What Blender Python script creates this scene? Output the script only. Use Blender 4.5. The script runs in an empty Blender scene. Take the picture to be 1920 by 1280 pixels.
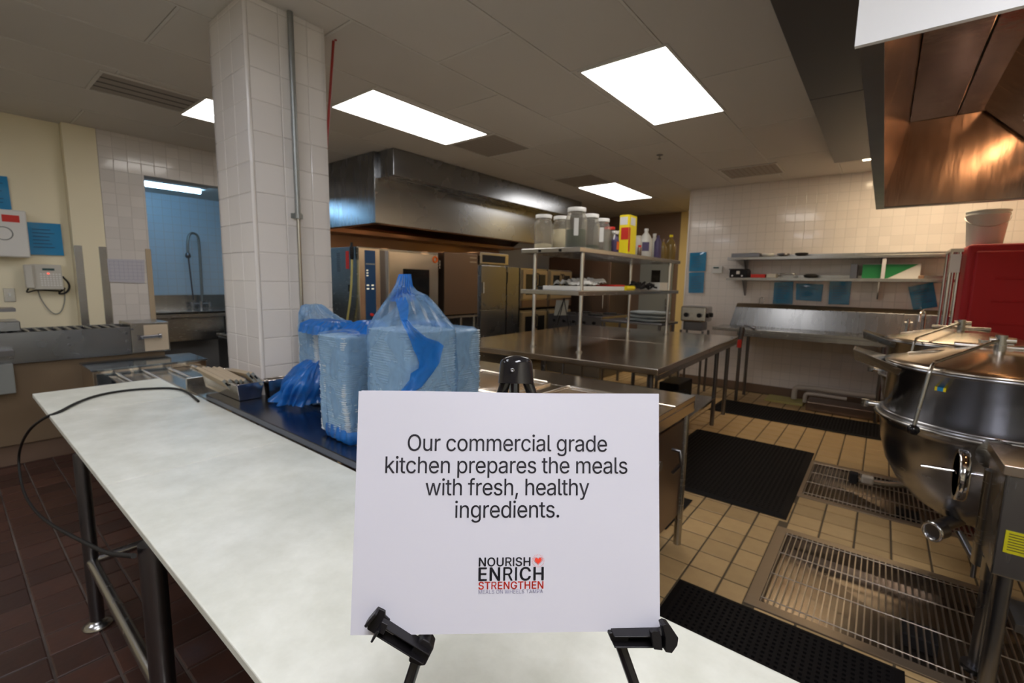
import bpy, bmesh, math, random
from math import sin, cos, pi, radians as rad
from mathutils import Vector, Matrix, noise
random.seed(7)
SC = bpy.context.scene
COL = SC.collection

# ------------------------------------------------------------------ camera, world, exposure
F_PX = 861.5
YAW, PITCH, ROLL = rad(38.7), rad(7.33), rad(-1.06)
CAM = Vector((0, 0, 1.46))
_f = Vector((-sin(YAW) * cos(PITCH), cos(YAW) * cos(PITCH), -sin(PITCH)))
_r = Vector((cos(YAW), sin(YAW), 0))
_d = _f.cross(_r)
CR = cos(ROLL) * _r + sin(ROLL) * _d
CD = -sin(ROLL) * _r + cos(ROLL) * _d
cam_data = bpy.data.cameras.new('camera')
cam = bpy.data.objects.new('camera', cam_data)
COL.objects.link(cam)
cam_data.sensor_width = 36.0
cam_data.lens = F_PX / 1920 * 36.0
cam_data.clip_start = 0.02
mw = Matrix((CR, -CD, -_f)).transposed().to_4x4()
mw.translation = CAM
cam.matrix_world = mw
cam_data.dof.use_dof = True
cam_data.dof.focus_distance = 0.46
cam_data.dof.aperture_fstop = 10.0
SC.camera = cam
SC.view_settings.view_transform = 'Standard'
SC.view_settings.look = 'None'
SC.view_settings.exposure = 0.0
SC.view_settings.gamma = 1.0
SC.view_settings.use_curve_mapping = False
world = bpy.data.worlds.new('world')
SC.world = world
world.use_nodes = True
world.node_tree.nodes['Background'].inputs[0].default_value = (0.5, 0.55, 0.6, 1)
world.node_tree.nodes['Background'].inputs[1].default_value = 0.03
# lamp strengths (the near one drives added, unseen lights)
TROFFER = 7.5
FILL_NEAR = 9.5
HOODLAMP = 19.0
TUBE = 30.0
HALL = 16.0

def at(px, py, x=None, y=None, z=None):
    """point of the room seen at a pixel of the photo, on a plane x=, y= or z="""
    r = (px - 960) / F_PX * CR + (py - 640) / F_PX * CD + _f
    for k, v in enumerate((x, y, z)):
        if v is not None:
            t = (v - CAM[k]) / r[k]
    return CAM + t * r

# ------------------------------------------------------------------ mesh helper
class MB:
    def __init__(s):
        s.V = []; s.F = []; s.S = []; s.M = []; s.mi = 0
    def add(s, V, F, smooth=False):
        n = len(s.V); s.V += [tuple(v) for v in V]
        for f in F:
            s.F.append(tuple(i + n for i in f)); s.S.append(smooth); s.M.append(s.mi)
        return s
    def box(s, x0, x1, y0, y1, z0, z1):
        if x0 > x1: x0, x1 = x1, x0
        if y0 > y1: y0, y1 = y1, y0
        if z0 > z1: z0, z1 = z1, z0
        V = [(x0,y0,z0),(x1,y0,z0),(x1,y1,z0),(x0,y1,z0),(x0,y0,z1),(x1,y0,z1),(x1,y1,z1),(x0,y1,z1)]
        return s.add(V, [(3,2,1,0),(4,5,6,7),(0,1,5,4),(1,2,6,5),(2,3,7,6),(3,0,4,7)])
    def obox(s, c, size, R=None):
        c = Vector(c); R = R or Matrix.Identity(3)
        V = []
        for z in (-.5, .5):
            for x, y in ((-.5,-.5),(.5,-.5),(.5,.5),(-.5,.5)):
                V.append(c + R @ Vector((x*size[0], y*size[1], z*size[2])))
        return s.add(V, [(3,2,1,0),(4,5,6,7),(0,1,5,4),(1,2,6,5),(2,3,7,6),(3,0,4,7)])
    def hexa(s, bot, top):
        return s.add(list(bot) + list(top), [(3,2,1,0),(4,5,6,7),(0,1,5,4),(1,2,6,5),(2,3,7,6),(3,0,4,7)])
    def cyl(s, p0, p1, r0, r1=None, seg=16, caps=True):
        p0 = Vector(p0); p1 = Vector(p1); r1 = r0 if r1 is None else r1
        d = (p1 - p0).normalized()
        a = d.orthogonal().normalized(); b = d.cross(a)
        V = []
        for p, r in ((p0, r0), (p1, r1)):
            for i in range(seg):
                t = 2*pi*i/seg; V.append(p + r*(cos(t)*a + sin(t)*b))
        s.add(V, [(i, (i+1) % seg, seg+(i+1) % seg, seg+i) for i in range(seg)], True)
        if caps:
            s.add(V[:seg], [tuple(range(seg))[::-1]]); s.add(V[seg:], [tuple(range(seg))])
        return s
    def tube(s, pts, r, seg=10, closed=False):
        P = [Vector(p) for p in pts]; n = len(P)
        T = []
        for i in range(n):
            a = P[(i+1) % n] if (closed or i < n-1) else P[i]
            b = P[i-1] if (closed or i > 0) else P[i]
            T.append((a-b).normalized())
        u = T[0].orthogonal().normalized(); V = []
        for i in range(n):
            u = (u - T[i]*u.dot(T[i])).normalized(); w = T[i].cross(u)
            rr = r[i] if isinstance(r, (list, tuple)) else r
            for k in range(seg):
                t = 2*pi*k/seg; V.append(P[i] + rr*(cos(t)*u + sin(t)*w))
        m = n if closed else n-1
        s.add(V, [(i*seg+k, i*seg+(k+1) % seg, ((i+1) % n)*seg+(k+1) % seg, ((i+1) % n)*seg+k) for i in range(m) for k in range(seg)], True)
        if not closed:
            s.add(V[:seg], [tuple(range(seg))[::-1]]); s.add(V[-seg:], [tuple(range(seg))])
        return s
    def lathe(s, prof, c, seg=32, M=None):
        c = Vector(c); V = []
        M = M or Matrix.Identity(3)
        for r, z in prof:
            for i in range(seg):
                t = 2*pi*i/seg; V.append(c + M @ Vector((r*cos(t), r*sin(t), z)))
        n = len(prof)
        s.add(V, [(j*seg+i, j*seg+(i+1) % seg, (j+1)*seg+(i+1) % seg, (j+1)*seg+i) for j in range(n-1) for i in range(seg)], True)
        if prof[0][0] > 1e-4: s.add(V[:seg], [tuple(range(seg))[::-1]])
        if prof[-1][0] > 1e-4: s.add(V[-seg:], [tuple(range(seg))])
        return s
    def grid(s, fn, nu, nv, closed_u=False, smooth=True):
        V = [fn(i/nu, j/nv) for j in range(nv+1) for i in range(nu if closed_u else nu+1)]
        w = nu if closed_u else nu+1
        return s.add(V, [(j*w+i, j*w+(i+1) % w, (j+1)*w+(i+1) % w, (j+1)*w+i) for j in range(nv) for i in range(nu)], smooth)
    def quad(s, *p):
        return s.add(p, [tuple(range(len(p)))])
    def prism(s, pts, off):
        n = len(pts); P = [Vector(p) for p in pts]; off = Vector(off)
        return s.add(P + [p+off for p in P], [tuple(range(n))[::-1], tuple(range(n, 2*n))] + [(i, (i+1) % n, n+(i+1) % n, n+i) for i in range(n)])
    def torus(s, c, R, r, axis='x', seg=32, seg2=8):
        c = Vector(c); pts = []
        for i in range(seg):
            t = 2*pi*i/seg
            v = {'x': (0, cos(t), sin(t)), 'y': (cos(t), 0, sin(t)), 'z': (cos(t), sin(t), 0)}[axis]
            pts.append(c + R*Vector(v))
        return s.tube(pts, r, seg2, True)
    def build(s, name, mat, parent=None, bevel=0.0, seg=2, local=False):
        """links ONE mesh object. Coordinates are world ones (local=True: already the parent's)"""
        off = Vector((0, 0, 0))
        if parent is not None:
            q = parent
            while q is not None and not local:
                off += q.location; q = q.parent
        else:
            xs = [v[0] for v in s.V]; ys = [v[1] for v in s.V]; zs = [v[2] for v in s.V]
            off = Vector(((min(xs)+max(xs))/2, (min(ys)+max(ys))/2, min(zs)))
        me = bpy.data.meshes.new(name)
        me.from_pydata([(v[0]-off.x, v[1]-off.y, v[2]-off.z) for v in s.V], [], s.F)
        me.polygons.foreach_set('use_smooth', s.S)
        ms = mat if isinstance(mat, (list, tuple)) else [mat]
        for m in ms: me.materials.append(m)
        me.polygons.foreach_set('material_index', s.M)
        bm = bmesh.new(); bm.from_mesh(me); bmesh.ops.recalc_face_normals(bm, faces=bm.faces); bm.to_mesh(me); bm.free()
        me.update()
        o = bpy.data.objects.new(name, me); COL.objects.link(o)
        if parent is not None: o.parent = parent
        else: o.location = off
        if bevel:
            b = o.modifiers.new('bevel', 'BEVEL'); b.width = bevel; b.segments = seg; b.limit_method = 'ANGLE'; b.angle_limit = rad(40)
            b.harden_normals = False
        return o

def tag(o, label=None, cat=None, group=None, kind=None):
    if label: o['label'] = label
    if cat: o['category'] = cat
    if group: o['group'] = group
    if kind: o['kind'] = kind
    return o
def thing(name, loc, label, cat, group=None):
    o = bpy.data.objects.new(name, None); COL.objects.link(o); o.location = loc
    o.empty_display_size = 0.05
    return tag(o, label, cat, group)
def dup(root, loc=None, rotz=None, label=None):
    c = root.copy(); COL.objects.link(c)
    for ch in [x for x in bpy.data.objects if x.parent == root]:
        d = ch.copy(); COL.objects.link(d); d.parent = c
        for g in [x for x in bpy.data.objects if x.parent == ch]:
            e = g.copy(); COL.objects.link(e); e.parent = d
    if loc is not None: c.location = loc
    if rotz is not None: c.rotation_euler = (0, 0, rotz)
    if label: c['label'] = label
    return c
def struct(name, mb, mat, parent=None, bevel=0):
    o = mb.build(name, mat, parent, bevel)
    if parent is None: o['kind'] = 'structure'
    return o

# ------------------------------------------------------------------ materials
MATS = {}
def mat(name, col=(.5,.5,.5), rough=.5, metal=0.0, emit=None, emit_s=0.0, trans=0.0, ior=1.45, bump=None, var=None, rand=0.0, spec=.5, coat=0.0, sss=0.0, alpha=1.0, rvar=0.0, stretch=None):
    """bump=(scale,strength); var=(scale,amount,colour2); rand=per-object brightness change"""
    m = bpy.data.materials.new(name); m.use_nodes = True
    nt = m.node_tree; N = nt.nodes; L = nt.links
    p = N['Principled BSDF']
    p.inputs['Base Color'].default_value = (*col, 1)
    p.inputs['Roughness'].default_value = rough
    p.inputs['Metallic'].default_value = metal
    p.inputs['IOR'].default_value = ior
    p.inputs['Specular IOR Level'].default_value = spec
    p.inputs['Transmission Weight'].default_value = trans
    p.inputs['Coat Weight'].default_value = coat
    p.inputs['Alpha'].default_value = alpha
    if emit is not None:
        p.inputs['Emission Color'].default_value = (*emit, 1)
        p.inputs['Emission Strength'].default_value = emit_s
    src = None
    if var or bump or rvar or stretch:
        tc = N.new('ShaderNodeTexCoord'); mp = N.new('ShaderNodeMapping')
        L.new(tc.outputs['Object'], mp.inputs[0])
        if stretch: mp.inputs['Scale'].default_value = stretch
    if var:
        nz = N.new('ShaderNodeTexNoise'); nz.inputs['Scale'].default_value = var[0]; nz.inputs['Detail'].default_value = 5
        nz.inputs['Roughness'].default_value = .65
        L.new(mp.outputs[0], nz.inputs['Vector'])
        cr = N.new('ShaderNodeValToRGB'); cr.color_ramp.elements[0].position = .5 - .2; cr.color_ramp.elements[1].position = .5 + .2
        cr.color_ramp.elements[0].color = (*col, 1)
        c2 = var[2]; cr.color_ramp.elements[1].color = (*[col[i]*(1-var[1]) + c2[i]*var[1] for i in range(3)], 1)
        L.new(nz.outputs['Fac'], cr.inputs[0]); src = cr.outputs[0]
        L.new(src, p.inputs['Base Color'])
    if rand:
        oi = N.new('ShaderNodeObjectInfo'); hs = N.new('ShaderNodeHueSaturation')
        mr = N.new('ShaderNodeMapRange'); mr.inputs[3].default_value = 1 - rand; mr.inputs[4].default_value = 1 + rand
        L.new(oi.outputs['Random'], mr.inputs[0]); L.new(mr.outputs[0], hs.inputs['Value'])
        if src: L.new(src, hs.inputs['Color'])
        else: hs.inputs['Color'].default_value = (*col, 1)
        L.new(hs.outputs[0], p.inputs['Base Color'])
    if bump or rvar:
        nb = N.new('ShaderNodeTexNoise'); nb.inputs['Scale'].default_value = bump[0] if bump else 8; nb.inputs['Detail'].default_value = 3
        L.new(mp.outputs[0], nb.inputs['Vector'])
        if bump:
            bp = N.new('ShaderNodeBump'); bp.inputs['Strength'].default_value = bump[1]; bp.inputs['Distance'].default_value = .002
            L.new(nb.outputs['Fac'], bp.inputs['Height']); L.new(bp.outputs[0], p.inputs['Normal'])
        if rvar:
            mr2 = N.new('ShaderNodeMapRange'); mr2.inputs[3].default_value = max(.02, rough-rvar); mr2.inputs[4].default_value = rough+rvar
            L.new(nb.outputs['Fac'], mr2.inputs[0]); L.new(mr2.outputs[0], p.inputs['Roughness'])
    MATS[name] = m
    return m
m_steel = mat('stainless', (.48,.47,.45), .25, 1.0, bump=(14,.10), rvar=.07, stretch=(1,1,9))
m_steel_top = mat('stainless_top', (.80,.74,.66), .19, 1.0, bump=(2,.03), rvar=.05)
m_duct = mat('duct_steel', (.10,.095,.095), .4, .6, bump=(4,.1))
m_navy = mat('navy_steel', (.12,.13,.17), .22, 1.0, bump=(6,.1), rvar=.07)
m_steel_dark = mat('stainless_dark', (.22,.22,.24), .30, 1.0, bump=(6,.1), rvar=.07)
m_steel_hood = mat('hood_steel', (.29,.30,.32), .27, 1.0, bump=(3,.10), rvar=.05, stretch=(6,1,1))
m_steel_in = mat('hood_inner', (.42,.30,.24), .17, 1.0, bump=(4,.8), rvar=.06, stretch=(3,3,.5))  # steel; the bulbs' coppery glow is put into its colour
m_kettle = mat('kettle_steel', (.40,.40,.42), .25, 1.0, bump=(5,.05), rvar=.05, stretch=(1,1,5))
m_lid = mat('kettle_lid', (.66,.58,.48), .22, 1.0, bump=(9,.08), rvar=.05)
m_chrome = mat('chrome', (.75,.75,.76), .08, 1.0)
m_galv = mat('galvanised', (.33,.34,.33), .42, .8, var=(20,.4,(.18,.2,.19)))
m_ceil = mat('ceiling_panel', (.60,.56,.51), .8, bump=(180,.25), rand=.03)
m_grid = mat('ceiling_grid', (.62,.59,.54), .6)
m_glaze = mat('glazed_tile', (.72,.68,.65), .16, rand=.05, bump=(6,.06), coat=.2)
m_glaze_far = mat('glazed_tile_far', (.78,.72,.68), .13, rand=.05, bump=(6,.06), coat=.2)
m_grout = mat('grout', (.56,.53,.50), .9)
m_cream = mat('cream_paint', (.88,.80,.59), .45, bump=(60,.1))
m_yellow = mat('yellow_paint', (.80,.62,.28), .6)
m_coolwall = mat('dish_wall', (.58,.70,.80), .3)  # white tile; the tube's blue cast is put into the colour
m_quarry = mat('quarry_tile', (.50,.345,.165), .45, rand=.14, var=(9,.5,(.38,.25,.12)), bump=(40,.3))
m_qgrout = mat('quarry_grout', (.10,.075,.045), .9)
m_brick = mat('red_tile', (.068,.027,.017), .38, rand=.35, var=(14,.6,(.038,.020,.016)), bump=(30,.5))
m_bgrout = mat('red_grout', (.15,.115,.095), .9, var=(2.2,.95,(.035,.022,.016)))
m_base = mat('cove_base', (.20,.13,.09), .4)
m_board = mat('cutting_board', (.83,.83,.75), .42, var=(6.5,1.0,(.66,.66,.57)), bump=(120,.15))
m_board2 = mat('board_edge', (.66,.66,.60), .5)
m_paper = mat('paper', (.53,.52,.58), .7)
m_ink = mat('ink', (.02,.018,.025), .8)
m_red_ink = mat('red_ink', (.70,.045,.02), .7)
m_grey_ink = mat('grey_ink', (.30,.29,.42), .8)
m_blackp = mat('black_plastic', (.008,.007,.008), .38, spec=.28)
m_blackg = mat('black_gloss', (.010,.009,.010), .12)
m_rubber = mat('black_rubber', (.014,.012,.012), .75)
m_rubber2 = mat('mat_rubber', (.006,.005,.0055), .7, bump=(90,.4), spec=.2)
m_cord = mat('cord_rubber', (.010,.009,.008), .6)
m_foam = mat('foam_tray', (.62,.66,.68), .7)
m_bluesheet = mat('blue_sheet', (.004,.23,.50), .35, coat=.3)
m_sleeve = mat('clear_sleeve', (.006,.20,.42), .10, coat=1.0)
m_redplas = mat('red_plastic', (.42,.007,.016), .5, bump=(3,.2))
m_white = mat('white_enamel', (.80,.80,.82), .3)
m_whiteb = mat('hood_white_end', (.95,.95,.97), .35)
m_whitep = mat('white_plastic', (.74,.73,.70), .4)
m_phone = mat('phone_plastic', (.55,.53,.47), .45)
m_lcd = mat('lcd', (.05,.10,.10), .2)
m_yellowbox = mat('yellow_card', (.90,.72,.015), .5)
m_redcard = mat('red_card', (.62,.03,.02), .5)
m_orange = mat('orange_print', (.80,.16,.02), .5)
m_green = mat('green_card', (.02,.22,.07), .5)
m_bluepanel = mat('blue_panel', (.012,.055,.14), .3)
m_glassd = mat('dark_glass', (.012,.011,.010), .08)
m_redpipe = mat('red_pipe', (.30,.02,.015), .4)
m_pvc = mat('pvc', (.55,.50,.44), .45)
m_brown = mat('brown_steel', (.24,.17,.13), .34, .9, bump=(5,.1), stretch=(1,1,6))
m_copper = mat('hood_backwall', (.50,.32,.22), .36, .9, bump=(5,.1))
m_tan = mat('tan_card', (.48,.38,.26), .7)
m_greyp = mat('grey_plastic', (.24,.25,.24), .5)
m_powder = mat('powder', (.85,.76,.55), .9)
m_herb = mat('herb', (.05,.07,.035), .9)
m_petclear = mat('clear_plastic', (.92,.90,.84), .08, trans=.92, ior=1.2)
m_milk = mat('milky_plastic', (.72,.70,.64), .35, trans=.25)
m_amber = mat('vinegar', (.30,.20,.06), .15, trans=.3)
m_purple = mat('purple_label', (.07,.05,.12), .5)
m_led = mat('led_red', (.8,.05,.03), .4, emit=(1,.08,.05), emit_s=2.0)
m_disp = mat('display_light', (.6,.6,.5), .4, emit=(1,.9,.65), emit_s=.6)
m_yellowhose = mat('yellow_hose', (.45,.40,.14), .5)
m_peach = mat('panel_peach', (.55,.45,.33), .4)
m_oven_door = mat('oven_door', (.42,.33,.20), .35, .7)
m_splash = mat('splash_cap', (.36,.28,.20), .35, .9)
def lampmat(name, col, s):
    m = bpy.data.materials.new(name); m.use_nodes = True
    nt = m.node_tree; nt.nodes.clear()
    e = nt.nodes.new('ShaderNodeEmission'); o = nt.nodes.new('ShaderNodeOutputMaterial')
    e.inputs[0].default_value = (*col, 1); e.inputs[1].default_value = s
    nt.links.new(e.outputs[0], o.inputs[0]); return m
m_lamp = lampmat('troffer_lens', (1.0,.955,.90), TROFFER)
m_fill_near = lampmat('fill_lens_cool', (.93,.96,1.06), FILL_NEAR)  # for the added, unseen lights behind the viewpoint
m_bulb = lampmat('hood_bulb', (1.0,.56,.26), HOODLAMP)
m_fill_hood = lampmat('fill_lens_right', (.95,.97,1.05), 25.5)  # for the added, unseen light that brightens the hood's near end
m_lamp_warm = lampmat('troffer_lens_warm', (1.0,.78,.50), 17.0)
m_tube = lampmat('cool_tube', (.36,.68,1.0), TUBE)
m_hall = lampmat('hall_lamp', (1.0,.74,.34), HALL)
# thin blue polythene: part sheet, part see-through, glossy wrinkles
def film(name, col, dens):
    m = bpy.data.materials.new(name); m.use_nodes = True
    nt = m.node_tree; N = nt.nodes; L = nt.links; N.clear()
    out = N.new('ShaderNodeOutputMaterial')
    tr = N.new('ShaderNodeBsdfTransparent'); tr.inputs[0].default_value = (.76,.87,.97,1)
    p = N.new('ShaderNodeBsdfPrincipled'); p.inputs['Base Color'].default_value = (*col, 1); p.inputs['Roughness'].default_value = .28
    p.inputs['Coat Weight'].default_value = .5; p.inputs['Coat Roughness'].default_value = .15
    tl = N.new('ShaderNodeBsdfTranslucent'); tl.inputs[0].default_value = (*col, 1)
    mx0 = N.new('ShaderNodeMixShader'); mx0.inputs[0].default_value = .35
    L.new(p.outputs[0], mx0.inputs[1]); L.new(tl.outputs[0], mx0.inputs[2])
    tc = N.new('ShaderNodeTexCoord'); nz = N.new('ShaderNodeTexNoise'); nz.inputs['Scale'].default_value = 7; nz.inputs['Detail'].default_value = 6
    nz.inputs['Distortion'].default_value = 1.2
    L.new(tc.outputs['Object'], nz.inputs['Vector'])
    mr = N.new('ShaderNodeMapRange'); mr.inputs[1].default_value = .3; mr.inputs[2].default_value = .7
    mr.inputs[3].default_value = max(0, dens-.34); mr.inputs[4].default_value = min(1, dens+.36)
    L.new(nz.outputs['Fac'], mr.inputs[0])
    wv = N.new('ShaderNodeTexNoise'); wv.inputs['Scale'].default_value = 22; wv.inputs['Detail'].default_value = 4; wv.inputs['Distortion'].default_value = 2.5
    L.new(tc.outputs['Object'], wv.inputs['Vector'])
    bp = N.new('ShaderNodeBump'); bp.inputs['Strength'].default_value = .55; bp.inputs['Distance'].default_value = .004
    L.new(wv.outputs['Fac'], bp.inputs['Height']); L.new(bp.outputs[0], p.inputs['Normal'])
    mx = N.new('ShaderNodeMixShader'); L.new(mr.outputs[0], mx.inputs[0]); L.new(tr.outputs[0], mx.inputs[1]); L.new(mx0.outputs[0], mx.inputs[2])
    L.new(mx.outputs[0], out.inputs[0]); return m
m_film = film('blue_film', (.27,.45,.67), .38)
m_film2 = film('blue_film_dense', (.012,.20,.66), .82)

# ------------------------------------------------------------------ tiles, laid one by one
def tile_mesh(name, axes, su, sv, depth, m, ch=.004):
    """thin tile with a chamfered face; axes = (u, v, n)"""
    u, v, n = [Vector(a) for a in axes]
    mb = MB(); V = []
    for k, (d, c) in enumerate(((-depth, 0), (0, 0), (ch*.6, ch))):
        for a, b in ((-1,-1),(1,-1),(1,1),(-1,1)):
            V.append(u*a*(su/2-c) + v*b*(sv/2-c) + n*d)
    Fc = [(4+i, 4+(i+1) % 4, 8+(i+1) % 4, 8+i) for i in range(4)] + [(i, (i+1) % 4, 4+(i+1) % 4, 4+i) for i in range(4)] + [(8,9,10,11)]
    me = bpy.data.meshes.new(name); me.from_pydata([tuple(x) for x in V], [], Fc)
    bm = bmesh.new(); bm.from_mesh(me); bmesh.ops.recalc_face_normals(bm, faces=bm.faces)
    # make sure the face looks along n
    bm.faces.ensure_lookup_table()
    if bm.faces[-1].normal.dot(n) < 0: bmesh.ops.reverse_faces(bm, faces=bm.faces)
    bm.to_mesh(me); bm.free(); me.materials.append(m); return me
def tiles(parent, name, origin, axes, u0, u1, v0, v1, pu, pv, gap, m, phase=(0,0), depth=.006, holes=(), limit=300, wob=.004, offset_rows=0.0, ch=.004):
    """fills the rectangle u0..u1 x v0..v1 (along axes u, v from origin) with tiles; the nearest `limit` are
    objects of their own, the rest one part of kind stuff. holes: rectangles (u0,u1,v0,v1) left open."""
    u, v, n = [Vector(a) for a in axes]; origin = Vector(origin)
    cells = []
    j0 = math.floor((v0-phase[1])/pv); j1 = math.ceil((v1-phase[1])/pv)
    for j in range(j0, j1):
        sh = offset_rows*pu*(j % 2)
        i0 = math.floor((u0-phase[0]-sh)/pu); i1 = math.ceil((u1-phase[0]-sh)/pu)
        for i in range(i0, i1):
            a0 = phase[0]+sh+i*pu+gap/2; a1 = a0+pu-gap; b0 = phase[1]+j*pv+gap/2; b1 = b0+pv-gap
            a0 = max(a0, u0); a1 = min(a1, u1); b0 = max(b0, v0); b1 = min(b1, v1)
            if a1-a0 < .012 or b1-b0 < .012: continue
            pieces = [(a0, a1, b0, b1)]
            for h in holes:
                new = []
                for (p, q, r, s) in pieces:
                    if q <= h[0] or p >= h[1] or s <= h[2] or r >= h[3]: new.append((p, q, r, s)); continue
                    if p < h[0]: new.append((p, h[0]-gap/2, r, s))
                    elif q > h[1]: new.append((h[1]+gap/2, q, r, s))
                    elif r < h[2]: new.append((p, q, r, h[2]-gap/2))
                    elif s > h[3]: new.append((p, q, h[3]+gap/2, s))
                pieces = [x for x in new if x[1]-x[0] > .012 and x[3]-x[2] > .012]
            for (p, q, r, s) in pieces:
                c = origin + u*((p+q)/2) + v*((r+s)/2)
                d = c - CAM
                infront = d.dot(_f)
                xx = abs(d.dot(CR)/max(infront, .01)); yy = abs(d.dot(CD)/max(infront, .01))
                seen = infront > .1 and xx < 1.16 and yy < .79
                cells.append((0 if seen else 1, d.length, c, round(q-p, 4), round(s-r, 4)))
    cells.sort(key=lambda t: (t[0], t[1]))
    meshes = {}; stuff = MB(); par_off = Vector((0,0,0)); q = parent
    while q is not None: par_off += q.location; q = q.parent
    for k, (_, _, c, su, sv) in enumerate(cells):
        if k < limit:
            key = (su, sv)
            if key not in meshes: meshes[key] = tile_mesh(name, axes, su, sv, depth, m, min(ch, su/4, sv/4))
            o = bpy.data.objects.new(name, meshes[key]); COL.objects.link(o); o.parent = parent
            o.location = c - par_off + n*random.uniform(0, .0008)
            o.rotation_euler = [random.uniform(-wob, wob)*(1-abs(n[a])) for a in range(3)]
        else:
            cc = min(ch, su/4, sv/4)
            P = [c+u*a*(su/2)+v*b*(sv/2) for a, b in ((-1,-1),(1,-1),(1,1),(-1,1))]
            Q = [c+u*a*(su/2-cc)+v*b*(sv/2-cc)+n*cc*.6 for a, b in ((-1,-1),(1,-1),(1,1),(-1,1))]
            B = [p-n*depth for p in P]
            stuff.add(P+Q+B, [(4,5,6,7)] + [(i, (i+1) % 4, 4+(i+1) % 4, 4+i) for i in range(4)] + [(8+i, 8+(i+1) % 4, (i+1) % 4, i) for i in range(4)])
    if stuff.V:
        o = stuff.build(name+'_field', m, parent); o['kind'] = 'stuff'

H = 2.84
X, Y, Z = (1,0,0), (0,1,0), (0,0,1)
# floors: beige quarry tile in the kitchen, dark red tile on the near left; two floor gutters let in
G1 = (-.375, .92, 2.235, 3.125)
G2 = (-.375, .92, 3.69, 4.56)
def slab(rects, z0, z1):
    mb = MB()
    for r in rects: mb.box(r[0], r[1], r[2], r[3], z0, z1)
    return mb
YB = 1.25
fl = struct('floor', slab([(-6.3,G1[0],YB,9.3),(G1[1],2.0,YB,9.3),(G1[0],G1[1],YB,G1[2]),(G1[0],G1[1],G1[3],G2[2]),(G1[0],G1[1],G2[3],9.3)], -.25, -.006), m_qgrout)
tiles(fl, 'quarry_tile', (0,0,-.004), (X,Y,Z), -3.1, 1.6, 1.9, 7.0, .1675, .1705, .010, m_quarry, phase=(-.50,2.705), holes=(G1, G2), wob=.003)
tiles(fl, 'quarry_tile_row', (0,0,-.004), (X,Y,Z), -6.2, -3.11, 1.9, 9.0, .1675, .1705, .010, m_quarry, phase=(-.50,2.705), limit=0)
fl2 = struct('floor', slab([(-8.3,2.0,-3.2,YB),(-8.3,-6.3,YB,3.4)], -.25, -.006), m_bgrout)
tiles(fl2, 'red_tile', (0,0,-.004), (X,Y,Z), -5.1, -.2, -.8, YB, .157, .157, .008, m_brick, phase=(-3.0,.145), wob=.006)
# ceiling: slab, hanging grid, panels
ce = struct('ceiling', MB().box(-6.3, 2.0, -3.2, 9.3, H+.02, H+.12), m_grid)
bars = MB()
for k in range(-9, 5):
    x0 = -1.14+.61*k; x1 = x0+.61
    bars.box(x1-.008, x1+.008, -3.1, 9.2, H-.002, H+.02)
    y = (2.745 if k % 2 else 2.13)-1.22*5
    while y < 9.1:
        y0, y1 = max(y, -3.1), min(y+1.22, 9.2)
        if y1-y0 > .1:
            MB().box(max(x0, -6.28)+.010, min(x1, 1.98)-.010, y0+.010, y1-.010, H, H+.018).build('ceiling_panel', m_ceil, ce, bevel=.002, seg=1)
            bars.box(max(x0, -6.28)+.008, x1-.008, y1-.008, y1+.008, H-.002, H+.02)
        y += 1.22
bars.build('ceiling_grid', m_grid, ce)

# far wall, glazed white tile
YF = 7.05
wf = struct('wall_far', MB().box(-2.33, 1.6, YF, YF+.16, 0, H), m_grout)
tiles(wf, 'wall_tile', (0,YF,0), (X,Z,(0,-1,0)), -2.33, 1.55, .12, H, .1095, .1095, .003, m_glaze_far, wob=.005, ch=.002)
struct('trim_1', MB().box(-2.345, -2.325, YF-.01, YF+.17, 0, H), m_glaze)
struct('baseboard_far', MB().box(-2.33, 1.55, YF-.02, YF-.0062, 0, .12), m_base, bevel=.004)
# left wall: painted part, pilaster, tiled part with the opening to the dish room
XL = -6.0
wl = struct('wall_left', MB().box(XL-.3, XL-.1, -3.2, .838, 0, H), m_cream)
struct('trim_2', MB().box(XL-.29, XL, .84, 1.078, 0, H), m_cream, bevel=.004)
OPY0, OPY1, OPZ = 1.425, 2.95, 2.475
wl2 = struct('wall_left_tiled', MB().box(XL-.16, XL-.006, 1.08, OPY0, 0, H).box(XL-.16, XL-.006, OPY0, OPY1, OPZ, H).box(XL-.16, XL-.006, OPY1, 9.2, 0, H), m_grout)
tiles(wl2, 'wall_tile', (XL-.006,0,0), (Y,Z,X), 1.08, OPY1+.02, 0, H, .1095, .1095, .003, m_glaze, phase=(1.08,OPZ), holes=((OPY0, OPY1, -1, OPZ),), wob=.006, ch=.002)
struct('baseboard_left', MB().box(XL-.1, XL-.085, -3.1, .84, 0, .15), m_base)
# steel corner guards
tag(MB().box(XL-.012, XL+.004, .842, .90, .25, 1.732).build('corner_guard', m_steel, bevel=.002), 'steel guard strip on the left edge of the cream pillar', 'corner guard')
tag(MB().box(XL-.002, XL+.006, 1.02, 1.076, .25, 1.732).build('corner_guard', m_steel, bevel=.002), 'steel guard strip where cream pillar meets white tiles', 'corner guard')
tag(MB().box(XL-.002, XL+.006, 1.385, 1.427, .25, 1.735).box(XL-.16, XL+.006, 1.425, 1.431, .25, 1.735).build('corner_guard', m_tan, bevel=.001), 'tan guard strip on the edge of the dish room opening', 'corner guard')
# right, near and hall walls
struct('wall_right', MB().box(1.5, 1.66, -3.2, 9.3, 0, H), m_cream)
struct('wall_near', MB().box(-6.3, 1.66, -3.3, -3.14, 0, H), m_cream)
struct('wall_hall', MB().box(-3.12, 1.66, 8.95, 9.1, 0, H), m_yellow)
struct('wall_hall', MB().box(-6.2, -3.12, 8.95, 9.1, 0, H), m_base)
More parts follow.
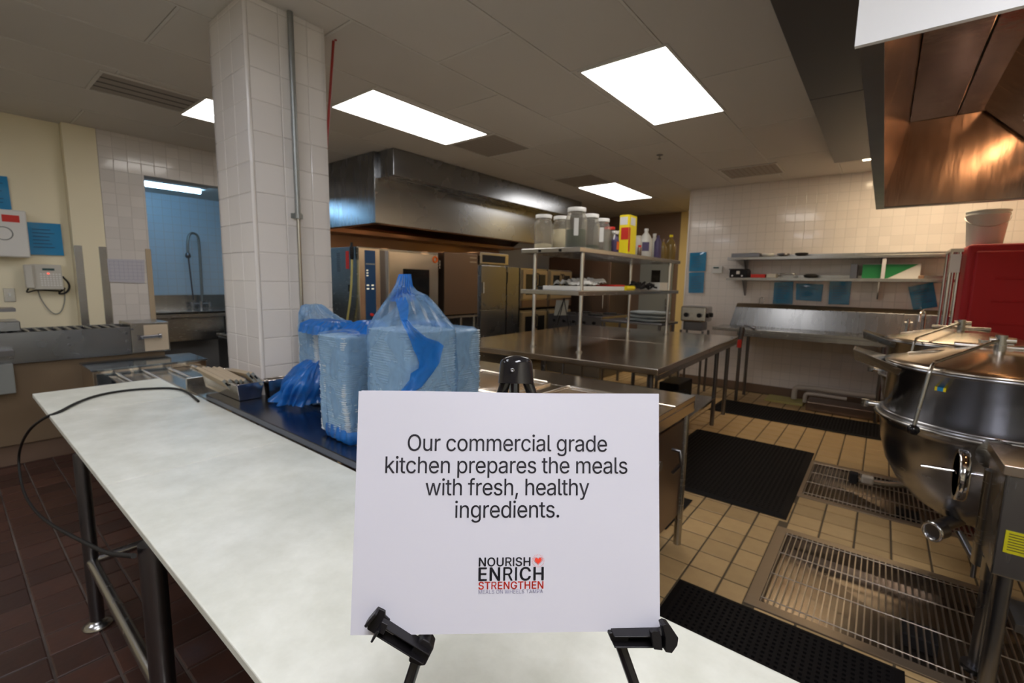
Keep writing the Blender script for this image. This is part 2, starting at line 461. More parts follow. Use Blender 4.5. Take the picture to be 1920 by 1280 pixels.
# the dish room
struct('wall_dishroom', MB().box(-8.2, -8.02, .9, 3.6, 0, 2.9).box(-8.2, -6.16, 3.4, 3.55, 0, 2.9).box(-8.2, -6.3, .9, 1.04, 0, 2.9), m_grout)
wd = [o for o in bpy.data.objects if o.name == 'wall_dishroom'][0]
tiles(wd, 'wall_tile', (-8.02,0,0), (Y,Z,X), 1.04, 3.4, .9, 2.6, .1095, .1095, .003, m_coolwall, wob=.004, limit=250, ch=.002)
struct('ceiling_dishroom', MB().box(-8.2, -6.17, .9, 3.55, 2.60, 2.85), m_grid)
# door at the end of the hall
dr = struct('door_1', MB().box(-3.86, -3.20, 8.90, 8.945, 0, 2.1), m_greyp, bevel=.004)
MB().box(-3.62,-3.44,8.89,8.90,1.35,1.75).build('door_window', m_glassd, dr)
MB().box(-3.30,-3.24,8.86,8.90,1.0,1.2).build('push_plate', m_steel, dr)

# ------------------------------------------------------------------ ceiling fittings
def troffer(x0, x1, y0, y1, label, mt=m_lamp):
    t = thing('ceiling_light', ((x0+x1)/2, (y0+y1)/2, H-.012), label, 'ceiling light', 'recessed ceiling lights')
    mb = MB(); f = .018
    mb.box(x0-f, x1+f, y0-f, y0, H-.010, H-.0025).box(x0-f, x1+f, y1, y1+f, H-.010, H-.0025).box(x0-f, x0, y0, y1, H-.010, H-.0025).box(x1, x1+f, y0, y1, H-.010, H-.0025)
    mb.build('frame', m_grid, t)
    MB().box(x0, x1, y0, y1, H-.008, H-.003).build('diffuser', mt, t)
troffer(-3.60,-3.04,2.12,3.36, 'lit rectangular ceiling light just right of the tiled column')
troffer(-1.68,-1.12,2.77,4.01, 'lit ceiling light above the centre worktable, largest in the picture')
troffer(-3.58,-3.00,5.93,7.22, 'small distant lit ceiling light above the jars')
troffer(-4.82,-4.24,1.44,2.02, 'lit ceiling light half hidden behind the tiled column')
troffer(-2.0,-1.42,-1.05,.15, 'added unseen ceiling light above the white worktable, behind the viewpoint', m_fill_near)  # added out of view to light the sign and white table
troffer(.25,.82,-.9,.3, 'added unseen ceiling light near the right wall, behind the viewpoint', m_fill_hood)  # added out of view to light the hood's near end panel
troffer(-4.3,-3.72,-1.9,-.7, 'added unseen ceiling light above the near left floor', m_fill_near)  # added out of view for more cool light from behind
def vent(x0, x1, y0, y1, label, n, dark):
    t = thing('ceiling_vent', ((x0+x1)/2, (y0+y1)/2, H-.012), label, 'vent')
    f = .02
    MB().box(x0, x1, y0, y1, H-.004, H-.0025).build('backing', dark, t)
    MB().box(x0-f, x1+f, y0-f, y0, H-.012, H-.0025).box(x0-f, x1+f, y1, y1+f, H-.012, H-.0025).box(x0-f, x0, y0, y1, H-.012, H-.0025).box(x1, x1+f, y0, y1, H-.012, H-.0025).build('frame', m_grid, t)
    for i in range(n):
        xc = x0 + (i+.5)*(x1-x0)/n; w = (x1-x0)/n
        MB().hexa([(xc-w*.35,y0,H-.008),(xc-w*.30,y0,H-.008),(xc-w*.30,y1,H-.008),(xc-w*.35,y1,H-.008)], [(xc+w*.05,y0,H-.0042),(xc+w*.3,y0,H-.0042),(xc+w*.3,y1,H-.0042),(xc+w*.05,y1,H-.0042)]).build('slat', m_vents, t)
m_vents = mat('vent_slat', (.34,.30,.26), .7)
m_ventd = mat('vent_dark', (.10,.09,.08), .8)
m_ventg = mat('vent_grey', (.30,.26,.22), .8)
vent(-4.76,-4.30,.84,1.42, 'long slotted air diffuser left of the tiled column', 4, m_ventd)
vent(-3.56,-2.98,3.40,3.96, 'square return grille beside the long lit ceiling light', 12, m_ventg)
vent(-1.66,-1.08,5.99,6.51, 'square grille in ceiling near the far tiled wall', 10, m_ventg)
vent(-3.60,-3.02,5.30,5.86, 'distant square grille just before the small ceiling light', 10, m_ventg)
# sprinkler heads
for (px, py, lb) in ((1237, 290, 'sprinkler head in ceiling between the two right lights'), (1155, 430, 'sprinkler head in the far ceiling')):
    if px == 1155: continue
    p = at(px, py, z=H)
    sp = MB().cyl((p.x,p.y,H-.004),(p.x,p.y,H), .035).cyl((p.x,p.y,H-.04),(p.x,p.y,H-.004), .008).cyl((p.x,p.y,H-.044),(p.x,p.y,H-.04), .02)
    tag(sp.build('sprinkler_head', m_steel), lb, 'sprinkler')
# far strip light seen beside the copper-lit hood
troffer(-.31,.90,5.98,6.40, 'warm lit ceiling light by the far wall, mostly hidden by the right hood', m_lamp_warm)
# hall light
t = thing('hall_light', (-1.7, 7.9, H-.05), 'warm ceiling light in the far hall behind the shelves', 'ceiling light')
MB().box(-2.1,-1.5,7.7,8.3,H-.03,H-.003).build('housing', m_white, t)
MB().box(-2.07,-1.53,7.73,8.27,H-.036,H-.031).build('diffuser', m_hall, t)
# dish room tube
t = thing('tube_light', (-7.0, 1.95, 2.56), 'glowing cool white tube light in the dish room', 'ceiling light')
MB().box(-7.06,-6.94,1.62,2.29,2.572,2.598).build('housing', m_white, t)
MB().cyl((-7.0,1.67,2.545),(-7.0,2.24,2.545), .026).build('lamp_tube', m_tube, t)

# ------------------------------------------------------------------ tiled column with conduit
CX0, CX1, CY0, CY1 = -3.02, -2.565, 1.053, 1.48
colm = MB().box(CX0+.007, CX1-.007, CY0+.007, CY1-.007, 0, H).build('tiled_column', m_grout)
tag(colm, 'square column clad in large white glazed tiles', 'column')
tiles(colm, 'column_tile', (CX1-.007,0,0), (Y,Z,X), CY0+.02, CY1, 0, H, .1525, .1525, .003, m_glaze, phase=(CY0+.02,.83), wob=.005, limit=90, ch=.003)
tiles(colm, 'column_tile', (0,CY0+.007,0), (X,Z,(0,-1,0)), CX0, CX1-.02, 0, H, .1525, .1525, .003, m_glaze, phase=(CX1-.02,.83), wob=.009, limit=90, ch=.003)
tiles(colm, 'column_tile', (CX0+.007,0,0), (Y,Z,(-1,0,0)), CY0, CY1, 0, H, .1525, .1525, .003, m_glaze, phase=(CY0,.83), limit=60, ch=.003)
tiles(colm, 'column_tile', (0,CY1-.007,0), (X,Z,Y), CX0, CX1, 0, H, .1525, .1525, .003, m_glaze, phase=(CX0,.83), limit=60, ch=.003)
cb = MB(); cb.cyl((CX1-.011,CY0+.011,0),(CX1-.011,CY0+.011,H), .0115, seg=20); cb.build('corner_bead', m_glaze, colm)
yc = at(556, 400, x=CX1).y
cd = thing('conduit', (CX1+.02, yc, 0), 'grey steel conduit clipped to the face of the tiled column', 'pipe')
pts = [(CX1+.018, yc+.0, z) for z in (.0, .9, 1.9, 1.98, 2.84)]
MB().cyl((CX1+.016,yc,0),(CX1+.016,yc,1.80), .0105).build('lower_pipe', m_steel, cd)
MB().cyl((CX1+.016,yc,1.80),(CX1+.016,yc,H-.003), .0145).build('upper_pipe', m_galv, cd)
MB().box(CX1+.0,CX1+.006,yc-.032,yc+.032,1.787,1.813).cyl((CX1+.016,yc,1.785),(CX1+.016,yc,1.815), .019).build('pipe_clip', m_galv, cd)
p1 = at(628, 32, y=CY1+.10); p2 = at(617, 205, y=CY1+.10)
tag(MB().tube([(p1.x,p1.y,H-.004),p1,p1.lerp(p2,.5),p2,p2+(p2-p1)*.8], .008).build('red_pipe', m_redpipe), 'thin red pipe dropping from ceiling behind the tiled column', 'pipe')

# ------------------------------------------------------------------ white worktable in front
TZ = .80
WX0, WX1, WY0, WY1 = -3.62, .35, .278, .855
t = thing('worktable', ((WX0+WX1)/2, (WY0+WY1)/2, 0), 'long table topped with white cutting boards on steel legs, under the sign', 'table')
xs = [WX0, -2.98, -1.865, .35]
for a, b in zip(xs[:-1], xs[1:]):
    MB().box(a+.0012, b-.0012, WY0, WY1, TZ-.022, TZ).build('cutting_board', [m_board], t, bevel=.003)
MB().box(WX0+.02, WX1-.01, WY0+.012, WY1-.012, TZ-.05, TZ-.0225).build('top_frame', m_steel, t, bevel=.002)
for (lx, ly) in ((-2.44,.30),(-2.44,.81),(-1.47,.30),(-1.47,.81),(.25,.30),(.25,.81)):
    MB().cyl((lx,ly,.03),(lx,ly,TZ-.05), .024 if lx != -1.47 else .03).build('leg', m_steel_dark, t)
    MB().lathe([(.05,.0),(.052,.008),(.03,.018),(.016,.024),(.014,.04),(.0,.04)], (lx,ly,0), 20).build('foot', m_steel, t)
MB().cyl((-2.44,.30,.29),(.25,.30,.29), .019).build('rail', m_steel, t)
MB().cyl((-2.44,.30,.29),(-2.44,.81,.29), .017).build('rail', m_steel, t)
MB().cyl((.25,.30,.29),(.25,.81,.29), .017).build('rail', m_steel, t)
# black cord lying over the end of the table and hanging in front of it
cp = [at(*q, z=TZ+.008) for q in ((372,752),(350,733),(325,727),(280,728),(230,732),(180,741),(140,756),(112,772))]
cp += [Vector((-3.02, WY0-.004, TZ-.004)), Vector((-2.93,.245,.70)), Vector((-2.86,.235,.56))]
for q in ((58,840),(72,905),(98,950),(125,978)):
    cp.append(at(*q, y=.245 if q[1] < 940 else .262))
cp[11] = at(56,842,y=.235)
def smooth(P, n=2):
    for _ in range(n):
        Q = [P[0]]
        for a, b in zip(P[:-1], P[1:]): Q += [a*.75+b*.25, a*.25+b*.75]
        P = Q+[P[-1]]
    return P
c1 = [at(*q, z=TZ+.008) for q in ((372,752),(350,733),(325,727),(280,728),(230,732),(180,741),(140,756),(112,772))]
c2 = [at(*q, y=.268) for q in ((88,782),(66,806),(56,842),(62,880),(74,920),(98,953),(128,978),(160,1000),(185,1023),(212,1034),(240,1037),(262,1038))]
for i, p in enumerate(c2): p.y = .256 - .05*sin(pi*min(i,8)/8)
tag(MB().tube(smooth([Vector(p) for p in c1]+c2), .0065, 10).build('power_cord', m_cord), 'black power cord looping over the end of the white table', 'cord')

# ------------------------------------------------------------------ the sign on its little easel
P0 = Vector((-0.25040161, 0.31300475, 1.25079674))
_a, _b, _c = rad(41.14), rad(-11.1318), rad(.196)
RP = Matrix.Rotation(_a, 3, 'Z') @ Matrix.Rotation(_b, 3, 'X') @ Matrix.Rotation(_c, 3, 'Y')
def PW(x, y, z): return P0 + RP @ Vector((x, y, z))      # paper frame, metres: x right, y away, z up
# faces the camera with its local -y side
def wave(x, z):
    t = max(0, (z+.02)/.128)
    return .0016*t*t*sin(x*26+1.1) + .0009*sin(x*15)
sg = thing('paper_sign', P0 - Vector((0,0,.11)), 'white letter paper sign reading Our commercial grade kitchen prepares the meals, on black easel', 'sign')
def sheet(name, x0, x1, z0, z1, off, topw, m):
    nu, nv = 40, 24
    mb = MB()
    def fn(u, v, back):
        x = x0+(x1-x0)*u; z = z0+(z1-z0)*v
        return PW(x, off+back+wave(x, z), z + (topw*(.5+.5*sin(u*7+.6))*v if v > .98 else 0))
    mb.grid(lambda u, v: fn(u, v, 0), nu, nv); mb.grid(lambda u, v: fn(u, v, .0005), nu, nv)
    return mb.build(name, m, sg)
sheet('front_sheet', -.1405, .1395, -.1085, .1075, 0, .0012, m_paper)
sheet('back_sheet', -.1380, .1412, -.1080, .1082, .0011, .001, m_paper)
# letter shapes: (weight, character code): (advance, x,y pairs, triangles)
GL = {
(0,32):(187,(),()),
(0,44):(188,(38,-119,68,71,137,71,84,-119),(0,1,2,0,2,3)),
(0,46):(188,(95,-4,86,-4,78,-1,70,3,63,9,57,16,53,24,50,32,50,41,50,50,53,59,57,66,63,73,70,79,78,83,86,86,95,87,104,86,113,83,121,79,128,73,134,66,138,59,140,50,141,41,140,32,138,24,134,16,128,9,121,3,113,-1,104,-4),(15,16,17,14,15,17,14,17,18,13,14,18,13,18,19,12,13,19,12,19,20,11,12,20,11,20,21,10,11,21,10,21,22,9,10,22,9,22,23,8,9,23,8,23,24,7,8,24,7,24,25,6,7,25,6,25,26,6,26,27,5,6,27,5,27,28,4,5,28,3,4,28,3,28,29,2,3,29,2,29,30,1,2,30,1,30,31,0,1,31)),
(0,65):(480,(16,0,201,509,276,509,463,0,395,0,287,302,264,372,232,478,245,478,213,371,191,302,85,0,110,142,110,199,370,199,370,142),(0,1,7,7,1,2,7,2,8,8,2,3,0,7,9,9,7,6,9,8,6,6,8,3,5,6,3,0,9,10,0,10,11,4,5,3,12,13,14,12,14,15)),
(0,69):(419,(60,0,60,509,372,509,372,452,125,452,125,286,355,286,355,229,125,229,125,57,375,57,375,0),(0,1,4,4,1,2,4,2,3,0,4,5,0,5,8,8,5,6,8,6,7,0,8,9,0,9,10,0,10,11)),
(0,72):(517,(60,0,60,509,125,509,125,289,392,289,392,509,457,509,457,0,392,0,392,232,125,232,125,0),(0,1,2,0,2,3,4,5,6,4,6,7,0,3,10,10,3,4,10,4,9,9,4,7,0,10,11,8,9,7)),
(0,76):(393,(60,0,60,509,125,509,125,57,361,57,361,0),(0,1,2,0,2,3,0,3,4,0,4,5)),
(0,77):(628,(60,0,60,509,152,509,277,187,287,159,299,123,311,84,322,49,307,49,318,83,330,121,342,158,352,187,476,509,568,509,568,0,504,0,504,291,504,327,505,369,506,413,507,457,513,457,498,409,482,363,467,322,456,291,342,0,286,0,170,291,159,321,145,361,129,408,112,457,119,457,120,416,121,372,122,328,122,291,122,0),(0,1,33,33,1,2,33,2,34,34,2,3,12,13,21,21,13,14,21,14,22,22,14,15,0,33,35,35,33,32,35,34,32,32,34,3,12,21,23,23,21,20,23,22,20,20,22,15,0,35,36,19,20,15,12,23,24,31,32,3,0,36,37,18,19,15,12,24,25,30,31,3,0,37,38,17,18,15,12,25,26,29,30,3,0,38,39,28,29,3,12,26,27,16,17,15,28,3,4,11,12,27,28,4,5,10,11,27,28,5,6,9,10,27,28,6,8,8,6,7,8,9,27,28,8,27)),
(0,78):(523,(60,0,60,509,136,509,343,183,363,151,388,107,414,55,405,54,401,108,399,157,399,195,399,509,463,509,463,0,387,0,202,290,177,331,148,381,108,452,119,454,122,384,124,328,125,291,125,0),(0,1,18,18,1,2,18,2,19,19,2,3,10,11,12,10,12,13,20,19,17,17,19,3,0,18,20,20,18,17,0,20,21,16,17,3,15,16,3,0,21,22,0,22,23,14,15,3,9,10,13,14,3,4,8,9,13,14,4,5,7,8,6,6,8,13,14,5,6,14,6,13)),
(0,79):(533,(267,-7,235,-5,205,1,177,11,150,25,126,42,105,63,86,88,70,115,57,146,48,179,42,215,40,254,42,293,48,329,57,362,70,393,86,421,105,445,126,466,150,484,177,498,205,508,235,514,267,516,299,514,329,508,357,498,384,484,408,466,429,445,448,421,464,393,477,362,486,329,491,293,493,254,491,215,486,179,477,146,464,115,448,88,429,63,408,42,384,25,357,11,329,1,299,-5,267,53,289,54,310,59,330,66,349,76,367,89,383,105,396,123,408,144,418,168,425,194,429,223,430,254,429,286,425,314,418,341,408,365,396,386,383,404,367,420,349,433,330,443,310,450,289,454,267,456,245,454,223,450,203,443,184,433,167,420,151,404,137,385,125,364,116,340,109,314,105,285,103,254,105,223,109,194,116,168,125,144,137,123,151,105,167,89,184,76,203,66,223,59,245,54),(23,24,25,22,23,25,22,25,26,21,22,26,21,26,27,21,27,28,20,21,28,19,20,28,19,28,29,19,29,30,18,19,73,73,19,72,72,19,71,71,19,30,70,71,30,18,73,74,69,70,30,18,74,75,69,30,31,17,18,75,68,69,31,17,75,76,67,68,31,17,76,77,16,17,77,67,31,32,66,67,32,16,77,78,65,66,32,16,78,79,15,16,79,65,32,33,64,65,33,15,79,80,63,64,33,15,80,81,14,15,81,63,33,34,62,63,34,14,81,82,13,14,82,62,34,35,61,62,35,13,82,83,61,35,36,12,13,83,60,61,36,12,83,84,11,12,84,11,84,85,59,60,36,59,36,37,11,85,86,58,59,37,10,11,86,58,37,38,10,86,87,57,58,38,57,38,39,9,10,87,9,87,88,56,57,39,8,9,88,56,39,40,8,88,89,55,56,40,8,89,90,54,55,40,7,8,90,54,40,41,7,90,91,53,54,41,7,91,92,52,53,41,6,7,92,52,41,42,6,92,93,51,52,42,6,93,94,50,51,42,5,6,94,50,42,43,5,94,95,49,50,43,5,95,48,48,49,43,5,48,43,5,43,44,4,5,44,3,4,44,3,44,45,3,45,46,2,3,46,2,46,47,1,2,47,1,47,0)),
(0,80):(445,(60,0,60,509,235,509,263,507,289,503,312,497,332,487,350,476,366,462,379,447,390,430,398,411,404,391,407,370,409,348,407,325,404,304,398,284,390,265,379,248,366,233,350,219,332,207,312,198,289,191,263,187,235,186,109,186,109,242,233,242,252,243,269,246,284,250,297,256,308,264,318,272,327,282,333,294,338,306,342,319,344,333,344,348,344,362,342,376,338,389,333,402,326,413,318,423,308,431,297,439,284,444,268,449,251,451,232,452,125,452,125,0),(0,1,54,54,1,2,54,2,3,54,3,4,54,4,5,54,5,6,54,6,7,54,7,8,54,8,53,53,8,9,0,54,28,28,54,55,52,53,9,51,52,9,50,51,9,50,9,10,49,50,10,48,49,10,47,48,10,47,10,11,46,47,11,45,46,11,45,11,12,44,45,12,44,12,13,43,44,13,42,43,13,42,13,14,41,42,14,40,41,14,40,14,15,39,40,15,39,15,16,38,39,16,37,38,16,37,16,17,36,37,17,36,17,18,35,36,18,34,35,18,34,18,19,33,34,19,32,33,19,31,32,19,31,19,20,30,31,20,29,30,20,0,28,27,55,28,29,55,29,26,26,29,20,26,20,21,26,21,22,26,22,23,26,23,24,26,24,25,0,27,26,0,26,55)),
(0,83):(447,(224,-9,197,-8,172,-4,149,1,128,9,108,19,91,31,76,45,64,60,54,77,46,96,41,115,38,137,104,137,107,123,110,110,116,98,123,88,132,79,142,71,154,64,166,59,180,55,194,52,209,50,224,49,241,50,257,52,272,55,286,60,299,66,311,74,321,82,329,92,336,102,341,114,345,126,346,139,345,151,342,161,338,171,332,179,325,186,316,193,307,199,296,205,245,222,184,239,154,249,128,260,105,274,86,289,71,307,60,326,54,348,52,372,53,393,58,413,65,431,75,448,87,463,102,476,119,488,138,498,158,506,180,511,203,514,227,516,252,514,275,511,296,505,316,498,334,488,351,476,365,463,377,449,387,433,394,415,399,397,401,378,337,378,334,396,326,412,316,426,302,437,286,447,267,453,247,457,225,459,209,458,194,456,180,452,167,448,156,442,145,435,136,427,129,418,123,409,118,398,116,387,115,376,116,363,119,352,124,342,131,334,139,326,148,319,158,313,169,308,212,293,264,279,312,264,324,258,336,252,347,245,359,238,369,229,379,220,387,209,395,198,401,185,405,171,407,155,408,139,407,118,403,99,396,81,386,64,374,48,360,34,343,21,323,11,302,2,278,-4,252,-8),(66,67,68,65,66,68,65,68,69,64,65,69,64,69,70,63,64,70,63,70,71,62,63,71,62,71,72,61,62,72,61,72,73,61,73,74,60,61,74,60,74,88,88,74,87,87,74,75,59,60,89,89,60,88,59,89,90,86,87,75,59,90,91,85,86,75,59,91,92,85,75,76,58,59,92,58,92,93,84,85,76,58,93,94,83,84,76,58,94,95,83,76,77,57,58,95,57,95,96,82,83,77,57,96,97,82,77,78,56,57,97,81,82,78,56,97,98,56,98,99,81,78,79,80,81,79,55,56,99,55,99,100,55,100,101,54,55,101,54,101,102,54,102,103,53,54,103,53,103,104,53,104,105,52,53,105,52,105,106,52,106,107,52,107,108,52,108,109,51,52,109,51,109,110,50,51,110,50,110,111,49,50,111,49,111,112,48,49,112,48,112,113,48,113,114,47,48,114,47,114,115,46,47,115,46,115,116,46,116,117,45,46,117,45,117,118,45,118,119,44,45,119,43,44,119,43,119,120,42,43,120,41,42,120,41,120,121,40,41,121,40,121,122,39,40,122,38,39,122,38,122,123,37,38,123,36,37,123,36,123,124,11,12,13,11,13,14,35,36,124,11,14,15,35,124,125,10,11,15,34,35,125,10,15,16,33,34,125,33,125,126,10,16,17,9,10,17,32,33,126,9,17,18,31,32,126,31,126,127,9,18,19,8,9,19,30,31,127,8,19,20,29,30,127,8,20,21,29,127,128,28,29,128,7,8,21,7,21,22,27,28,128,7,22,23,26,27,128,7,23,24,25,26,128,7,24,25,7,25,128,7,128,129,6,7,129,6,129,130,5,6,130,5,130,131,4,5,131,4,131,132,3,4,132,3,132,133,2,3,133,2,133,134,1,2,134,1,134,0)),
(0,84):(449,(32,452,32,509,417,509,417,452,257,452,257,0,193,0,193,452),(0,1,2,0,2,3,7,0,3,6,7,4,4,7,3,6,4,5)),
(0,87):(686,(155,0,16,509,82,509,163,196,175,145,187,94,197,40,189,40,200,94,211,145,224,196,306,509,380,509,462,196,474,145,486,94,497,40,488,40,499,94,510,145,523,196,603,509,670,509,530,0,455,0,368,323,351,391,336,475,350,475,335,395,318,323,230,0),(0,1,2,0,2,3,10,11,27,27,11,12,27,12,28,28,12,13,20,21,22,20,22,23,10,27,29,29,27,26,29,28,26,26,28,13,10,29,30,25,26,13,10,30,31,24,25,13,0,3,4,9,10,31,24,13,14,19,20,23,0,4,5,8,9,31,24,14,15,18,19,23,0,5,7,7,5,6,7,8,31,24,15,17,17,15,16,17,18,23,0,7,31,24,17,23)),
(0,97):(389,(160,-9,142,-8,126,-5,110,-1,94,5,80,12,68,22,57,32,48,45,40,58,35,73,31,90,30,108,31,123,34,138,38,150,43,161,50,171,58,179,67,187,78,193,89,199,100,203,112,207,125,211,178,220,234,227,244,228,252,230,259,232,265,235,270,238,273,243,275,248,276,255,276,257,275,268,273,279,271,288,267,297,262,304,256,311,248,317,240,322,230,326,220,329,208,330,196,331,183,330,171,329,159,326,149,322,140,318,132,313,124,307,118,301,112,294,107,288,103,281,100,274,41,291,48,308,57,322,67,335,79,346,91,355,104,364,118,370,133,375,148,379,163,382,179,384,194,384,239,379,251,376,263,372,275,367,286,360,296,353,306,343,315,333,322,320,329,306,333,290,336,272,337,251,337,0,277,0,277,52,272,52,252,25,244,18,236,12,226,6,215,1,203,-3,190,-6,176,-8,170,45,187,46,202,49,216,53,228,59,239,66,248,74,257,83,263,93,269,104,272,115,275,126,276,138,276,190,259,182,231,176,200,171,175,168,134,159,125,155,117,150,110,145,103,139,98,132,95,124,93,115,92,105,92,95,94,87,98,79,102,72,107,66,114,61,121,56,130,52,139,49,149,47,159,46),(71,72,73,70,71,73,69,70,73,68,69,73,68,73,74,68,74,75,67,68,75,67,75,76,66,67,76,66,76,77,65,66,77,65,77,78,64,65,78,64,78,79,63,64,79,63,79,80,62,63,48,48,63,47,47,63,80,47,80,46,46,80,81,62,48,49,45,46,81,62,49,50,44,45,81,62,50,51,43,44,81,62,51,52,61,62,52,42,43,81,42,81,82,61,52,53,41,42,82,61,53,54,40,41,82,60,61,54,60,54,55,40,82,83,39,40,83,60,55,56,38,39,83,60,56,57,59,60,58,58,60,57,38,83,84,37,38,84,36,37,84,36,84,85,35,36,85,34,35,85,33,34,85,33,85,86,32,33,86,31,32,86,30,31,86,29,30,111,111,30,86,28,29,111,27,28,111,26,27,111,25,26,111,24,25,111,23,24,111,22,23,111,21,22,111,20,21,111,19,20,111,19,111,112,110,111,86,18,19,112,18,112,113,17,18,113,17,113,114,17,114,115,16,17,115,16,115,116,15,16,116,15,116,117,15,117,118,15,118,119,14,15,119,14,119,120,14,120,121,109,110,86,13,14,121,13,121,122,108,109,86,13,122,123,12,13,123,12,123,124,107,108,86,11,12,124,11,124,125,106,107,86,11,125,126,105,106,86,10,11,126,10,126,127,104,105,88,88,105,86,10,127,128,103,104,88,9,10,128,9,128,129,9,129,130,102,103,88,9,130,131,101,102,88,8,9,131,8,131,132,100,101,89,89,101,88,8,132,133,100,89,90,87,88,86,8,133,134,99,100,90,8,134,135,98,99,90,8,135,98,8,98,90,7,8,90,6,7,90,6,90,91,5,6,91,5,91,92,4,5,92,4,92,93,4,93,94,3,4,94,3,94,95,2,3,95,2,95,96,1,2,96,1,96,97,0,1,97)),
(0,99):(396,(207,-8,182,-7,159,-2,137,6,117,16,98,30,82,46,68,64,56,85,46,108,40,133,36,159,34,187,36,216,40,243,46,268,56,291,68,312,82,330,98,346,117,360,137,371,159,378,182,383,207,384,221,384,234,383,247,380,260,377,272,373,284,368,295,362,305,356,315,349,324,341,332,332,340,322,347,312,353,301,358,289,362,277,303,262,290,289,270,311,242,325,207,330,189,329,173,325,158,319,145,310,134,300,124,287,115,274,108,258,103,242,99,224,97,206,96,187,97,169,99,151,103,134,108,117,115,102,124,89,134,76,145,66,158,57,173,51,189,48,207,46,243,52,271,66,292,89,304,117,363,102,359,90,354,78,348,67,341,56,334,46,325,37,316,29,306,21,296,15,285,9,273,4,261,-1,248,-4,235,-6,221,-8),(23,24,25,23,25,26,22,23,26,22,26,27,22,27,28,21,22,28,21,28,29,21,29,30,20,21,30,20,30,31,20,31,32,19,20,32,19,32,33,19,33,34,18,19,34,18,34,35,18,35,45,45,35,36,17,18,46,46,18,45,44,45,36,17,46,47,17,47,48,43,44,36,43,36,37,17,48,49,16,17,49,43,37,38,42,43,38,16,49,50,42,38,39,16,50,51,15,16,51,41,42,39,41,39,40,15,51,52,15,52,53,14,15,53,14,53,54,13,14,54,13,54,55,13,55,56,12,13,56,12,56,57,11,12,57,11,57,58,11,58,59,10,11,59,10,59,60,10,60,61,9,10,61,9,61,62,72,73,74,8,9,62,72,74,75,8,62,63,72,75,76,71,72,76,8,63,64,7,8,64,71,76,77,7,64,65,71,77,78,70,71,78,7,65,66,6,7,66,6,66,67,70,78,79,69,70,79,6,67,68,6,68,69,6,69,79,6,79,80,5,6,80,5,80,81,4,5,81,4,81,82,4,82,83,3,4,83,3,83,84,3,84,85,2,3,85,2,85,86,2,86,87,1,2,87,1,87,88,1,88,89,0,1,89)),
(0,100):(424,(195,-8,172,-7,151,-2,130,5,111,16,94,29,79,45,66,64,55,84,46,108,39,133,35,160,34,189,35,218,39,245,46,270,55,293,66,313,79,332,95,347,112,361,131,371,151,378,173,383,196,384,213,384,228,381,241,378,253,373,263,367,272,360,280,353,287,346,306,319,311,319,311,509,372,509,372,0,313,0,313,59,307,59,287,31,280,24,272,17,263,10,252,4,241,-1,227,-5,212,-7,205,47,221,48,236,51,250,57,263,65,274,75,284,86,293,100,299,115,305,132,309,150,311,169,312,189,311,210,309,229,305,247,300,263,293,278,284,291,275,302,263,312,251,320,237,325,221,329,205,330,187,329,172,325,157,319,145,311,133,301,124,290,115,276,108,261,103,245,99,227,97,209,96,189,97,170,99,151,103,133,109,117,115,101,124,88,134,76,145,66,158,57,172,51,188,48),(34,35,36,34,36,37,23,24,25,23,25,26,22,23,26,22,26,27,21,22,27,21,27,28,21,28,29,20,21,29,20,29,30,19,20,30,19,30,31,19,31,32,18,19,32,18,32,73,73,32,72,72,32,33,17,18,74,74,18,73,71,72,33,17,74,75,70,71,33,17,75,76,69,70,33,17,76,77,69,33,34,69,34,68,68,34,67,67,34,66,66,34,65,65,34,64,64,34,37,16,17,77,16,77,78,16,78,79,15,16,79,15,79,80,15,80,81,14,15,81,14,81,82,63,64,37,14,82,83,13,14,83,62,63,37,13,83,84,12,13,84,61,62,37,12,84,85,12,85,86,60,61,37,11,12,86,11,86,87,59,60,37,10,11,87,10,87,88,58,59,37,10,88,89,9,10,89,57,58,37,9,89,90,56,57,37,8,9,90,8,90,91,55,56,39,39,56,37,8,91,92,54,55,39,7,8,92,7,92,93,53,54,39,7,93,94,52,53,40,40,53,39,6,7,94,52,40,41,38,39,37,6,94,95,51,52,41,6,95,96,50,51,41,6,96,49,49,50,41,6,49,41,5,6,41,5,41,42,4,5,42,4,42,43,4,43,44,3,4,44,3,44,45,2,3,45,2,45,46,2,46,47,1,2,47,1,47,48,0,1,48)),
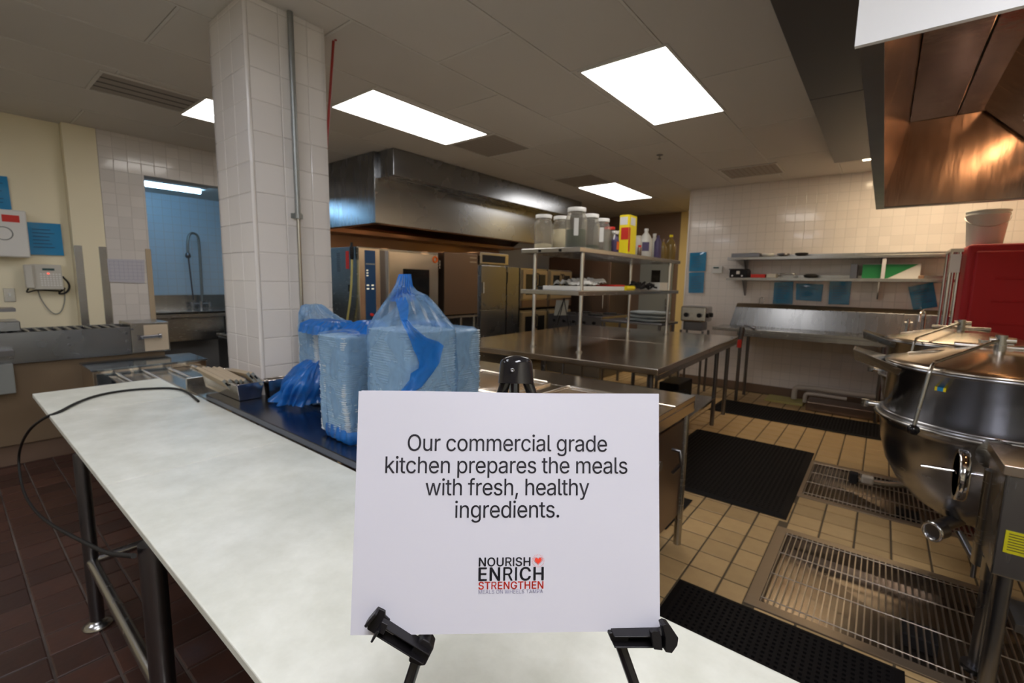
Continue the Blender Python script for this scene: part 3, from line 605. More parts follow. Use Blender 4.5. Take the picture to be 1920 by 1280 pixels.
(0,101):(404,(212,-8,185,-7,161,-2,138,6,117,16,98,30,82,46,68,64,56,85,46,108,40,132,35,159,34,187,35,215,39,242,46,267,55,290,67,311,81,329,97,346,115,359,135,370,157,378,180,383,205,384,221,384,236,382,251,379,266,374,280,368,294,361,307,351,319,341,331,329,341,315,350,299,357,282,363,263,368,242,370,219,371,194,371,169,75,169,75,221,338,221,310,202,309,220,307,237,303,254,298,269,291,282,283,294,273,305,263,314,250,321,237,326,222,329,205,330,189,329,173,326,159,321,146,313,135,304,125,294,116,282,109,270,103,256,99,241,97,226,96,211,96,178,97,157,100,139,104,122,110,106,118,92,128,80,139,70,151,61,165,55,179,50,195,47,212,46,224,47,234,48,244,50,254,53,263,56,271,61,278,66,285,73,292,80,297,88,302,96,306,105,365,91,360,77,353,63,345,51,335,39,324,29,311,19,298,11,283,4,266,-1,249,-5,231,-7),(23,24,25,23,25,26,22,23,26,22,26,27,22,27,28,21,22,28,21,28,29,20,21,29,20,29,30,20,30,31,19,20,31,19,31,32,18,19,32,18,32,57,57,32,33,18,57,58,56,57,33,17,18,58,55,56,33,17,58,59,55,33,34,54,55,34,17,59,60,53,54,34,17,60,61,53,34,35,52,53,35,17,61,62,16,17,62,51,52,35,16,62,63,51,35,36,50,51,36,16,63,64,15,16,64,15,64,65,49,50,36,49,36,37,15,65,66,48,49,37,14,15,66,48,37,38,14,66,67,47,48,38,47,38,39,13,14,67,13,67,68,46,47,44,44,47,39,13,68,43,43,68,69,13,43,42,69,43,46,46,43,44,45,44,39,69,46,45,45,39,40,12,13,42,70,69,45,70,45,40,70,40,41,11,12,42,71,70,41,11,42,41,11,41,71,10,11,71,10,71,72,10,72,73,9,10,73,9,73,74,8,9,74,8,74,75,93,94,95,92,93,95,8,75,76,92,95,96,91,92,96,7,8,76,7,76,77,90,91,96,90,96,97,89,90,97,7,77,78,88,89,97,6,7,78,88,97,98,6,78,79,87,88,98,86,87,98,6,79,80,85,86,98,85,98,99,6,80,81,84,85,99,83,84,99,6,81,82,82,83,99,6,82,99,5,6,99,5,99,100,4,5,100,4,100,101,4,101,102,3,4,102,3,102,103,2,3,103,2,103,104,2,104,105,1,2,105,1,105,106,0,1,106)),
(0,102):(254,(228,379,228,327,6,327,6,379,81,0,81,432,82,447,84,461,89,474,96,486,104,496,113,505,124,513,135,519,148,524,161,527,174,529,187,530,222,527,243,521,227,468,215,472,195,474,182,473,171,470,162,466,154,460,149,452,145,443,142,431,142,419,142,0),(2,3,0,2,0,1,16,17,18,15,16,18,14,15,18,14,18,19,13,14,19,13,19,20,12,13,20,11,12,20,10,11,21,21,11,20,9,10,21,8,9,22,22,9,21,7,8,23,23,8,22,7,23,24,7,24,25,7,25,26,6,7,26,6,26,27,6,27,28,5,6,28,5,28,29,4,5,29,4,29,30,4,30,31)),
(0,103):(425,(207,-151,187,-150,168,-148,150,-144,134,-140,119,-134,105,-127,93,-119,82,-110,73,-101,64,-91,57,-80,51,-69,101,-41,122,-66,128,-72,136,-78,145,-83,154,-88,165,-92,178,-95,192,-97,207,-97,229,-96,249,-92,267,-85,282,-75,295,-62,304,-47,310,-28,311,-6,311,68,306,68,287,41,280,34,272,28,263,21,252,16,241,11,227,8,212,5,195,5,173,6,152,10,132,17,113,27,95,39,80,53,67,71,55,90,46,112,39,136,35,163,34,191,35,220,39,246,46,271,55,293,66,314,80,332,95,347,112,361,131,371,152,378,173,383,196,384,213,384,228,382,242,378,253,373,264,367,273,360,281,353,288,346,308,319,313,319,313,379,372,379,372,-9,371,-32,367,-54,360,-73,350,-90,338,-104,324,-117,308,-127,291,-136,271,-142,251,-147,229,-150,205,59,222,60,237,63,251,68,264,75,275,84,285,95,293,107,300,121,305,137,309,154,312,172,312,193,312,212,309,231,305,248,300,264,293,278,285,291,275,303,264,312,251,320,237,325,222,329,205,330,188,329,172,325,158,320,145,312,134,302,124,290,115,277,109,262,103,246,99,229,97,212,96,193,97,173,99,155,103,138,109,123,116,108,124,96,134,85,145,76,158,68,172,63,188,60),(64,65,66,64,66,67,63,64,67,63,67,68,75,76,77,75,77,78,62,63,68,62,68,69,62,69,70,61,62,70,61,70,71,60,61,71,60,71,72,60,72,73,59,60,73,59,73,114,114,73,113,113,73,74,58,59,115,115,59,114,112,113,74,58,115,116,111,112,74,58,116,117,110,111,74,58,117,118,110,74,75,110,75,109,109,75,108,108,75,107,107,75,106,106,75,105,105,75,78,57,58,118,57,118,119,57,119,120,56,57,120,56,120,121,56,121,122,55,56,122,55,122,123,104,105,78,55,123,124,54,55,124,103,104,78,54,124,125,53,54,125,102,103,78,53,125,126,53,126,127,101,102,78,52,53,127,52,127,128,100,101,78,51,52,128,51,128,129,99,100,78,51,129,130,98,99,78,50,51,130,50,130,131,97,98,78,49,50,131,49,131,132,96,97,31,31,97,78,49,132,133,95,96,31,48,49,133,48,133,134,94,95,31,48,134,135,93,94,32,32,94,31,47,48,135,47,135,136,93,32,33,30,31,78,92,93,33,47,136,137,91,92,33,47,137,90,90,91,33,47,90,33,46,47,33,46,33,34,45,46,34,45,34,35,45,35,36,44,45,36,44,36,37,43,44,37,43,37,38,43,38,39,42,43,39,42,39,40,41,42,40,29,30,78,29,78,79,28,29,79,28,79,80,12,13,14,27,28,80,27,80,81,26,27,81,12,14,15,11,12,15,11,15,16,26,81,82,25,26,82,11,16,17,10,11,17,10,17,18,24,25,82,10,18,19,24,82,83,9,10,19,23,24,83,9,19,20,9,20,21,22,23,83,9,21,22,9,22,83,8,9,83,8,83,84,7,8,84,7,84,85,6,7,85,5,6,85,5,85,86,4,5,86,4,86,87,3,4,87,3,87,88,2,3,88,2,88,89,1,2,89,1,89,0)),
(0,104):(410,(114,227,114,0,53,0,53,509,114,509,114,287,102,287,112,312,124,332,137,349,152,362,169,372,187,379,207,383,227,384,246,383,264,380,280,376,295,369,309,360,321,349,332,336,341,321,348,304,353,285,356,264,357,240,357,0,296,0,296,235,295,256,290,275,283,291,273,304,260,315,246,323,229,328,210,329,197,328,184,326,172,322,161,317,150,311,141,303,133,293,126,283,121,271,117,257,114,243),(2,3,4,2,4,6,6,4,7,7,4,5,13,14,15,13,15,16,12,13,16,12,16,17,11,12,17,11,17,18,10,11,18,10,18,19,9,10,19,9,19,20,8,9,20,8,20,21,8,21,37,37,21,22,7,8,39,39,8,38,38,8,37,36,37,22,35,36,22,7,39,40,34,35,22,7,40,41,34,22,23,7,41,42,33,34,23,5,7,42,5,42,43,32,33,23,32,23,24,5,43,44,5,44,45,31,32,24,2,6,5,2,5,47,47,5,46,46,5,45,31,24,25,30,31,25,30,25,26,2,47,48,29,30,26,2,48,0,29,26,27,28,29,27,2,0,1)),
(0,105):(167,(53,0,53,379,114,379,114,0,84,443,75,444,67,446,60,449,54,455,48,461,44,468,42,475,41,483,42,491,44,499,48,506,54,512,60,517,67,521,75,523,84,524,92,523,100,521,107,517,114,512,119,506,123,499,126,491,126,483,126,475,123,468,119,461,114,455,107,449,100,446,92,444),(0,1,2,0,2,3,19,20,21,18,19,21,18,21,22,17,18,22,17,22,23,16,17,23,16,23,24,15,16,24,15,24,25,15,25,26,14,15,26,13,14,26,13,26,27,13,27,28,12,13,28,11,12,28,11,28,29,10,11,29,10,29,30,9,10,30,9,30,31,8,9,31,8,31,32,7,8,32,7,32,33,7,33,34,6,7,34,5,6,34,5,34,35,4,5,35)),
(0,107):(381,(110,137,110,212,121,212,284,379,360,379,184,199,177,199,53,0,53,509,114,509,114,0,294,0,148,186,191,229,372,0),(2,3,4,2,4,5,0,1,2,0,2,6,6,2,5,7,8,9,7,9,10,12,13,14,11,12,14)),
(0,108):(189,(139,-2,119,-1,101,3,86,10,74,20,65,33,58,47,54,65,53,84,53,509,114,509,114,99,114,87,115,77,117,68,120,62,124,58,130,54,137,53,146,52,160,53,170,54,181,3,162,-1),(8,9,10,8,10,11,8,11,12,8,12,13,7,8,13,7,13,14,7,14,15,6,7,15,6,15,16,6,16,17,6,17,18,20,21,22,19,20,22,6,18,19,6,19,22,5,6,22,4,5,22,3,4,22,2,3,22,1,2,22,1,22,23,1,23,0)),
(0,109):(610,(53,0,53,379,112,379,112,295,108,295,112,310,118,323,125,335,132,346,141,355,151,363,161,370,172,376,183,380,195,384,207,386,219,386,239,385,257,380,273,372,287,361,299,347,309,331,316,314,321,295,312,295,317,308,322,321,329,332,337,343,347,353,357,361,368,369,381,375,394,380,407,383,422,385,437,386,453,385,468,383,483,378,497,372,510,364,522,354,532,342,541,328,548,313,553,296,556,276,557,255,557,0,496,0,496,254,494,273,490,289,483,302,473,313,460,321,447,326,433,329,419,330,406,330,395,328,384,324,374,320,365,314,358,307,351,299,345,290,341,280,338,270,336,259,335,247,335,0,274,0,274,260,273,275,269,288,262,301,253,311,242,320,229,326,215,329,199,330,188,330,178,328,168,325,158,320,148,314,140,307,132,299,126,289,121,278,117,266,114,253,114,238,114,0),(15,16,17,36,37,38,14,15,17,35,36,38,35,38,39,14,17,18,13,14,18,34,35,39,34,39,40,12,13,18,33,34,40,12,18,19,0,1,2,0,2,4,4,2,5,5,2,3,33,40,41,11,12,19,32,33,41,11,19,20,32,41,42,10,11,20,31,32,42,31,42,43,9,10,20,30,31,43,9,20,21,8,9,21,30,43,44,29,30,44,8,21,22,7,8,22,28,29,44,28,44,45,6,7,84,84,7,83,83,7,22,27,28,61,61,28,60,60,28,45,83,22,82,82,22,23,59,60,45,6,84,85,27,61,62,58,59,45,81,82,23,58,45,46,6,85,86,27,62,63,57,58,46,80,81,23,6,86,87,27,63,64,5,6,87,26,27,64,56,57,46,5,87,88,26,64,65,79,80,23,5,88,89,79,23,26,26,23,24,26,65,66,56,46,47,55,56,47,78,79,26,3,5,89,78,26,25,24,26,66,3,89,90,24,66,67,54,55,47,77,78,25,24,67,68,3,90,91,54,47,48,0,4,3,0,3,93,93,3,92,92,3,91,77,25,24,77,24,68,77,68,69,53,54,48,76,77,69,76,69,70,53,48,49,75,76,70,52,53,49,75,70,71,0,93,94,74,75,71,74,71,72,52,49,50,51,52,50,0,94,95,74,72,73,0,95,96)),
(0,110):(410,(114,227,114,0,53,0,53,379,112,379,112,287,102,287,112,312,124,332,137,349,152,362,169,372,187,379,207,383,227,384,246,383,264,380,280,376,295,369,309,360,321,349,332,336,341,321,348,304,353,285,356,264,357,240,357,0,296,0,296,235,295,256,290,275,283,291,273,304,260,315,246,323,229,328,210,329,197,328,184,326,172,322,161,317,150,311,141,303,133,293,126,283,121,271,117,257,114,243),(13,14,15,13,15,16,12,13,16,12,16,17,2,3,4,2,4,6,6,4,5,11,12,17,11,17,18,10,11,18,10,18,19,9,10,19,9,19,20,8,9,20,8,20,21,8,21,37,37,21,22,7,8,39,39,8,38,38,8,37,36,37,22,35,36,22,7,39,40,34,35,22,7,40,41,34,22,23,7,41,42,33,34,23,6,7,42,6,42,43,32,33,23,32,23,24,6,43,44,6,44,45,31,32,24,2,6,47,47,6,46,46,6,45,31,24,25,30,31,25,30,25,26,2,47,48,29,30,26,2,48,0,29,26,27,28,29,27,2,0,1)),
(0,111):(415,(207,-8,182,-7,159,-2,137,6,117,16,98,30,82,46,68,64,56,85,46,108,40,133,36,159,34,187,36,216,40,243,46,268,56,291,68,312,82,330,98,346,117,360,137,371,159,378,182,383,207,384,233,383,256,378,278,371,299,360,317,346,333,330,347,312,359,291,369,268,376,243,380,216,381,187,380,159,376,133,369,108,359,85,347,64,333,46,317,30,299,16,278,6,256,-2,233,-7,207,46,226,48,242,51,257,57,270,66,282,76,292,89,300,102,307,117,312,134,316,151,318,169,319,187,318,206,316,224,312,242,307,258,300,274,292,287,282,300,270,310,257,319,242,325,226,329,207,330,189,329,173,325,158,319,145,310,134,300,124,287,115,274,108,258,103,242,99,224,97,206,96,187,97,169,99,151,103,134,108,117,115,102,124,89,134,76,145,66,158,57,173,51,189,48),(23,24,25,23,25,26,22,23,26,21,22,26,21,26,27,20,21,27,20,27,28,19,20,28,19,28,29,19,29,30,18,19,30,18,30,72,72,30,71,71,30,31,17,18,73,73,18,72,17,73,74,70,71,31,17,74,75,69,70,31,17,75,76,68,69,31,16,17,76,68,31,32,16,76,77,67,68,32,16,77,78,66,67,32,15,16,78,66,32,33,15,78,79,65,66,33,15,79,80,64,65,33,14,15,80,64,33,34,14,80,81,63,64,34,63,34,35,13,14,81,13,81,82,62,63,35,13,82,83,61,62,35,12,13,83,61,35,36,12,83,84,60,61,36,11,12,84,11,84,85,59,60,36,59,36,37,58,59,37,11,85,86,10,11,86,58,37,38,10,86,87,57,58,38,56,57,38,10,87,88,9,10,88,56,38,39,9,88,89,55,56,39,8,9,89,55,39,40,54,55,40,8,89,90,53,54,40,8,90,91,7,8,91,53,40,41,52,53,41,7,91,92,7,92,93,51,52,41,6,7,93,51,41,42,6,93,94,50,51,42,6,94,95,49,50,42,6,95,48,48,49,42,6,48,42,5,6,42,5,42,43,4,5,43,4,43,44,3,4,44,3,44,45,2,3,45,2,45,46,1,2,46,1,46,47,0,1,47)),
(0,112):(424,(53,-143,53,379,112,379,112,319,118,319,137,346,144,353,152,360,161,367,171,373,183,378,197,381,212,384,229,384,252,383,274,378,294,371,313,361,330,347,345,332,359,313,370,293,379,270,385,245,389,218,390,189,389,160,385,133,379,108,370,84,359,64,346,45,330,29,313,16,294,5,274,-2,252,-7,229,-8,213,-7,198,-5,184,-1,173,4,162,10,153,17,145,24,138,31,118,59,114,59,114,-143,220,47,237,48,253,51,267,57,279,66,291,76,301,88,309,101,316,117,321,133,325,151,327,170,328,189,327,209,325,227,321,245,316,261,309,276,301,290,291,301,280,311,267,319,253,325,237,329,220,330,203,329,188,325,174,320,161,312,150,302,140,291,132,278,125,263,120,247,116,229,113,210,113,189,113,169,116,150,120,132,125,115,132,100,140,86,150,75,162,65,174,57,188,51,204,48),(12,13,14,11,12,14,11,14,15,10,11,15,0,1,2,0,2,3,10,15,16,9,10,16,8,9,16,8,16,17,7,8,17,7,17,18,6,7,18,5,6,18,5,18,19,4,5,74,74,5,73,73,5,19,73,19,72,72,19,20,4,74,75,71,72,20,4,75,76,70,71,20,4,76,77,69,70,20,0,3,4,0,4,83,83,4,82,82,4,81,81,4,80,80,4,79,79,4,78,78,4,77,69,20,21,68,69,21,67,68,21,67,21,22,66,67,22,65,66,22,65,22,23,64,65,23,63,64,23,63,23,24,0,83,84,62,63,24,62,24,25,0,84,85,61,62,25,0,85,86,60,61,25,60,25,26,59,60,26,0,86,87,59,26,27,58,59,27,0,87,88,57,58,27,57,27,28,0,88,89,56,57,28,0,89,47,47,89,90,56,28,29,55,56,29,47,90,91,54,55,29,47,91,92,54,29,30,53,54,30,47,92,93,52,53,30,47,93,46,46,93,94,52,30,31,0,47,48,45,46,94,51,52,31,45,94,95,50,51,31,45,95,96,49,50,31,45,96,49,45,49,31,45,31,32,44,45,32,44,32,33,43,44,33,42,43,33,42,33,34,41,42,34,41,34,35,40,41,35,39,40,35,39,35,36,38,39,36,38,36,37)),
(0,114):(259,(53,0,53,379,112,379,112,321,115,321,122,335,130,347,140,358,152,367,166,375,181,380,196,384,213,385,229,384,243,384,243,322,230,324,207,326,194,325,182,323,170,319,159,315,149,309,140,301,132,293,126,284,121,273,117,262,114,250,114,237,114,0),(11,12,13,11,13,14,11,14,15,10,11,15,9,10,15,0,1,2,0,2,3,8,9,15,7,8,15,6,7,15,5,6,16,16,6,15,4,5,17,17,5,16,4,17,18,4,18,19,4,19,20,0,3,4,0,4,27,27,4,26,26,4,25,25,4,24,24,4,23,23,4,22,22,4,21,21,4,20,0,27,28,0,28,29,0,29,30)),
(0,115):(365,(182,-8,163,-7,145,-5,128,-2,112,3,98,10,84,18,72,27,62,38,53,50,45,63,40,78,36,94,94,107,99,92,105,79,114,69,124,60,136,54,150,49,165,46,181,45,200,46,217,50,232,55,244,62,255,71,262,81,267,91,268,103,267,112,265,121,260,129,254,136,246,142,237,147,225,151,212,155,149,170,125,177,104,186,87,196,72,208,61,222,53,237,48,255,47,274,48,290,51,305,57,319,65,332,75,343,87,354,100,363,115,370,131,377,149,381,167,384,187,384,206,384,223,381,239,378,254,372,267,366,279,358,290,349,299,339,307,328,314,316,319,303,324,290,268,277,264,288,258,298,251,307,243,316,232,323,219,328,205,331,187,333,171,332,156,329,143,324,131,317,121,308,114,299,110,289,109,277,110,267,112,258,117,250,124,243,133,237,144,232,157,227,172,223,229,209,254,202,275,194,292,183,306,171,317,158,325,142,330,125,331,107,330,90,326,75,321,61,312,47,302,35,290,24,276,15,260,6,242,0,223,-5,203,-7),(57,58,59,57,59,60,56,57,60,56,60,61,55,56,61,55,61,62,54,55,62,54,62,63,53,54,63,53,63,64,52,53,64,52,64,65,51,52,65,51,65,66,50,51,66,50,66,79,79,66,67,50,79,80,78,79,67,50,80,81,49,50,81,77,78,67,49,81,82,76,77,67,76,67,68,49,82,83,75,76,68,48,49,83,48,83,84,75,68,69,74,75,69,48,84,85,73,74,69,47,48,85,73,69,70,47,85,86,72,73,70,72,70,71,46,47,86,46,86,87,46,87,88,45,46,88,45,88,89,45,89,90,44,45,90,44,90,91,44,91,92,43,44,92,43,92,93,43,93,94,43,94,95,43,95,96,42,43,96,42,96,97,41,42,97,41,97,98,40,41,98,40,98,99,39,40,99,39,99,100,38,39,100,38,100,101,37,38,101,37,101,102,36,37,102,35,36,102,34,35,102,34,102,103,33,34,103,32,33,103,31,32,103,31,103,104,30,31,104,29,30,104,12,13,14,29,104,105,28,29,105,11,12,14,11,14,15,27,28,105,27,105,106,26,27,106,11,15,16,10,11,16,26,106,107,25,26,107,10,16,17,9,10,17,24,25,107,24,107,108,9,17,18,23,24,108,9,18,19,8,9,19,22,23,108,8,19,20,22,108,109,21,22,109,8,20,21,8,21,109,7,8,109,7,109,110,6,7,110,6,110,111,5,6,111,5,111,112,4,5,112,4,112,113,3,4,113,3,113,114,2,3,114,2,114,115,1,2,115,1,115,0)),
(0,116):(227,(204,379,204,327,6,327,6,379,65,471,126,471,126,98,127,86,128,76,132,68,136,61,142,56,150,53,159,51,170,50,185,51,202,54,213,2,192,-3,168,-4,145,-3,125,2,107,10,92,21,80,35,72,52,67,71,65,93),(2,3,0,2,0,1,27,4,5,27,5,6,27,6,7,26,27,7,26,7,8,26,8,9,25,26,9,25,9,10,25,10,11,25,11,12,15,16,17,25,12,13,24,25,13,14,15,17,24,13,14,24,14,17,23,24,17,22,23,17,21,22,17,20,21,17,20,17,18,19,20,18)),
(0,117):(410,(182,-5,164,-4,146,-1,130,4,115,11,101,20,89,31,78,44,69,59,62,76,57,95,54,116,53,139,53,379,114,379,114,144,115,123,119,105,127,89,137,75,150,64,164,56,181,52,200,50,213,51,226,53,238,57,249,62,259,69,268,77,276,86,283,97,289,109,293,122,295,137,296,153,296,379,357,379,357,0,298,0,298,92,307,92,297,67,286,47,272,30,257,17,240,7,222,0,203,-4),(12,13,14,12,14,15,35,36,37,35,37,38,34,35,38,12,15,16,11,12,16,33,34,38,11,16,17,32,33,41,41,33,38,10,11,17,31,32,41,10,17,18,30,31,40,40,31,41,9,10,18,30,40,42,42,40,39,42,41,38,9,18,19,29,30,42,28,29,42,8,9,19,8,19,20,27,28,42,27,42,43,39,42,38,8,20,21,26,27,43,7,8,21,25,26,43,7,21,22,24,25,43,7,22,23,23,24,43,7,23,43,7,43,44,6,7,44,5,6,44,5,44,45,4,5,45,4,45,46,3,4,46,3,46,47,2,3,47,2,47,48,1,2,48,1,48,0)),
(0,119):(567,(138,0,23,379,87,379,133,214,154,137,175,41,165,41,186,135,206,214,252,379,316,379,362,214,382,136,402,41,391,41,413,135,434,214,480,379,545,379,429,0,368,0,319,172,305,225,291,280,277,338,291,338,277,280,263,225,248,172,199,0),(0,1,2,0,2,3,8,9,24,24,9,10,24,10,25,25,10,11,16,17,18,16,18,19,8,24,26,26,24,23,26,25,23,23,25,11,8,26,27,22,23,11,21,22,11,8,27,28,0,3,4,7,8,28,21,11,12,15,16,19,7,28,29,20,21,12,0,4,6,6,4,5,20,12,14,14,12,13,14,15,19,6,7,29,0,6,29,20,14,19)),
(0,121):(389,(47,-139,61,-86,71,-87,80,-89,88,-90,96,-90,104,-89,111,-87,118,-84,124,-80,130,-74,136,-67,141,-58,146,-48,151,-36,163,-1,17,379,84,379,165,155,187,87,206,21,184,21,202,87,224,155,305,379,371,379,204,-58,198,-72,191,-85,184,-97,177,-107,168,-116,159,-124,150,-130,139,-136,128,-140,117,-143,104,-145,91,-145,65,-143),(15,16,17,15,17,18,23,24,25,23,25,26,15,18,19,22,23,20,20,23,26,21,22,20,15,19,20,15,20,26,14,15,26,13,14,26,12,13,26,12,26,27,11,12,27,10,11,27,10,27,28,9,10,28,8,9,28,7,8,28,7,28,29,0,1,2,6,7,29,0,2,3,5,6,29,0,3,4,4,5,29,0,4,29,0,29,30,0,30,31,0,31,32,0,32,33,0,33,34,0,34,35,39,0,35,39,35,36,39,36,37,38,39,37)),
(1,67):(510,(267,-7,235,-5,205,1,177,11,150,25,126,42,104,63,86,88,70,115,57,146,48,179,42,215,40,254,42,293,48,329,57,362,70,393,86,421,104,445,126,466,150,484,177,498,205,508,235,514,267,516,286,515,305,513,323,509,340,504,357,498,373,490,388,481,402,471,415,460,427,447,438,433,448,418,456,402,463,385,469,367,473,348,408,348,405,361,401,373,395,384,389,395,382,404,375,413,366,421,357,428,348,435,337,440,327,445,315,449,304,452,292,454,280,455,267,456,245,454,223,450,203,443,184,432,166,419,150,403,137,385,125,364,116,340,109,314,105,285,103,254,105,223,109,194,116,168,125,145,137,123,151,105,166,89,184,76,203,66,223,59,245,54,267,53,280,53,292,55,304,57,315,60,327,64,337,69,348,74,357,81,366,88,375,96,382,105,389,114,395,125,401,136,405,148,408,160,473,160,469,142,463,124,457,107,448,91,438,76,428,62,416,49,402,38,388,28,373,19,357,11,341,5,323,0,305,-4,286,-6),(23,24,25,23,25,26,22,23,26,22,26,27,22,27,28,21,22,28,21,28,29,21,29,30,20,21,30,20,30,31,19,20,31,19,31,32,19,32,33,18,19,58,58,19,57,57,19,33,57,33,56,56,33,34,55,56,34,18,58,59,54,55,34,53,54,34,18,59,60,52,53,34,52,34,35,51,52,35,17,18,60,17,60,61,50,51,35,49,50,35,49,35,36,17,61,62,48,49,36,47,48,36,16,17,62,16,62,63,47,36,37,46,47,37,45,46,37,16,63,64,45,37,38,44,45,38,15,16,64,44,38,39,15,64,65,43,44,39,42,43,39,42,39,40,15,65,66,14,15,66,41,42,40,14,66,67,13,14,67,13,67,68,12,13,68,12,68,69,11,12,69,11,69,70,11,70,71,10,11,71,10,71,72,9,10,72,9,72,73,96,97,98,96,98,99,95,96,99,8,9,73,8,73,74,95,99,100,94,95,100,93,94,100,93,100,101,8,74,75,7,8,75,92,93,101,92,101,102,7,75,76,91,92,102,90,91,102,90,102,103,7,76,77,89,90,103,6,7,77,88,89,103,6,77,78,88,103,104,87,88,104,86,87,104,6,78,79,85,86,104,5,6,79,85,104,105,84,85,105,5,79,80,83,84,105,82,83,105,5,80,81,81,82,105,5,81,105,5,105,106,4,5,106,4,106,107,4,107,108,3,4,108,3,108,109,2,3,109,2,109,110,2,110,111,1,2,111,1,111,112,1,112,113,0,1,113)),
(1,69):(419,(60,0,60,509,372,509,372,452,125,452,125,286,355,286,355,229,125,229,125,57,375,57,375,0),(0,1,4,4,1,2,4,2,3,0,4,5,0,5,8,8,5,6,8,6,7,0,8,9,0,9,10,0,10,11)),
(1,71):(520,(269,-7,236,-5,205,1,176,11,149,25,125,43,104,64,85,88,69,116,57,146,47,179,42,215,40,254,42,293,47,329,57,362,69,393,85,421,103,445,125,466,149,484,175,498,203,508,233,514,265,516,285,515,304,513,322,509,340,504,358,497,374,489,389,480,403,469,416,458,429,445,439,431,449,416,458,401,465,384,470,367,474,349,408,349,404,361,399,372,393,383,387,393,380,403,373,411,365,420,356,427,347,434,337,439,326,444,315,448,304,452,291,454,279,455,265,456,243,454,222,450,202,443,183,432,166,419,150,404,137,385,125,364,116,340,109,314,105,285,103,254,105,223,109,194,116,168,125,145,137,124,151,105,166,90,184,76,203,66,224,59,246,54,269,53,290,54,309,57,328,63,345,71,360,81,374,93,386,107,396,123,404,141,410,160,414,180,415,202,434,199,283,199,283,256,478,256,478,200,476,170,471,141,463,115,451,91,436,69,419,50,399,33,377,19,352,8,326,0,298,-5),(23,24,25,23,25,26,22,23,26,22,26,27,22,27,28,21,22,28,21,28,29,20,21,29,20,29,30,20,30,31,19,20,31,19,31,32,19,32,33,18,19,58,58,19,57,57,19,33,57,33,56,56,33,34,55,56,34,18,58,59,54,55,34,53,54,34,18,59,60,52,53,34,17,18,60,52,34,35,51,52,35,17,60,61,50,51,35,49,50,35,17,61,62,49,35,36,48,49,36,16,17,62,47,48,36,16,62,63,47,36,37,46,47,37,16,63,64,45,46,37,45,37,38,15,16,64,44,45,38,15,64,65,44,38,39,43,44,39,42,43,39,42,39,40,15,65,66,14,15,66,41,42,40,14,66,67,13,14,67,13,67,68,12,13,68,12,68,69,95,96,97,95,97,93,93,97,98,11,12,69,11,69,70,11,70,71,10,11,71,95,93,92,94,93,98,94,98,99,92,95,94,92,94,99,10,71,72,91,92,99,9,10,72,91,99,100,9,72,73,90,91,100,8,9,73,8,73,74,90,100,101,89,90,101,8,74,75,88,89,101,7,8,75,88,101,102,87,88,102,7,75,76,86,87,102,86,102,103,7,76,77,6,7,77,85,86,103,6,77,78,84,85,103,84,103,104,6,78,79,5,6,79,83,84,104,5,79,80,82,83,104,5,80,81,81,82,104,5,81,104,5,104,105,4,5,105,4,105,106,3,4,106,3,106,107,2,3,107,2,107,108,1,2,108,1,108,109,0,1,109)),
(1,72):(517,(60,0,60,509,125,509,125,289,392,289,392,509,457,509,457,0,392,0,392,232,125,232,125,0),(0,1,2,0,2,3,4,5,6,4,6,7,0,3,10,10,3,4,10,4,9,9,4,7,0,10,11,8,9,7)),
(1,73):(170,(62,0,108,0,108,509,62,509),(0,1,2,0,2,3)),
(1,78):(523,(60,0,60,509,136,509,343,183,363,151,388,107,414,55,405,54,401,108,399,157,399,195,399,509,463,509,463,0,387,0,202,290,177,331,148,381,108,452,119,454,122,384,124,328,125,291,125,0),(0,1,18,18,1,2,18,2,19,19,2,3,10,11,12,10,12,13,20,19,17,17,19,3,0,18,20,20,18,17,0,20,21,16,17,3,15,16,3,0,21,22,0,22,23,14,15,3,9,10,13,14,3,4,8,9,13,14,4,5,7,8,6,6,8,13,14,5,6,14,6,13)),
(1,79):(533,(267,-7,235,-5,205,1,177,11,150,25,126,42,105,63,86,88,70,115,57,146,48,179,42,215,40,254,42,293,48,329,57,362,70,393,86,421,105,445,126,466,150,484,177,498,205,508,235,514,267,516,299,514,329,508,357,498,384,484,408,466,429,445,448,421,464,393,477,362,486,329,491,293,493,254,491,215,486,179,477,146,464,115,448,88,429,63,408,42,384,25,357,11,329,1,299,-5,267,53,289,54,310,59,330,66,349,76,367,89,383,105,396,123,408,144,418,168,425,194,429,223,430,254,429,286,425,314,418,341,408,365,396,386,383,404,367,420,349,433,330,443,310,450,289,454,267,456,245,454,223,450,203,443,184,433,167,420,151,404,137,385,125,364,116,340,109,314,105,285,103,254,105,223,109,194,116,168,125,144,137,123,151,105,167,89,184,76,203,66,223,59,245,54),(23,24,25,22,23,25,22,25,26,21,22,26,21,26,27,21,27,28,20,21,28,19,20,28,19,28,29,19,29,30,18,19,73,73,19,72,72,19,71,71,19,30,70,71,30,18,73,74,69,70,30,18,74,75,69,30,31,17,18,75,68,69,31,17,75,76,67,68,31,17,76,77,16,17,77,67,31,32,66,67,32,16,77,78,65,66,32,16,78,79,15,16,79,65,32,33,64,65,33,15,79,80,63,64,33,15,80,81,14,15,81,63,33,34,62,63,34,14,81,82,13,14,82,62,34,35,61,62,35,13,82,83,61,35,36,12,13,83,60,61,36,12,83,84,11,12,84,11,84,85,59,60,36,59,36,37,11,85,86,58,59,37,10,11,86,58,37,38,10,86,87,57,58,38,57,38,39,9,10,87,9,87,88,56,57,39,8,9,88,56,39,40,8,88,89,55,56,40,8,89,90,54,55,40,7,8,90,54,40,41,7,90,91,53,54,41,7,91,92,52,53,41,6,7,92,52,41,42,6,92,93,51,52,42,6,93,94,50,51,42,5,6,94,50,42,43,5,94,95,49,50,43,5,95,48,48,49,43,5,48,43,5,43,44,4,5,44,3,4,44,3,44,45,3,45,46,2,3,46,2,46,47,1,2,47,1,47,0)),
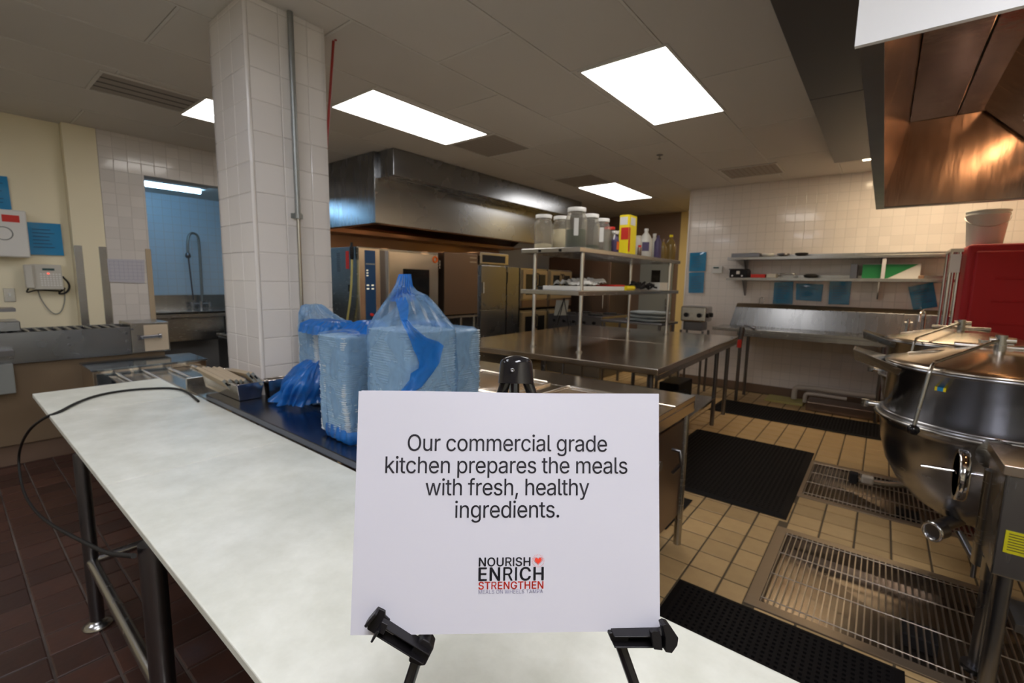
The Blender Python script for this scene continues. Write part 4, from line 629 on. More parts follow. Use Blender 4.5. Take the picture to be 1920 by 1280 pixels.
(1,82):(449,(62,0,108,0,108,509,62,509,108,509,270,509,321,498,363,467,392,419,402,364,392,309,363,261,321,230,270,219,108,219,108,465,266,465,300,457,330,435,349,403,356,364,349,325,330,293,300,271,266,263,108,263,240,240,288,240,420,0,366,0),(0,1,2,0,2,3,4,5,16,4,16,15,5,6,17,5,17,16,6,7,18,6,18,17,7,8,19,7,19,18,8,9,20,8,20,19,9,10,21,9,21,20,10,11,22,10,22,21,11,12,23,11,23,22,12,13,24,12,24,23,13,14,25,13,25,24,26,27,28,26,28,29)),
(1,83):(447,(224,-9,197,-8,172,-4,149,1,128,9,108,19,91,31,76,45,64,60,54,77,46,96,41,115,38,137,104,137,107,123,110,110,116,98,123,88,132,79,142,71,154,64,166,59,180,55,194,52,209,50,224,49,241,50,257,52,272,55,286,60,299,66,311,74,321,82,329,92,336,102,341,114,345,126,346,139,345,151,342,161,338,171,332,179,325,186,316,193,307,199,296,205,245,222,184,239,154,249,128,260,105,274,86,289,71,307,60,326,54,348,52,372,53,393,58,413,65,431,75,448,87,463,102,476,119,488,138,498,158,506,180,511,203,514,227,516,252,514,275,511,296,505,316,498,334,488,351,476,365,463,377,449,387,433,394,415,399,397,401,378,337,378,334,396,326,412,316,426,302,437,286,447,267,453,247,457,225,459,209,458,194,456,180,452,167,448,156,442,145,435,136,427,129,418,123,409,118,398,116,387,115,376,116,363,119,352,124,342,131,334,139,326,148,319,158,313,169,308,212,293,264,279,312,264,324,258,336,252,347,245,359,238,369,229,379,220,387,209,395,198,401,185,405,171,407,155,408,139,407,118,403,99,396,81,386,64,374,48,360,34,343,21,323,11,302,2,278,-4,252,-8),(66,67,68,65,66,68,65,68,69,64,65,69,64,69,70,63,64,70,63,70,71,62,63,71,62,71,72,61,62,72,61,72,73,61,73,74,60,61,74,60,74,88,88,74,87,87,74,75,59,60,89,89,60,88,59,89,90,86,87,75,59,90,91,85,86,75,59,91,92,85,75,76,58,59,92,58,92,93,84,85,76,58,93,94,83,84,76,58,94,95,83,76,77,57,58,95,57,95,96,82,83,77,57,96,97,82,77,78,56,57,97,81,82,78,56,97,98,56,98,99,81,78,79,80,81,79,55,56,99,55,99,100,55,100,101,54,55,101,54,101,102,54,102,103,53,54,103,53,103,104,53,104,105,52,53,105,52,105,106,52,106,107,52,107,108,52,108,109,51,52,109,51,109,110,50,51,110,50,110,111,49,50,111,49,111,112,48,49,112,48,112,113,48,113,114,47,48,114,47,114,115,46,47,115,46,115,116,46,116,117,45,46,117,45,117,118,45,118,119,44,45,119,43,44,119,43,119,120,42,43,120,41,42,120,41,120,121,40,41,121,40,121,122,39,40,122,38,39,122,38,122,123,37,38,123,36,37,123,36,123,124,11,12,13,11,13,14,35,36,124,11,14,15,35,124,125,10,11,15,34,35,125,10,15,16,33,34,125,33,125,126,10,16,17,9,10,17,32,33,126,9,17,18,31,32,126,31,126,127,9,18,19,8,9,19,30,31,127,8,19,20,29,30,127,8,20,21,29,127,128,28,29,128,7,8,21,7,21,22,27,28,128,7,22,23,26,27,128,7,23,24,25,26,128,7,24,25,7,25,128,7,128,129,6,7,129,6,129,130,5,6,130,5,130,131,4,5,131,4,131,132,3,4,132,3,132,133,2,3,133,2,133,134,1,2,134,1,134,0)),
(1,84):(449,(32,452,32,509,417,509,417,452,257,452,257,0,193,0,193,452),(0,1,2,0,2,3,7,0,3,6,7,4,4,7,3,6,4,5)),
(1,85):(517,(259,-8,230,-7,203,-2,177,5,154,15,133,28,114,43,98,60,85,80,74,101,66,124,62,148,60,173,60,509,124,509,124,178,125,160,128,144,133,128,141,113,150,99,160,87,173,77,187,68,203,61,220,56,239,53,259,52,279,53,298,56,315,61,331,68,345,77,357,87,368,99,377,113,384,128,389,144,392,160,393,178,393,509,457,509,457,173,456,148,451,124,443,101,433,80,419,60,403,43,384,28,363,15,340,5,315,-2,288,-7),(12,13,14,12,14,15,39,40,41,39,41,42,12,15,16,38,39,42,11,12,16,38,42,43,11,16,17,37,38,43,37,43,44,10,11,17,10,17,18,36,37,44,10,18,19,35,36,44,9,10,19,35,44,45,9,19,20,34,35,45,8,9,20,34,45,46,8,20,21,33,34,46,8,21,22,32,33,46,7,8,22,32,46,47,7,22,23,31,32,47,7,23,24,30,31,47,7,24,25,29,30,47,6,7,25,29,47,48,6,25,26,28,29,48,6,26,27,27,28,48,6,27,48,5,6,48,5,48,49,5,49,50,4,5,50,3,4,50,3,50,51,2,3,51,2,51,52,1,2,52,1,52,53,0,1,53))}

def glyph_line(text, font, x0, x1, zb, cap, name, m, track=0.0):
    """text set between x0 and x1 (mm) on the baseline zb, cap height in mm"""
    sy = cap/509.0; pen = 0; items = []
    for ch in text:
        adv, xy, tri = GL[(0 if font == 'r' else 1, ord(ch))]
        items.append((pen, xy, tri)); pen += adv + track
    first = items[0]; vs = []
    parsed = []
    for px, xy, tri in items:
        V = list(zip(xy[0::2], xy[1::2])); T = list(zip(tri[0::3], tri[1::3], tri[2::3]))
        parsed.append((px, V, T))
    lo = min(px+v[0] for px, V, T in parsed for v in V); hi = max(px+v[0] for px, V, T in parsed for v in V)
    sx = (x1-x0)/(hi-lo); mb = MB()
    for px, V, T in parsed:
        for ox, oy in (((0,0),(19,0),(-19,0),(10,10),(-10,-10),(0,12),(0,-12)) if font == 'b' else ((3,0),(-3,0))) if V else ():
            W = []
            for v in V:
                x = (x0+(px+v[0]+ox-lo)*sx)/1000; z = (zb+(v[1]+oy)*sy)/1000
                W.append(PW(x, wave(x, z)-.00035, z))
            mb.add(W, T)
    return mb.build(name, m, sg)
glyph_line('Our commercial grade', 'r', -94.2, 91.3, 54.4, 15.0, 'line_of_print', m_ink, -16)
glyph_line('kitchen prepares the meals', 'r', -114.0, 110.6, 34.2, 15.0, 'line_of_print', m_ink, -16)
glyph_line('with fresh, healthy', 'r', -77.0, 74.6, 14.2, 15.0, 'line_of_print', m_ink, -16)
glyph_line('ingredients.', 'r', -49.6, 46.5, -6.0, 15.0, 'line_of_print', m_ink, -16)
glyph_line('NOURISH', 'b', -26.9, 20.0, -49.3, 7.6, 'logo_word', m_ink, 12)
glyph_line('ENRICH', 'b', -26.9, 32.2, -62.1, 11.6, 'logo_word', m_ink, 40)
glyph_line('STRENGTHEN', 'b', -26.9, 32.2, -69.6, 6.5, 'logo_word', m_red_ink, 18)
glyph_line('MEALS ON WHEELS TAMPA', 'r', -26.9, 31.9, -73.6, 3.4, 'logo_word', m_grey_ink, 20)
# heart with rays
hb = MB(); hc = (27.3, -44.6)
def heart(s, t):
    return (s*16*sin(t)**3/16, s*(13*cos(t)-5*cos(2*t)-2*cos(3*t)-cos(4*t))/16)
def onp(x, z, d=-.00040): return PW(x/1000, wave(x/1000, z/1000)+d, z/1000)
out = [heart(3.3, 2*pi*i/40) for i in range(40)]
hb.add([onp(*hc)]+[onp(hc[0]+p[0], hc[1]+p[1]) for p in out], [(0, i+1, (i+1) % 40+1) for i in range(40)])
for (s0, s1) in ((3.9, 4.25),):
    a_ = [heart(s0, 2*pi*i/40) for i in range(40)]; b_ = [heart(s1, 2*pi*i/40) for i in range(40)]
    hb.add([onp(hc[0]+p[0], hc[1]+p[1]) for p in a_+b_], [(i, (i+1) % 40, 40+(i+1) % 40, 40+i) for i in range(40)])
for i in range(24):
    t_ = 2*pi*i/24+.1; d_ = Vector((cos(t_), sin(t_))); n_ = Vector((-d_.y, d_.x))*.14
    a_ = Vector(hc)+Vector((0,-.3))+d_*5.0; b_ = a_+d_*.9
    hb.quad(*[onp(p.x, p.y) for p in (a_-n_, b_-n_, b_+n_, a_+n_)])
hb.build('heart_logo', m_red_ink, sg)

ez = thing('tabletop_easel', PW(.005,.03,.0)-Vector((0,0,.47)), 'black tripod display easel holding the printed sign', 'easel')
hd = PW(.005, .022, .119)          # head centre
def EP(px, py, yy): # pixel -> point on a plane parallel to the paper, yy behind it
    n = RP @ Vector((0,1,0)); r = (px-960)/F_PX*CR + (py-640)/F_PX*CD + _f
    tt = ((P0+n*yy-CAM).dot(n))/r.dot(n); return CAM+r*tt
topc = EP(968, 692, .016)
axis = RP @ Vector((0,0,1))
Mh = RP
def hp(x, y, z): return topc + RP @ Vector((x, y, z))
prof = [(.0175,-.0135),(.0172,-.012),(.0158,.006),(.0150,.0085),(.0125,.0110),(.006,.0132),(.0,.0138)]
MB().lathe(prof, topc, 28, RP).build('head_cap', m_blackg, ez)
MB().lathe([(.0014,-.0008),(.0021,-.0002),(.0021,.0004),(.0014,.0008),(.0008,.0003),(.0,.0003)], hp(-.0045,-.0162,-.001), 14, RP @ Matrix.Rotation(rad(90),3,'X')).build('rivet', m_steel_dark, ez)
def footp(px, py, yy, z):
    a = EP(px, py, yy); return a
fl_, fr_ = EP(800,1190,.012), EP(1160,1200,.012)
dl = (fl_-hp(-.0085,0,-.010)); dr_ = (fr_-hp(.0095,0,-.010))
def ext(p0, d):    # prolong to the table top
    tt = (TZ+.004-p0.z)/d.z; return p0+d*tt
L0, R0 = hp(-.0095,0,-.010), hp(.0105,0,-.010)
kl, kr = EP(785,1225,.008), EP(1168,1222,.008)
L1, R1 = ext(L0, kl-L0), ext(R0, kr-R0)
MB().cyl(L0, L1, .0052, .0048, seg=16).cyl(L1-Vector((0,0,.004)), L1+(L0-L1).normalized()*.02, .007).build('leg', m_blackg, ez)
MB().cyl(R0, R1, .0052, .0048, seg=16).cyl(R1-Vector((0,0,.004)), R1+(R0-R1).normalized()*.02, .007).build('leg', m_blackg, ez)
B0 = hp(-.0015,.008,-.010); B1 = Vector((hp(-.004,.0,0).x-.24, hp(-.004,.0,0).y+.33, TZ+.004))
MB().cyl(B0, B1, .0052, .0048, seg=16).cyl(B1-Vector((0,0,.004)), B1+(B0-B1).normalized()*.02, .007).build('leg', m_blackg, ez)
def hook(pxs, w, name, side):
    """a channel arm from the leg clamp to an upturned holder; pxs are photo points of its centre line"""
    (ax, ay), (bx, by), (cx, cy) = pxs
    A, B, Cc = EP(ax, ay, -.008), EP(bx, by, -.010), EP(cx, cy, -.010)
    d = (B-A).normalized(); nrm = RP @ Vector((0,-1,0)); s_ = d.cross(nrm).normalized()*w
    mb = MB()
    # arm: channel made of floor and two walls
    mb.hexa([A-s_-nrm*.012, B-s_-nrm*.012, B+s_-nrm*.012, A+s_-nrm*.012], [A-s_-nrm*.009, B-s_-nrm*.009, B+s_-nrm*.009, A+s_-nrm*.009])
    for q in (-1, 1):
        mb.hexa([A+q*s_*1.0-nrm*.012, B+q*s_-nrm*.012, B+q*s_*.74-nrm*.012, A+q*s_*.74-nrm*.012], [A+q*s_*1.0+nrm*.004, B+q*s_+nrm*.004, B+q*s_*.74+nrm*.004, A+q*s_*.74+nrm*.004])
    return mb, A, B, Cc, s_, nrm
# left hook
mb, A, B, Cc, s_, nrm = hook(((800,1232),(712,1178),(712,1150)), .0052, 'clamp_arm', -1)
u_ = (Cc-B).normalized(); B2 = B + (B-A).normalized()*.002
mb.hexa([B-s_*1.05-nrm*.012, B2-s_*1.05-nrm*.012, B2+s_*1.05-nrm*.012, B+s_*1.05-nrm*.012], [B-s_*1.05+nrm*.014, B2-s_*1.05+nrm*.014, B2+s_*1.05+nrm*.014, B+s_*1.05+nrm*.014])
lp = [EP(690,1160,-.012), EP(708,1139,-.012), EP(722,1146,-.012), EP(722,1155,-.012), EP(731,1163,-.012), EP(722,1182,-.012), EP(704,1190,-.012), EP(688,1180,-.012)]
mb.prism(lp, nrm*-.003)
mb.prism([EP(688,1162,-.013), EP(708,1139,-.013), EP(712,1142,-.013), EP(692,1166,-.013)], nrm*.010)
mb.prism([EP(719,1157,-.013), EP(731,1163,-.013), EP(722,1182,-.013), EP(714,1178,-.013)], nrm*.007)
mb.build('holder_arm', m_blackp, ez, bevel=.0009, seg=3)
kc = MB(); kp = [EP(775,1212,-.006), EP(793,1197,-.006), EP(806,1204,-.006), EP(813,1216,-.006), EP(797,1248,-.006), EP(786,1249,-.006), EP(766,1241,-.006), EP(768,1226,-.006)]
kc.prism(kp, nrm*-.016); kc.build('leg_clamp', m_blackp, ez, bevel=.0012, seg=3)
# right hook
mb, A, B, Cc, s_, nrm = hook(((1150,1199),(1252,1199),(1250,1170)), .0052, 'clamp_arm', 1)
mb.prism([EP(1216,1178,-.013), EP(1222,1175,-.013), EP(1231,1176,-.013), EP(1236,1187,-.013), EP(1238,1212,-.013), EP(1222,1210,-.013)], nrm*.006)
mb.prism([EP(1234,1161,-.012), EP(1240,1158,-.012), EP(1248,1160,-.012), EP(1264,1184,-.012), EP(1262,1198,-.012), EP(1252,1212,-.012), EP(1240,1210,-.012), EP(1240,1184,-.012)], nrm*.010)
mb.build('holder_arm', m_blackp, ez, bevel=.0009, seg=3)
kc = MB(); kp = [EP(1141,1186,-.004), EP(1172,1184,-.004), EP(1180,1198,-.004), EP(1178,1211,-.004), EP(1158,1209,-.004), EP(1146,1202,-.004)]
kc.prism(kp, nrm*-.014); kc.build('leg_clamp', m_blackp, ez, bevel=.0012, seg=3)

# ------------------------------------------------------------------ steel table and steam counter behind the white table
DZ = .83
t = thing('steam_table', (-1.9, 1.7, 0), 'long steel serving counter with sunken wells behind the white table', 'counter')
MB().box(-2.80,-.79,.86,1.085,DZ-.03,DZ).box(-2.64,-.79,1.085,1.455,DZ-.03,DZ).build('front_shelf', m_navy, t, bevel=.003)
SZ = .86; SX0, SX1, SY0, SY1 = -2.60, -.755, 1.47, 2.57
wells = [(-2.50,-2.16), (-2.08,-1.50), (-1.38,-.86)]
wy0, wy1 = 1.80, 2.26
mb = MB(); xs = [SX0]+[v for w in wells for v in w]+[SX1]
mb.box(SX0, SX1, SY0, wy0, SZ-.03, SZ).box(SX0, SX1, wy1, SY1, SZ-.03, SZ)
for i in range(0, len(xs), 2): mb.box(xs[i], xs[i+1], wy0, wy1, SZ-.03, SZ)
mb.box(SX0, SX1, SY1-.02, SY1, SZ-.075, SZ-.03).box(SX1-.02, SX1, SY0, SY1, SZ-.09, SZ-.03)
mb.build('counter_top', m_steel_top, t, bevel=.004)
for (a, b) in wells:
    w = MB()
    def pan(mb, x0, x1, y0, y1, z0, z1, th=.004, flare=.01):
        o = [(x0,y0),(x1,y0),(x1,y1),(x0,y1)]; q = [(x0+flare,y0+flare),(x1-flare,y0+flare),(x1-flare,y1-flare),(x0+flare,y1-flare)]
        V = [(*p, z1) for p in o]+[(*p, z0) for p in q]+[(p[0]+th*(1 if i in (0,3) else -1), p[1]+th*(1 if i < 2 else -1), z1) for i, p in enumerate(o)]+[(p[0]+th*(1 if i in (0,3) else -1), p[1]+th*(1 if i < 2 else -1), z0+th) for i, p in enumerate(q)]
        F = [(i,(i+1)%4,4+(i+1)%4,4+i) for i in range(4)]+[(8+i,8+(i+1)%4,12+(i+1)%4,12+i) for i in range(4)]+[(i,(i+1)%4,8+(i+1)%4,8+i) for i in range(4)]+[(4,5,6,7),(12,13,14,15)]
        return mb.add(V, F)
    pan(w, a+.006, b-.006, wy0+.006, wy1-.006, SZ-.12, SZ-.004)
    w.build('well', m_steel_top, t, bevel=.008, seg=3)
    rm = MB(); r_ = .010
    rm.tube([(a+.03,wy0,SZ+.004),(b-.03,wy0,SZ+.004),(b-.008,wy0+.008,SZ+.004),(b,wy0+.03,SZ+.004),(b,wy1-.03,SZ+.004),(b-.008,wy1-.008,SZ+.004),(b-.03,wy1,SZ+.004),(a+.03,wy1,SZ+.004),(a+.008,wy1-.008,SZ+.004),(a,wy1-.03,SZ+.004),(a,wy0+.03,SZ+.004),(a+.008,wy0+.008,SZ+.004)], r_, 8, True)
    rm.build('well_rim', m_steel_top, t)
MB().box(SX0+.03,SX1-.03,SY0+.03,SY1-.03,.18,SZ-.125).build('cabinet_body', m_brown, t, bevel=.004)
for lx in (SX0+.05, SX1-.03):
    for ly in (1.0, SY1-.05):
        MB().cyl((lx,ly,0),(lx,ly,.76), .021).build('leg', m_steel, t)
MB().box(-.81,-.785,.90,1.47,.25,DZ-.03).build('end_panel', m_steel_dark, t)
MB().cyl((-.745,1.95,.66),(-.70,1.95,.66), .022).build('control_knob', m_steel_dark, t)
MB().tube([(-.74,2.2,.66),(-.70,2.2,.66),(-.69,2.2,.60),(-.73,2.2,.54)], .009).build('drain_lever', m_steel_dark, t)
# upright splash at the left end of the counter
p = MB().box(-3.16,-3.14,.87,1.07,.56,.865).box(-3.16,-2.83,.865,.875,.56,.79)
p.build('end_splash', m_steel, t, bevel=.002)
MB().box(-3.14,-2.81,.876,1.08,.78,.795).build('lower_ledge', m_steel_top, t)

# hotel pan with slim cartons
hp_ = thing('hotel_pan', (-2.75,1.0,DZ), 'deep stainless pan of slim boxes in front of the tiled column', 'pan')
w = MB(); pan(w, -3.0,-2.50,.905,1.038,DZ+.002,DZ+.092, .003, .014); w.build('pan_body', m_steel_top, hp_, bevel=.008, seg=3)
w = MB()
w.box(-3.012,-2.488,.893,.907,DZ+.088,DZ+.093).box(-3.012,-2.488,1.036,1.049,DZ+.088,DZ+.093).box(-3.012,-2.998,.907,1.036,DZ+.088,DZ+.093).box(-2.502,-2.488,.907,1.036,DZ+.088,DZ+.093)
w.build('pan_rim', m_steel_top, hp_, bevel=.002)
m_lidend = mat('tray_end', (.26,.27,.25), .5)
for i in range(7):
    L_ = .37
    R_ = Matrix.Rotation(rad(random.uniform(-2,2)+(-5 if i > 4 else 0)),3,'Z') @ Matrix.Rotation(rad(3 if i < 5 else -5),3,'Y') @ Matrix.Rotation(rad(34+random.uniform(-2,2)),3,'X')
    c = Vector((-2.80+.020*i, .905+.0190*i, DZ+.078+(.014 if i > 4 else 0)))
    b2 = MB().obox(c, (L_,.0150,.086), R_).build('slim_box', m_tan, bevel=.002)
    tag(b2, 'tan slim box leaning in the hotel pan, ' + ['nearest the front edge','second from the front edge','third from the front edge','middle of the row','third from the column','second from the column','nearest the column'][i], 'box', 'slim boxes in the hotel pan')
    MB().obox(c + R_ @ Vector((L_/2+.002,0,0)), (.004,.0140,.082), R_).build('end_face', m_lidend, b2)
    MB().obox(c + R_ @ Vector((L_/2+.005,0,.012)), (.003,.008,.022), R_).build('end_slot', m_blackp, b2)
for i in range(3):
    y = .935+.035*i
    b = MB().obox((-2.60,y,DZ+.060+.012*i), (.13,.016,.045), Matrix.Rotation(rad(12+8*i),3,'Z') @ Matrix.Rotation(rad(40),3,'X'))
    tag(b.build('tray_insert', m_steel_dark, bevel=.002), ['dark metal strip lying at the right end of the pan, front one','dark metal strip lying at the right end of the pan, middle one','dark metal strip lying at the right end of the pan, back one'][i], 'tray', 'metal strips in the hotel pan')
# narrow steel bin between pan, column and blue bag
t = thing('steel_bin', (-2.53,1.14,DZ), 'narrow steel bin wedged between hotel pan, column and blue bag', 'bin')
w = MB(); pan(w, -2.558,-2.495,1.058,1.195,DZ+.002,DZ+.088, .003, .004); w.build('bin_body', m_steel_top, t)
MB().tube([(-2.556,1.060,DZ+.09),(-2.497,1.060,DZ+.09),(-2.497,1.193,DZ+.09),(-2.556,1.193,DZ+.09)], .0035, 6, True).build('bin_rim', m_steel_top, t)

# ------------------------------------------------------------------ foam trays in blue bags
def tray_stack(x0, x1, y0, y1, z0, z1, label, step=.0085):
    t = thing('foam_tray_stack', ((x0+x1)/2,(y0+y1)/2,z0), label, 'trays')
    me = None; n = int((z1-z0)/step); w, d = x1-x0, y1-y0
    for k in range(n):
        if me is None:
            r = .018
            pts = []
            for cx, cy, a0 in ((w/2-r,d/2-r,0),(-w/2+r,d/2-r,90),(-w/2+r,-d/2+r,180),(w/2-r,-d/2+r,270)):
                for q in range(3):
                    a = rad(a0+45*q); pts.append((cx+r*cos(a), cy+r*sin(a)))
            mb = MB(); m_ = len(pts)
            V = [(x,y,0) for x, y in [(p[0]*.955,p[1]*.955) for p in pts]]+[(x,y,step*.72) for x, y in pts]+[(x,y,step*.93) for x, y in pts]
            mb.add(V, [tuple(range(m_))[::-1], tuple(range(2*m_,3*m_))]+[(j*m_+i,j*m_+(i+1)%m_,(j+1)*m_+(i+1)%m_,(j+1)*m_+i) for j in range(2) for i in range(m_)])
            o = mb.build('foam_tray', m_foam, t, local=True); me = o.data
        else:
            o = bpy.data.objects.new('foam_tray', me); COL.objects.link(o); o.parent = t
        o.location = (random.uniform(-.0022,.0022), random.uniform(-.0022,.0022), k*step)
    return t
def rrect(w, d, r, n=12):
    """closed outline of a rounded rectangle, 4n points"""
    pts = []
    for cx, cy, a0 in ((w/2-r,d/2-r,0),(-w/2+r,d/2-r,90),(-w/2+r,-d/2+r,180),(w/2-r,-d/2+r,270)):
        for q in range(n):
            a = rad(a0+90*q/(n-1)); pts.append(Vector((cx+r*cos(a), cy+r*sin(a))))
    # resample evenly
    P = pts+[pts[0]]; L_ = [0]
    for a, b in zip(P[:-1], P[1:]): L_.append(L_[-1]+(b-a).length)
    tot = L_[-1]; N_ = 96; out = []; j = 0
    for i in range(N_):
        s_ = tot*i/N_
        while L_[j+1] < s_: j += 1
        f = (s_-L_[j])/max(1e-9, L_[j+1]-L_[j]); out.append(P[j].lerp(P[j+1], f))
    return out
def bag_sheet(name, parent, cx, cy, w, d, rows, seed, m, amp=.006, r=.02, j0=None):
    """rows: (z, scale_x, scale_y, dx, dy, crumple)"""
    out = rrect(w, d, r); N_ = len(out); V = []; mb = MB()
    R_ = []
    for a, b in zip(rows[:-1], rows[1:]):
        n = max(2, int(abs(b[0]-a[0])/.011)+2)
        for k in range(n): R_.append([a[i]+(b[i]-a[i])*k/n for i in range(6)])
    R_.append(list(rows[-1]))
    for (z, sx, sy, dx, dy, cr) in R_:
        for i, p in enumerate(out):
            q = Vector((p.x*sx, p.y*sy, 0)); nn = Vector((p.x, p.y, 0)).normalized()
            f = Vector((p.x*7+seed, p.y*7, z*5))
            a = noise.noise(f*1.3)*amp*(1+cr*1.5) + abs(noise.noise(Vector((p.x*30+seed, p.y*30, z*9))))*amp*.8*(1+cr*2)
            fold = sin(i*2*pi/N_*17+seed+3*noise.noise(Vector((z*6,seed,0))))*.006*cr
            q += nn*(a+fold+.004)
            V.append((cx+q.x+dx, cy+q.y+dy, z + noise.noise(Vector((p.x*14,p.y*14,seed)))*.006*cr))
    rows_n = len(R_)
    mb.add(V, [(j*N_+i, j*N_+(i+1) % N_, (j+1)*N_+(i+1) % N_, (j+1)*N_+i) for j in range(rows_n-1) for i in range(N_)], True)
    # close the end
    return mb.build(name, m, parent)
Z0 = DZ+.006
# bag one: left of centre, closed flat on top
S1 = (-1.759,-1.563,.938,1.134); H1 = 1.241
b1x, b1y = -1.661, 1.036
st1 = tray_stack(*S1, Z0+.012, H1, 'stack of foam trays in the flat-topped blue bag nearest the pan')
bg = thing('plastic_bag', (b1x,b1y,Z0), 'thin blue bag with a flat top around the left front tray stack', 'bag', 'blue plastic bags of foam trays')
bag_sheet('bag_film', bg, b1x, b1y, .199, .199, [(Z0-.002,.80,.80,.01,.0,1.2),(Z0+.03,.90,.90,.005,0,.9),(Z0+.13,1.0,1.0,0,0,.5),(H1-.01,1.0,1.0,0,0,.15),(H1+.006,.96,.96,0,0,.1),(H1+.014,.6,.6,0,0,.5),(H1+.020,.15,.15,0,.0,.5),(H1+.021,.01,.01,0,.0,0)], 3.1, m_film, .006, r=.035)
bag_sheet('gathered_hem', bg, b1x+.04, b1y-.02, .20, .16, [(Z0-.001,.95,1.0,0,0,.5),(Z0+.012,1.0,1.05,0,0,.8),(Z0+.05,.96,.96,0,0,.9)], 5.7, m_film2, .006)
bag_sheet('folded_top', bg, b1x-.005, b1y+.05, .19, .12, [(H1+.004,1.0,1.0,0,0,.8),(H1+.035,.8,.7,0,.02,1.6),(H1+.05,.4,.4,0,.03,1.4),(H1+.052,.02,.02,0,.03,0)], 9.2, m_film2, .006)
# bag two: centre, with tall gathered peak
S2 = (-1.344,-1.115,.891,1.096); H2 = 1.303
b2x, b2y = -1.2295, .9935
st2 = tray_stack(*S2, Z0+.004, H2, 'tallest stack of foam trays, inside the peaked blue bag')
bg = thing('plastic_bag', (b2x,b2y,Z0), 'tall blue bag twisted to a peak over the centre tray stack', 'bag', 'blue plastic bags of foam trays')
ap = at(757, 516, y=1.015)
bag_sheet('bag_film', bg, b2x, b2y, .232, .208, [(Z0,1.0,1.0,0,0,1.0),(Z0+.15,1.03,1.03,0,0,.3),(H2-.03,1.0,1.0,0,0,.12),(H2,.985,.985,0,0,.15),(H2+.035,.80,.82,-.012,.004,.4),(H2+.075,.56,.60,-.026,.010,.8),(H2+.105,.34,.38,-.034,.015,1.2),(H2+.12,.19,.22,ap.x-b2x+.01,.02,1.2),(ap.z-.03,.11,.12,ap.x-b2x,.022,.8),(ap.z,.075,.06,ap.x-b2x,.024,.4)], 1.4, m_film, .006, r=.03)
bag_sheet('twisted_peak', bg, ap.x, b2y+.02, .050, .040, [(H2+.085,1.35,1.3,.002,-.004,1.0),(H2+.125,.95,.95,.0,0,1.0),(ap.z-.03,.8,.8,0,.002,.6),(ap.z+.004,.55,.6,.003,.004,.3)], 4.4, m_film2, .003, r=.015)
# dense diagonal folds of the bag, laid on the right-hand face
fd = MB()
def face_pt(px, py, off):     # points on the front (y=S2y0) or right (x=S2x1) face of the stack
    p = at(px, py, x=S2[1]+off)
    if p.y < S2[2]: p = at(px, py, y=S2[2]-off)
    return p
fold1 = [(752,600,764,598),(758,614,775,612),(764,625,790,625),(770,640,800,633),(775,655,822,640),(782,668,832,648),(786,680,828,662),(785,690,824,680),(770,700,812,698),(768,712,800,714),(755,728,790,726),(740,745,772,736)]
V = []
for k, (a, b, c, d) in enumerate(fold1):
    for q in range(7):
        f = q/6; px = a+(c-a)*f; py = b+(d-b)*f
        V.append(face_pt(px, py, .011+.006*abs(noise.noise(Vector((px*.08,py*.08,2))))+.004*sin(q*2.4+k)))
fd.add(V, [(k*7+q, k*7+q+1, (k+1)*7+q+1, (k+1)*7+q) for k in range(len(fold1)-1) for q in range(6)], True)
fd.build('overlapped_fold', m_film2, bg)
fd = MB(); V = []
topfold = [(741,560,760,556),(744,572,766,570),(748,585,766,585),(751,600,764,600)]
for k, (a, b, c, d) in enumerate(topfold):
    for q in range(5):
        f = q/4; px = a+(c-a)*f; py = b+(d-b)*f; V.append(at(px, py, y=.955-.026*k))
fd.add(V, [(k*5+q, k*5+q+1, (k+1)*5+q+1, (k+1)*5+q) for k in range(3) for q in range(4)], True)
fd.build('gather_fold', m_film2, bg)
# bag three: right, rounded top corner
S3 = (-1.428,-1.218,1.12,1.33); H3 = 1.275
st3 = tray_stack(*S3, Z0+.004, H3, 'stack of foam trays at the right end of the bags')
bg = thing('plastic_bag', (-1.323,1.225,Z0), 'pale blue bag around the right-hand tray stack beside the counter wells', 'bag', 'blue plastic bags of foam trays')
bag_sheet('bag_film', bg, -1.323, 1.225, .213, .213, [(Z0,1.0,1.0,0,0,1.0),(Z0+.15,1.0,1.0,0,0,.3),(H3-.03,1.0,1.0,0,0,.15),(H3-.004,.99,.99,0,0,.1),(H3+.008,.86,.86,0,0,.2),(H3+.014,.4,.4,0,0,.3),(H3+.015,.01,.01,0,0,0)], 6.4, m_film, .006, r=.045)
bag_sheet('folded_top', bg, -1.353, 1.166, .112, .093, [(H3+.006,1.0,1.0,0,0,.8),(H3+.03,.7,.7,0,0,1.4),(H3+.036,.05,.05,0,0,0)], 2.2, m_film2, .005)
# bag four: back left, knotted, with a loose skirt
S4 = (-2.333,-2.137,1.138,1.325); H4 = 1.231
st4 = tray_stack(*S4, Z0+.004, H4, 'stack of foam trays farthest left, beside the hotel pan')
bg = thing('plastic_bag', (-2.235,1.2315,Z0), 'knotted blue bag at the left with a loose crumpled skirt by the hotel pan', 'bag', 'blue plastic bags of foam trays')
bag_sheet('bag_film', bg, -2.235, 1.2315, .199, .190, [(Z0,1.0,1.0,0,0,.8),(Z0+.2,.96,.96,0,0,.4),(H4-.02,1.0,1.0,0,0,.15),(H4+.02,.90,.90,-.01,0,.5),(H4+.055,.62,.6,-.025,-.02,1.0),(H4+.09,.40,.35,-.035,-.03,1.0),(H4+.10,.30,.2,-.035,-.03,.5)], 8.1, m_film, .006, r=.04)
bag_sheet('dense_top', bg, -2.15, 1.185, .26, .15, [(H4-.03,1.0,1.0,.05,-.02,.6),(H4+.01,.98,.9,.05,-.01,1.0),(H4+.03,.7,.6,.06,0,1.2),(H4+.034,.05,.05,.06,0,0)], 7.1, m_film2, .008)
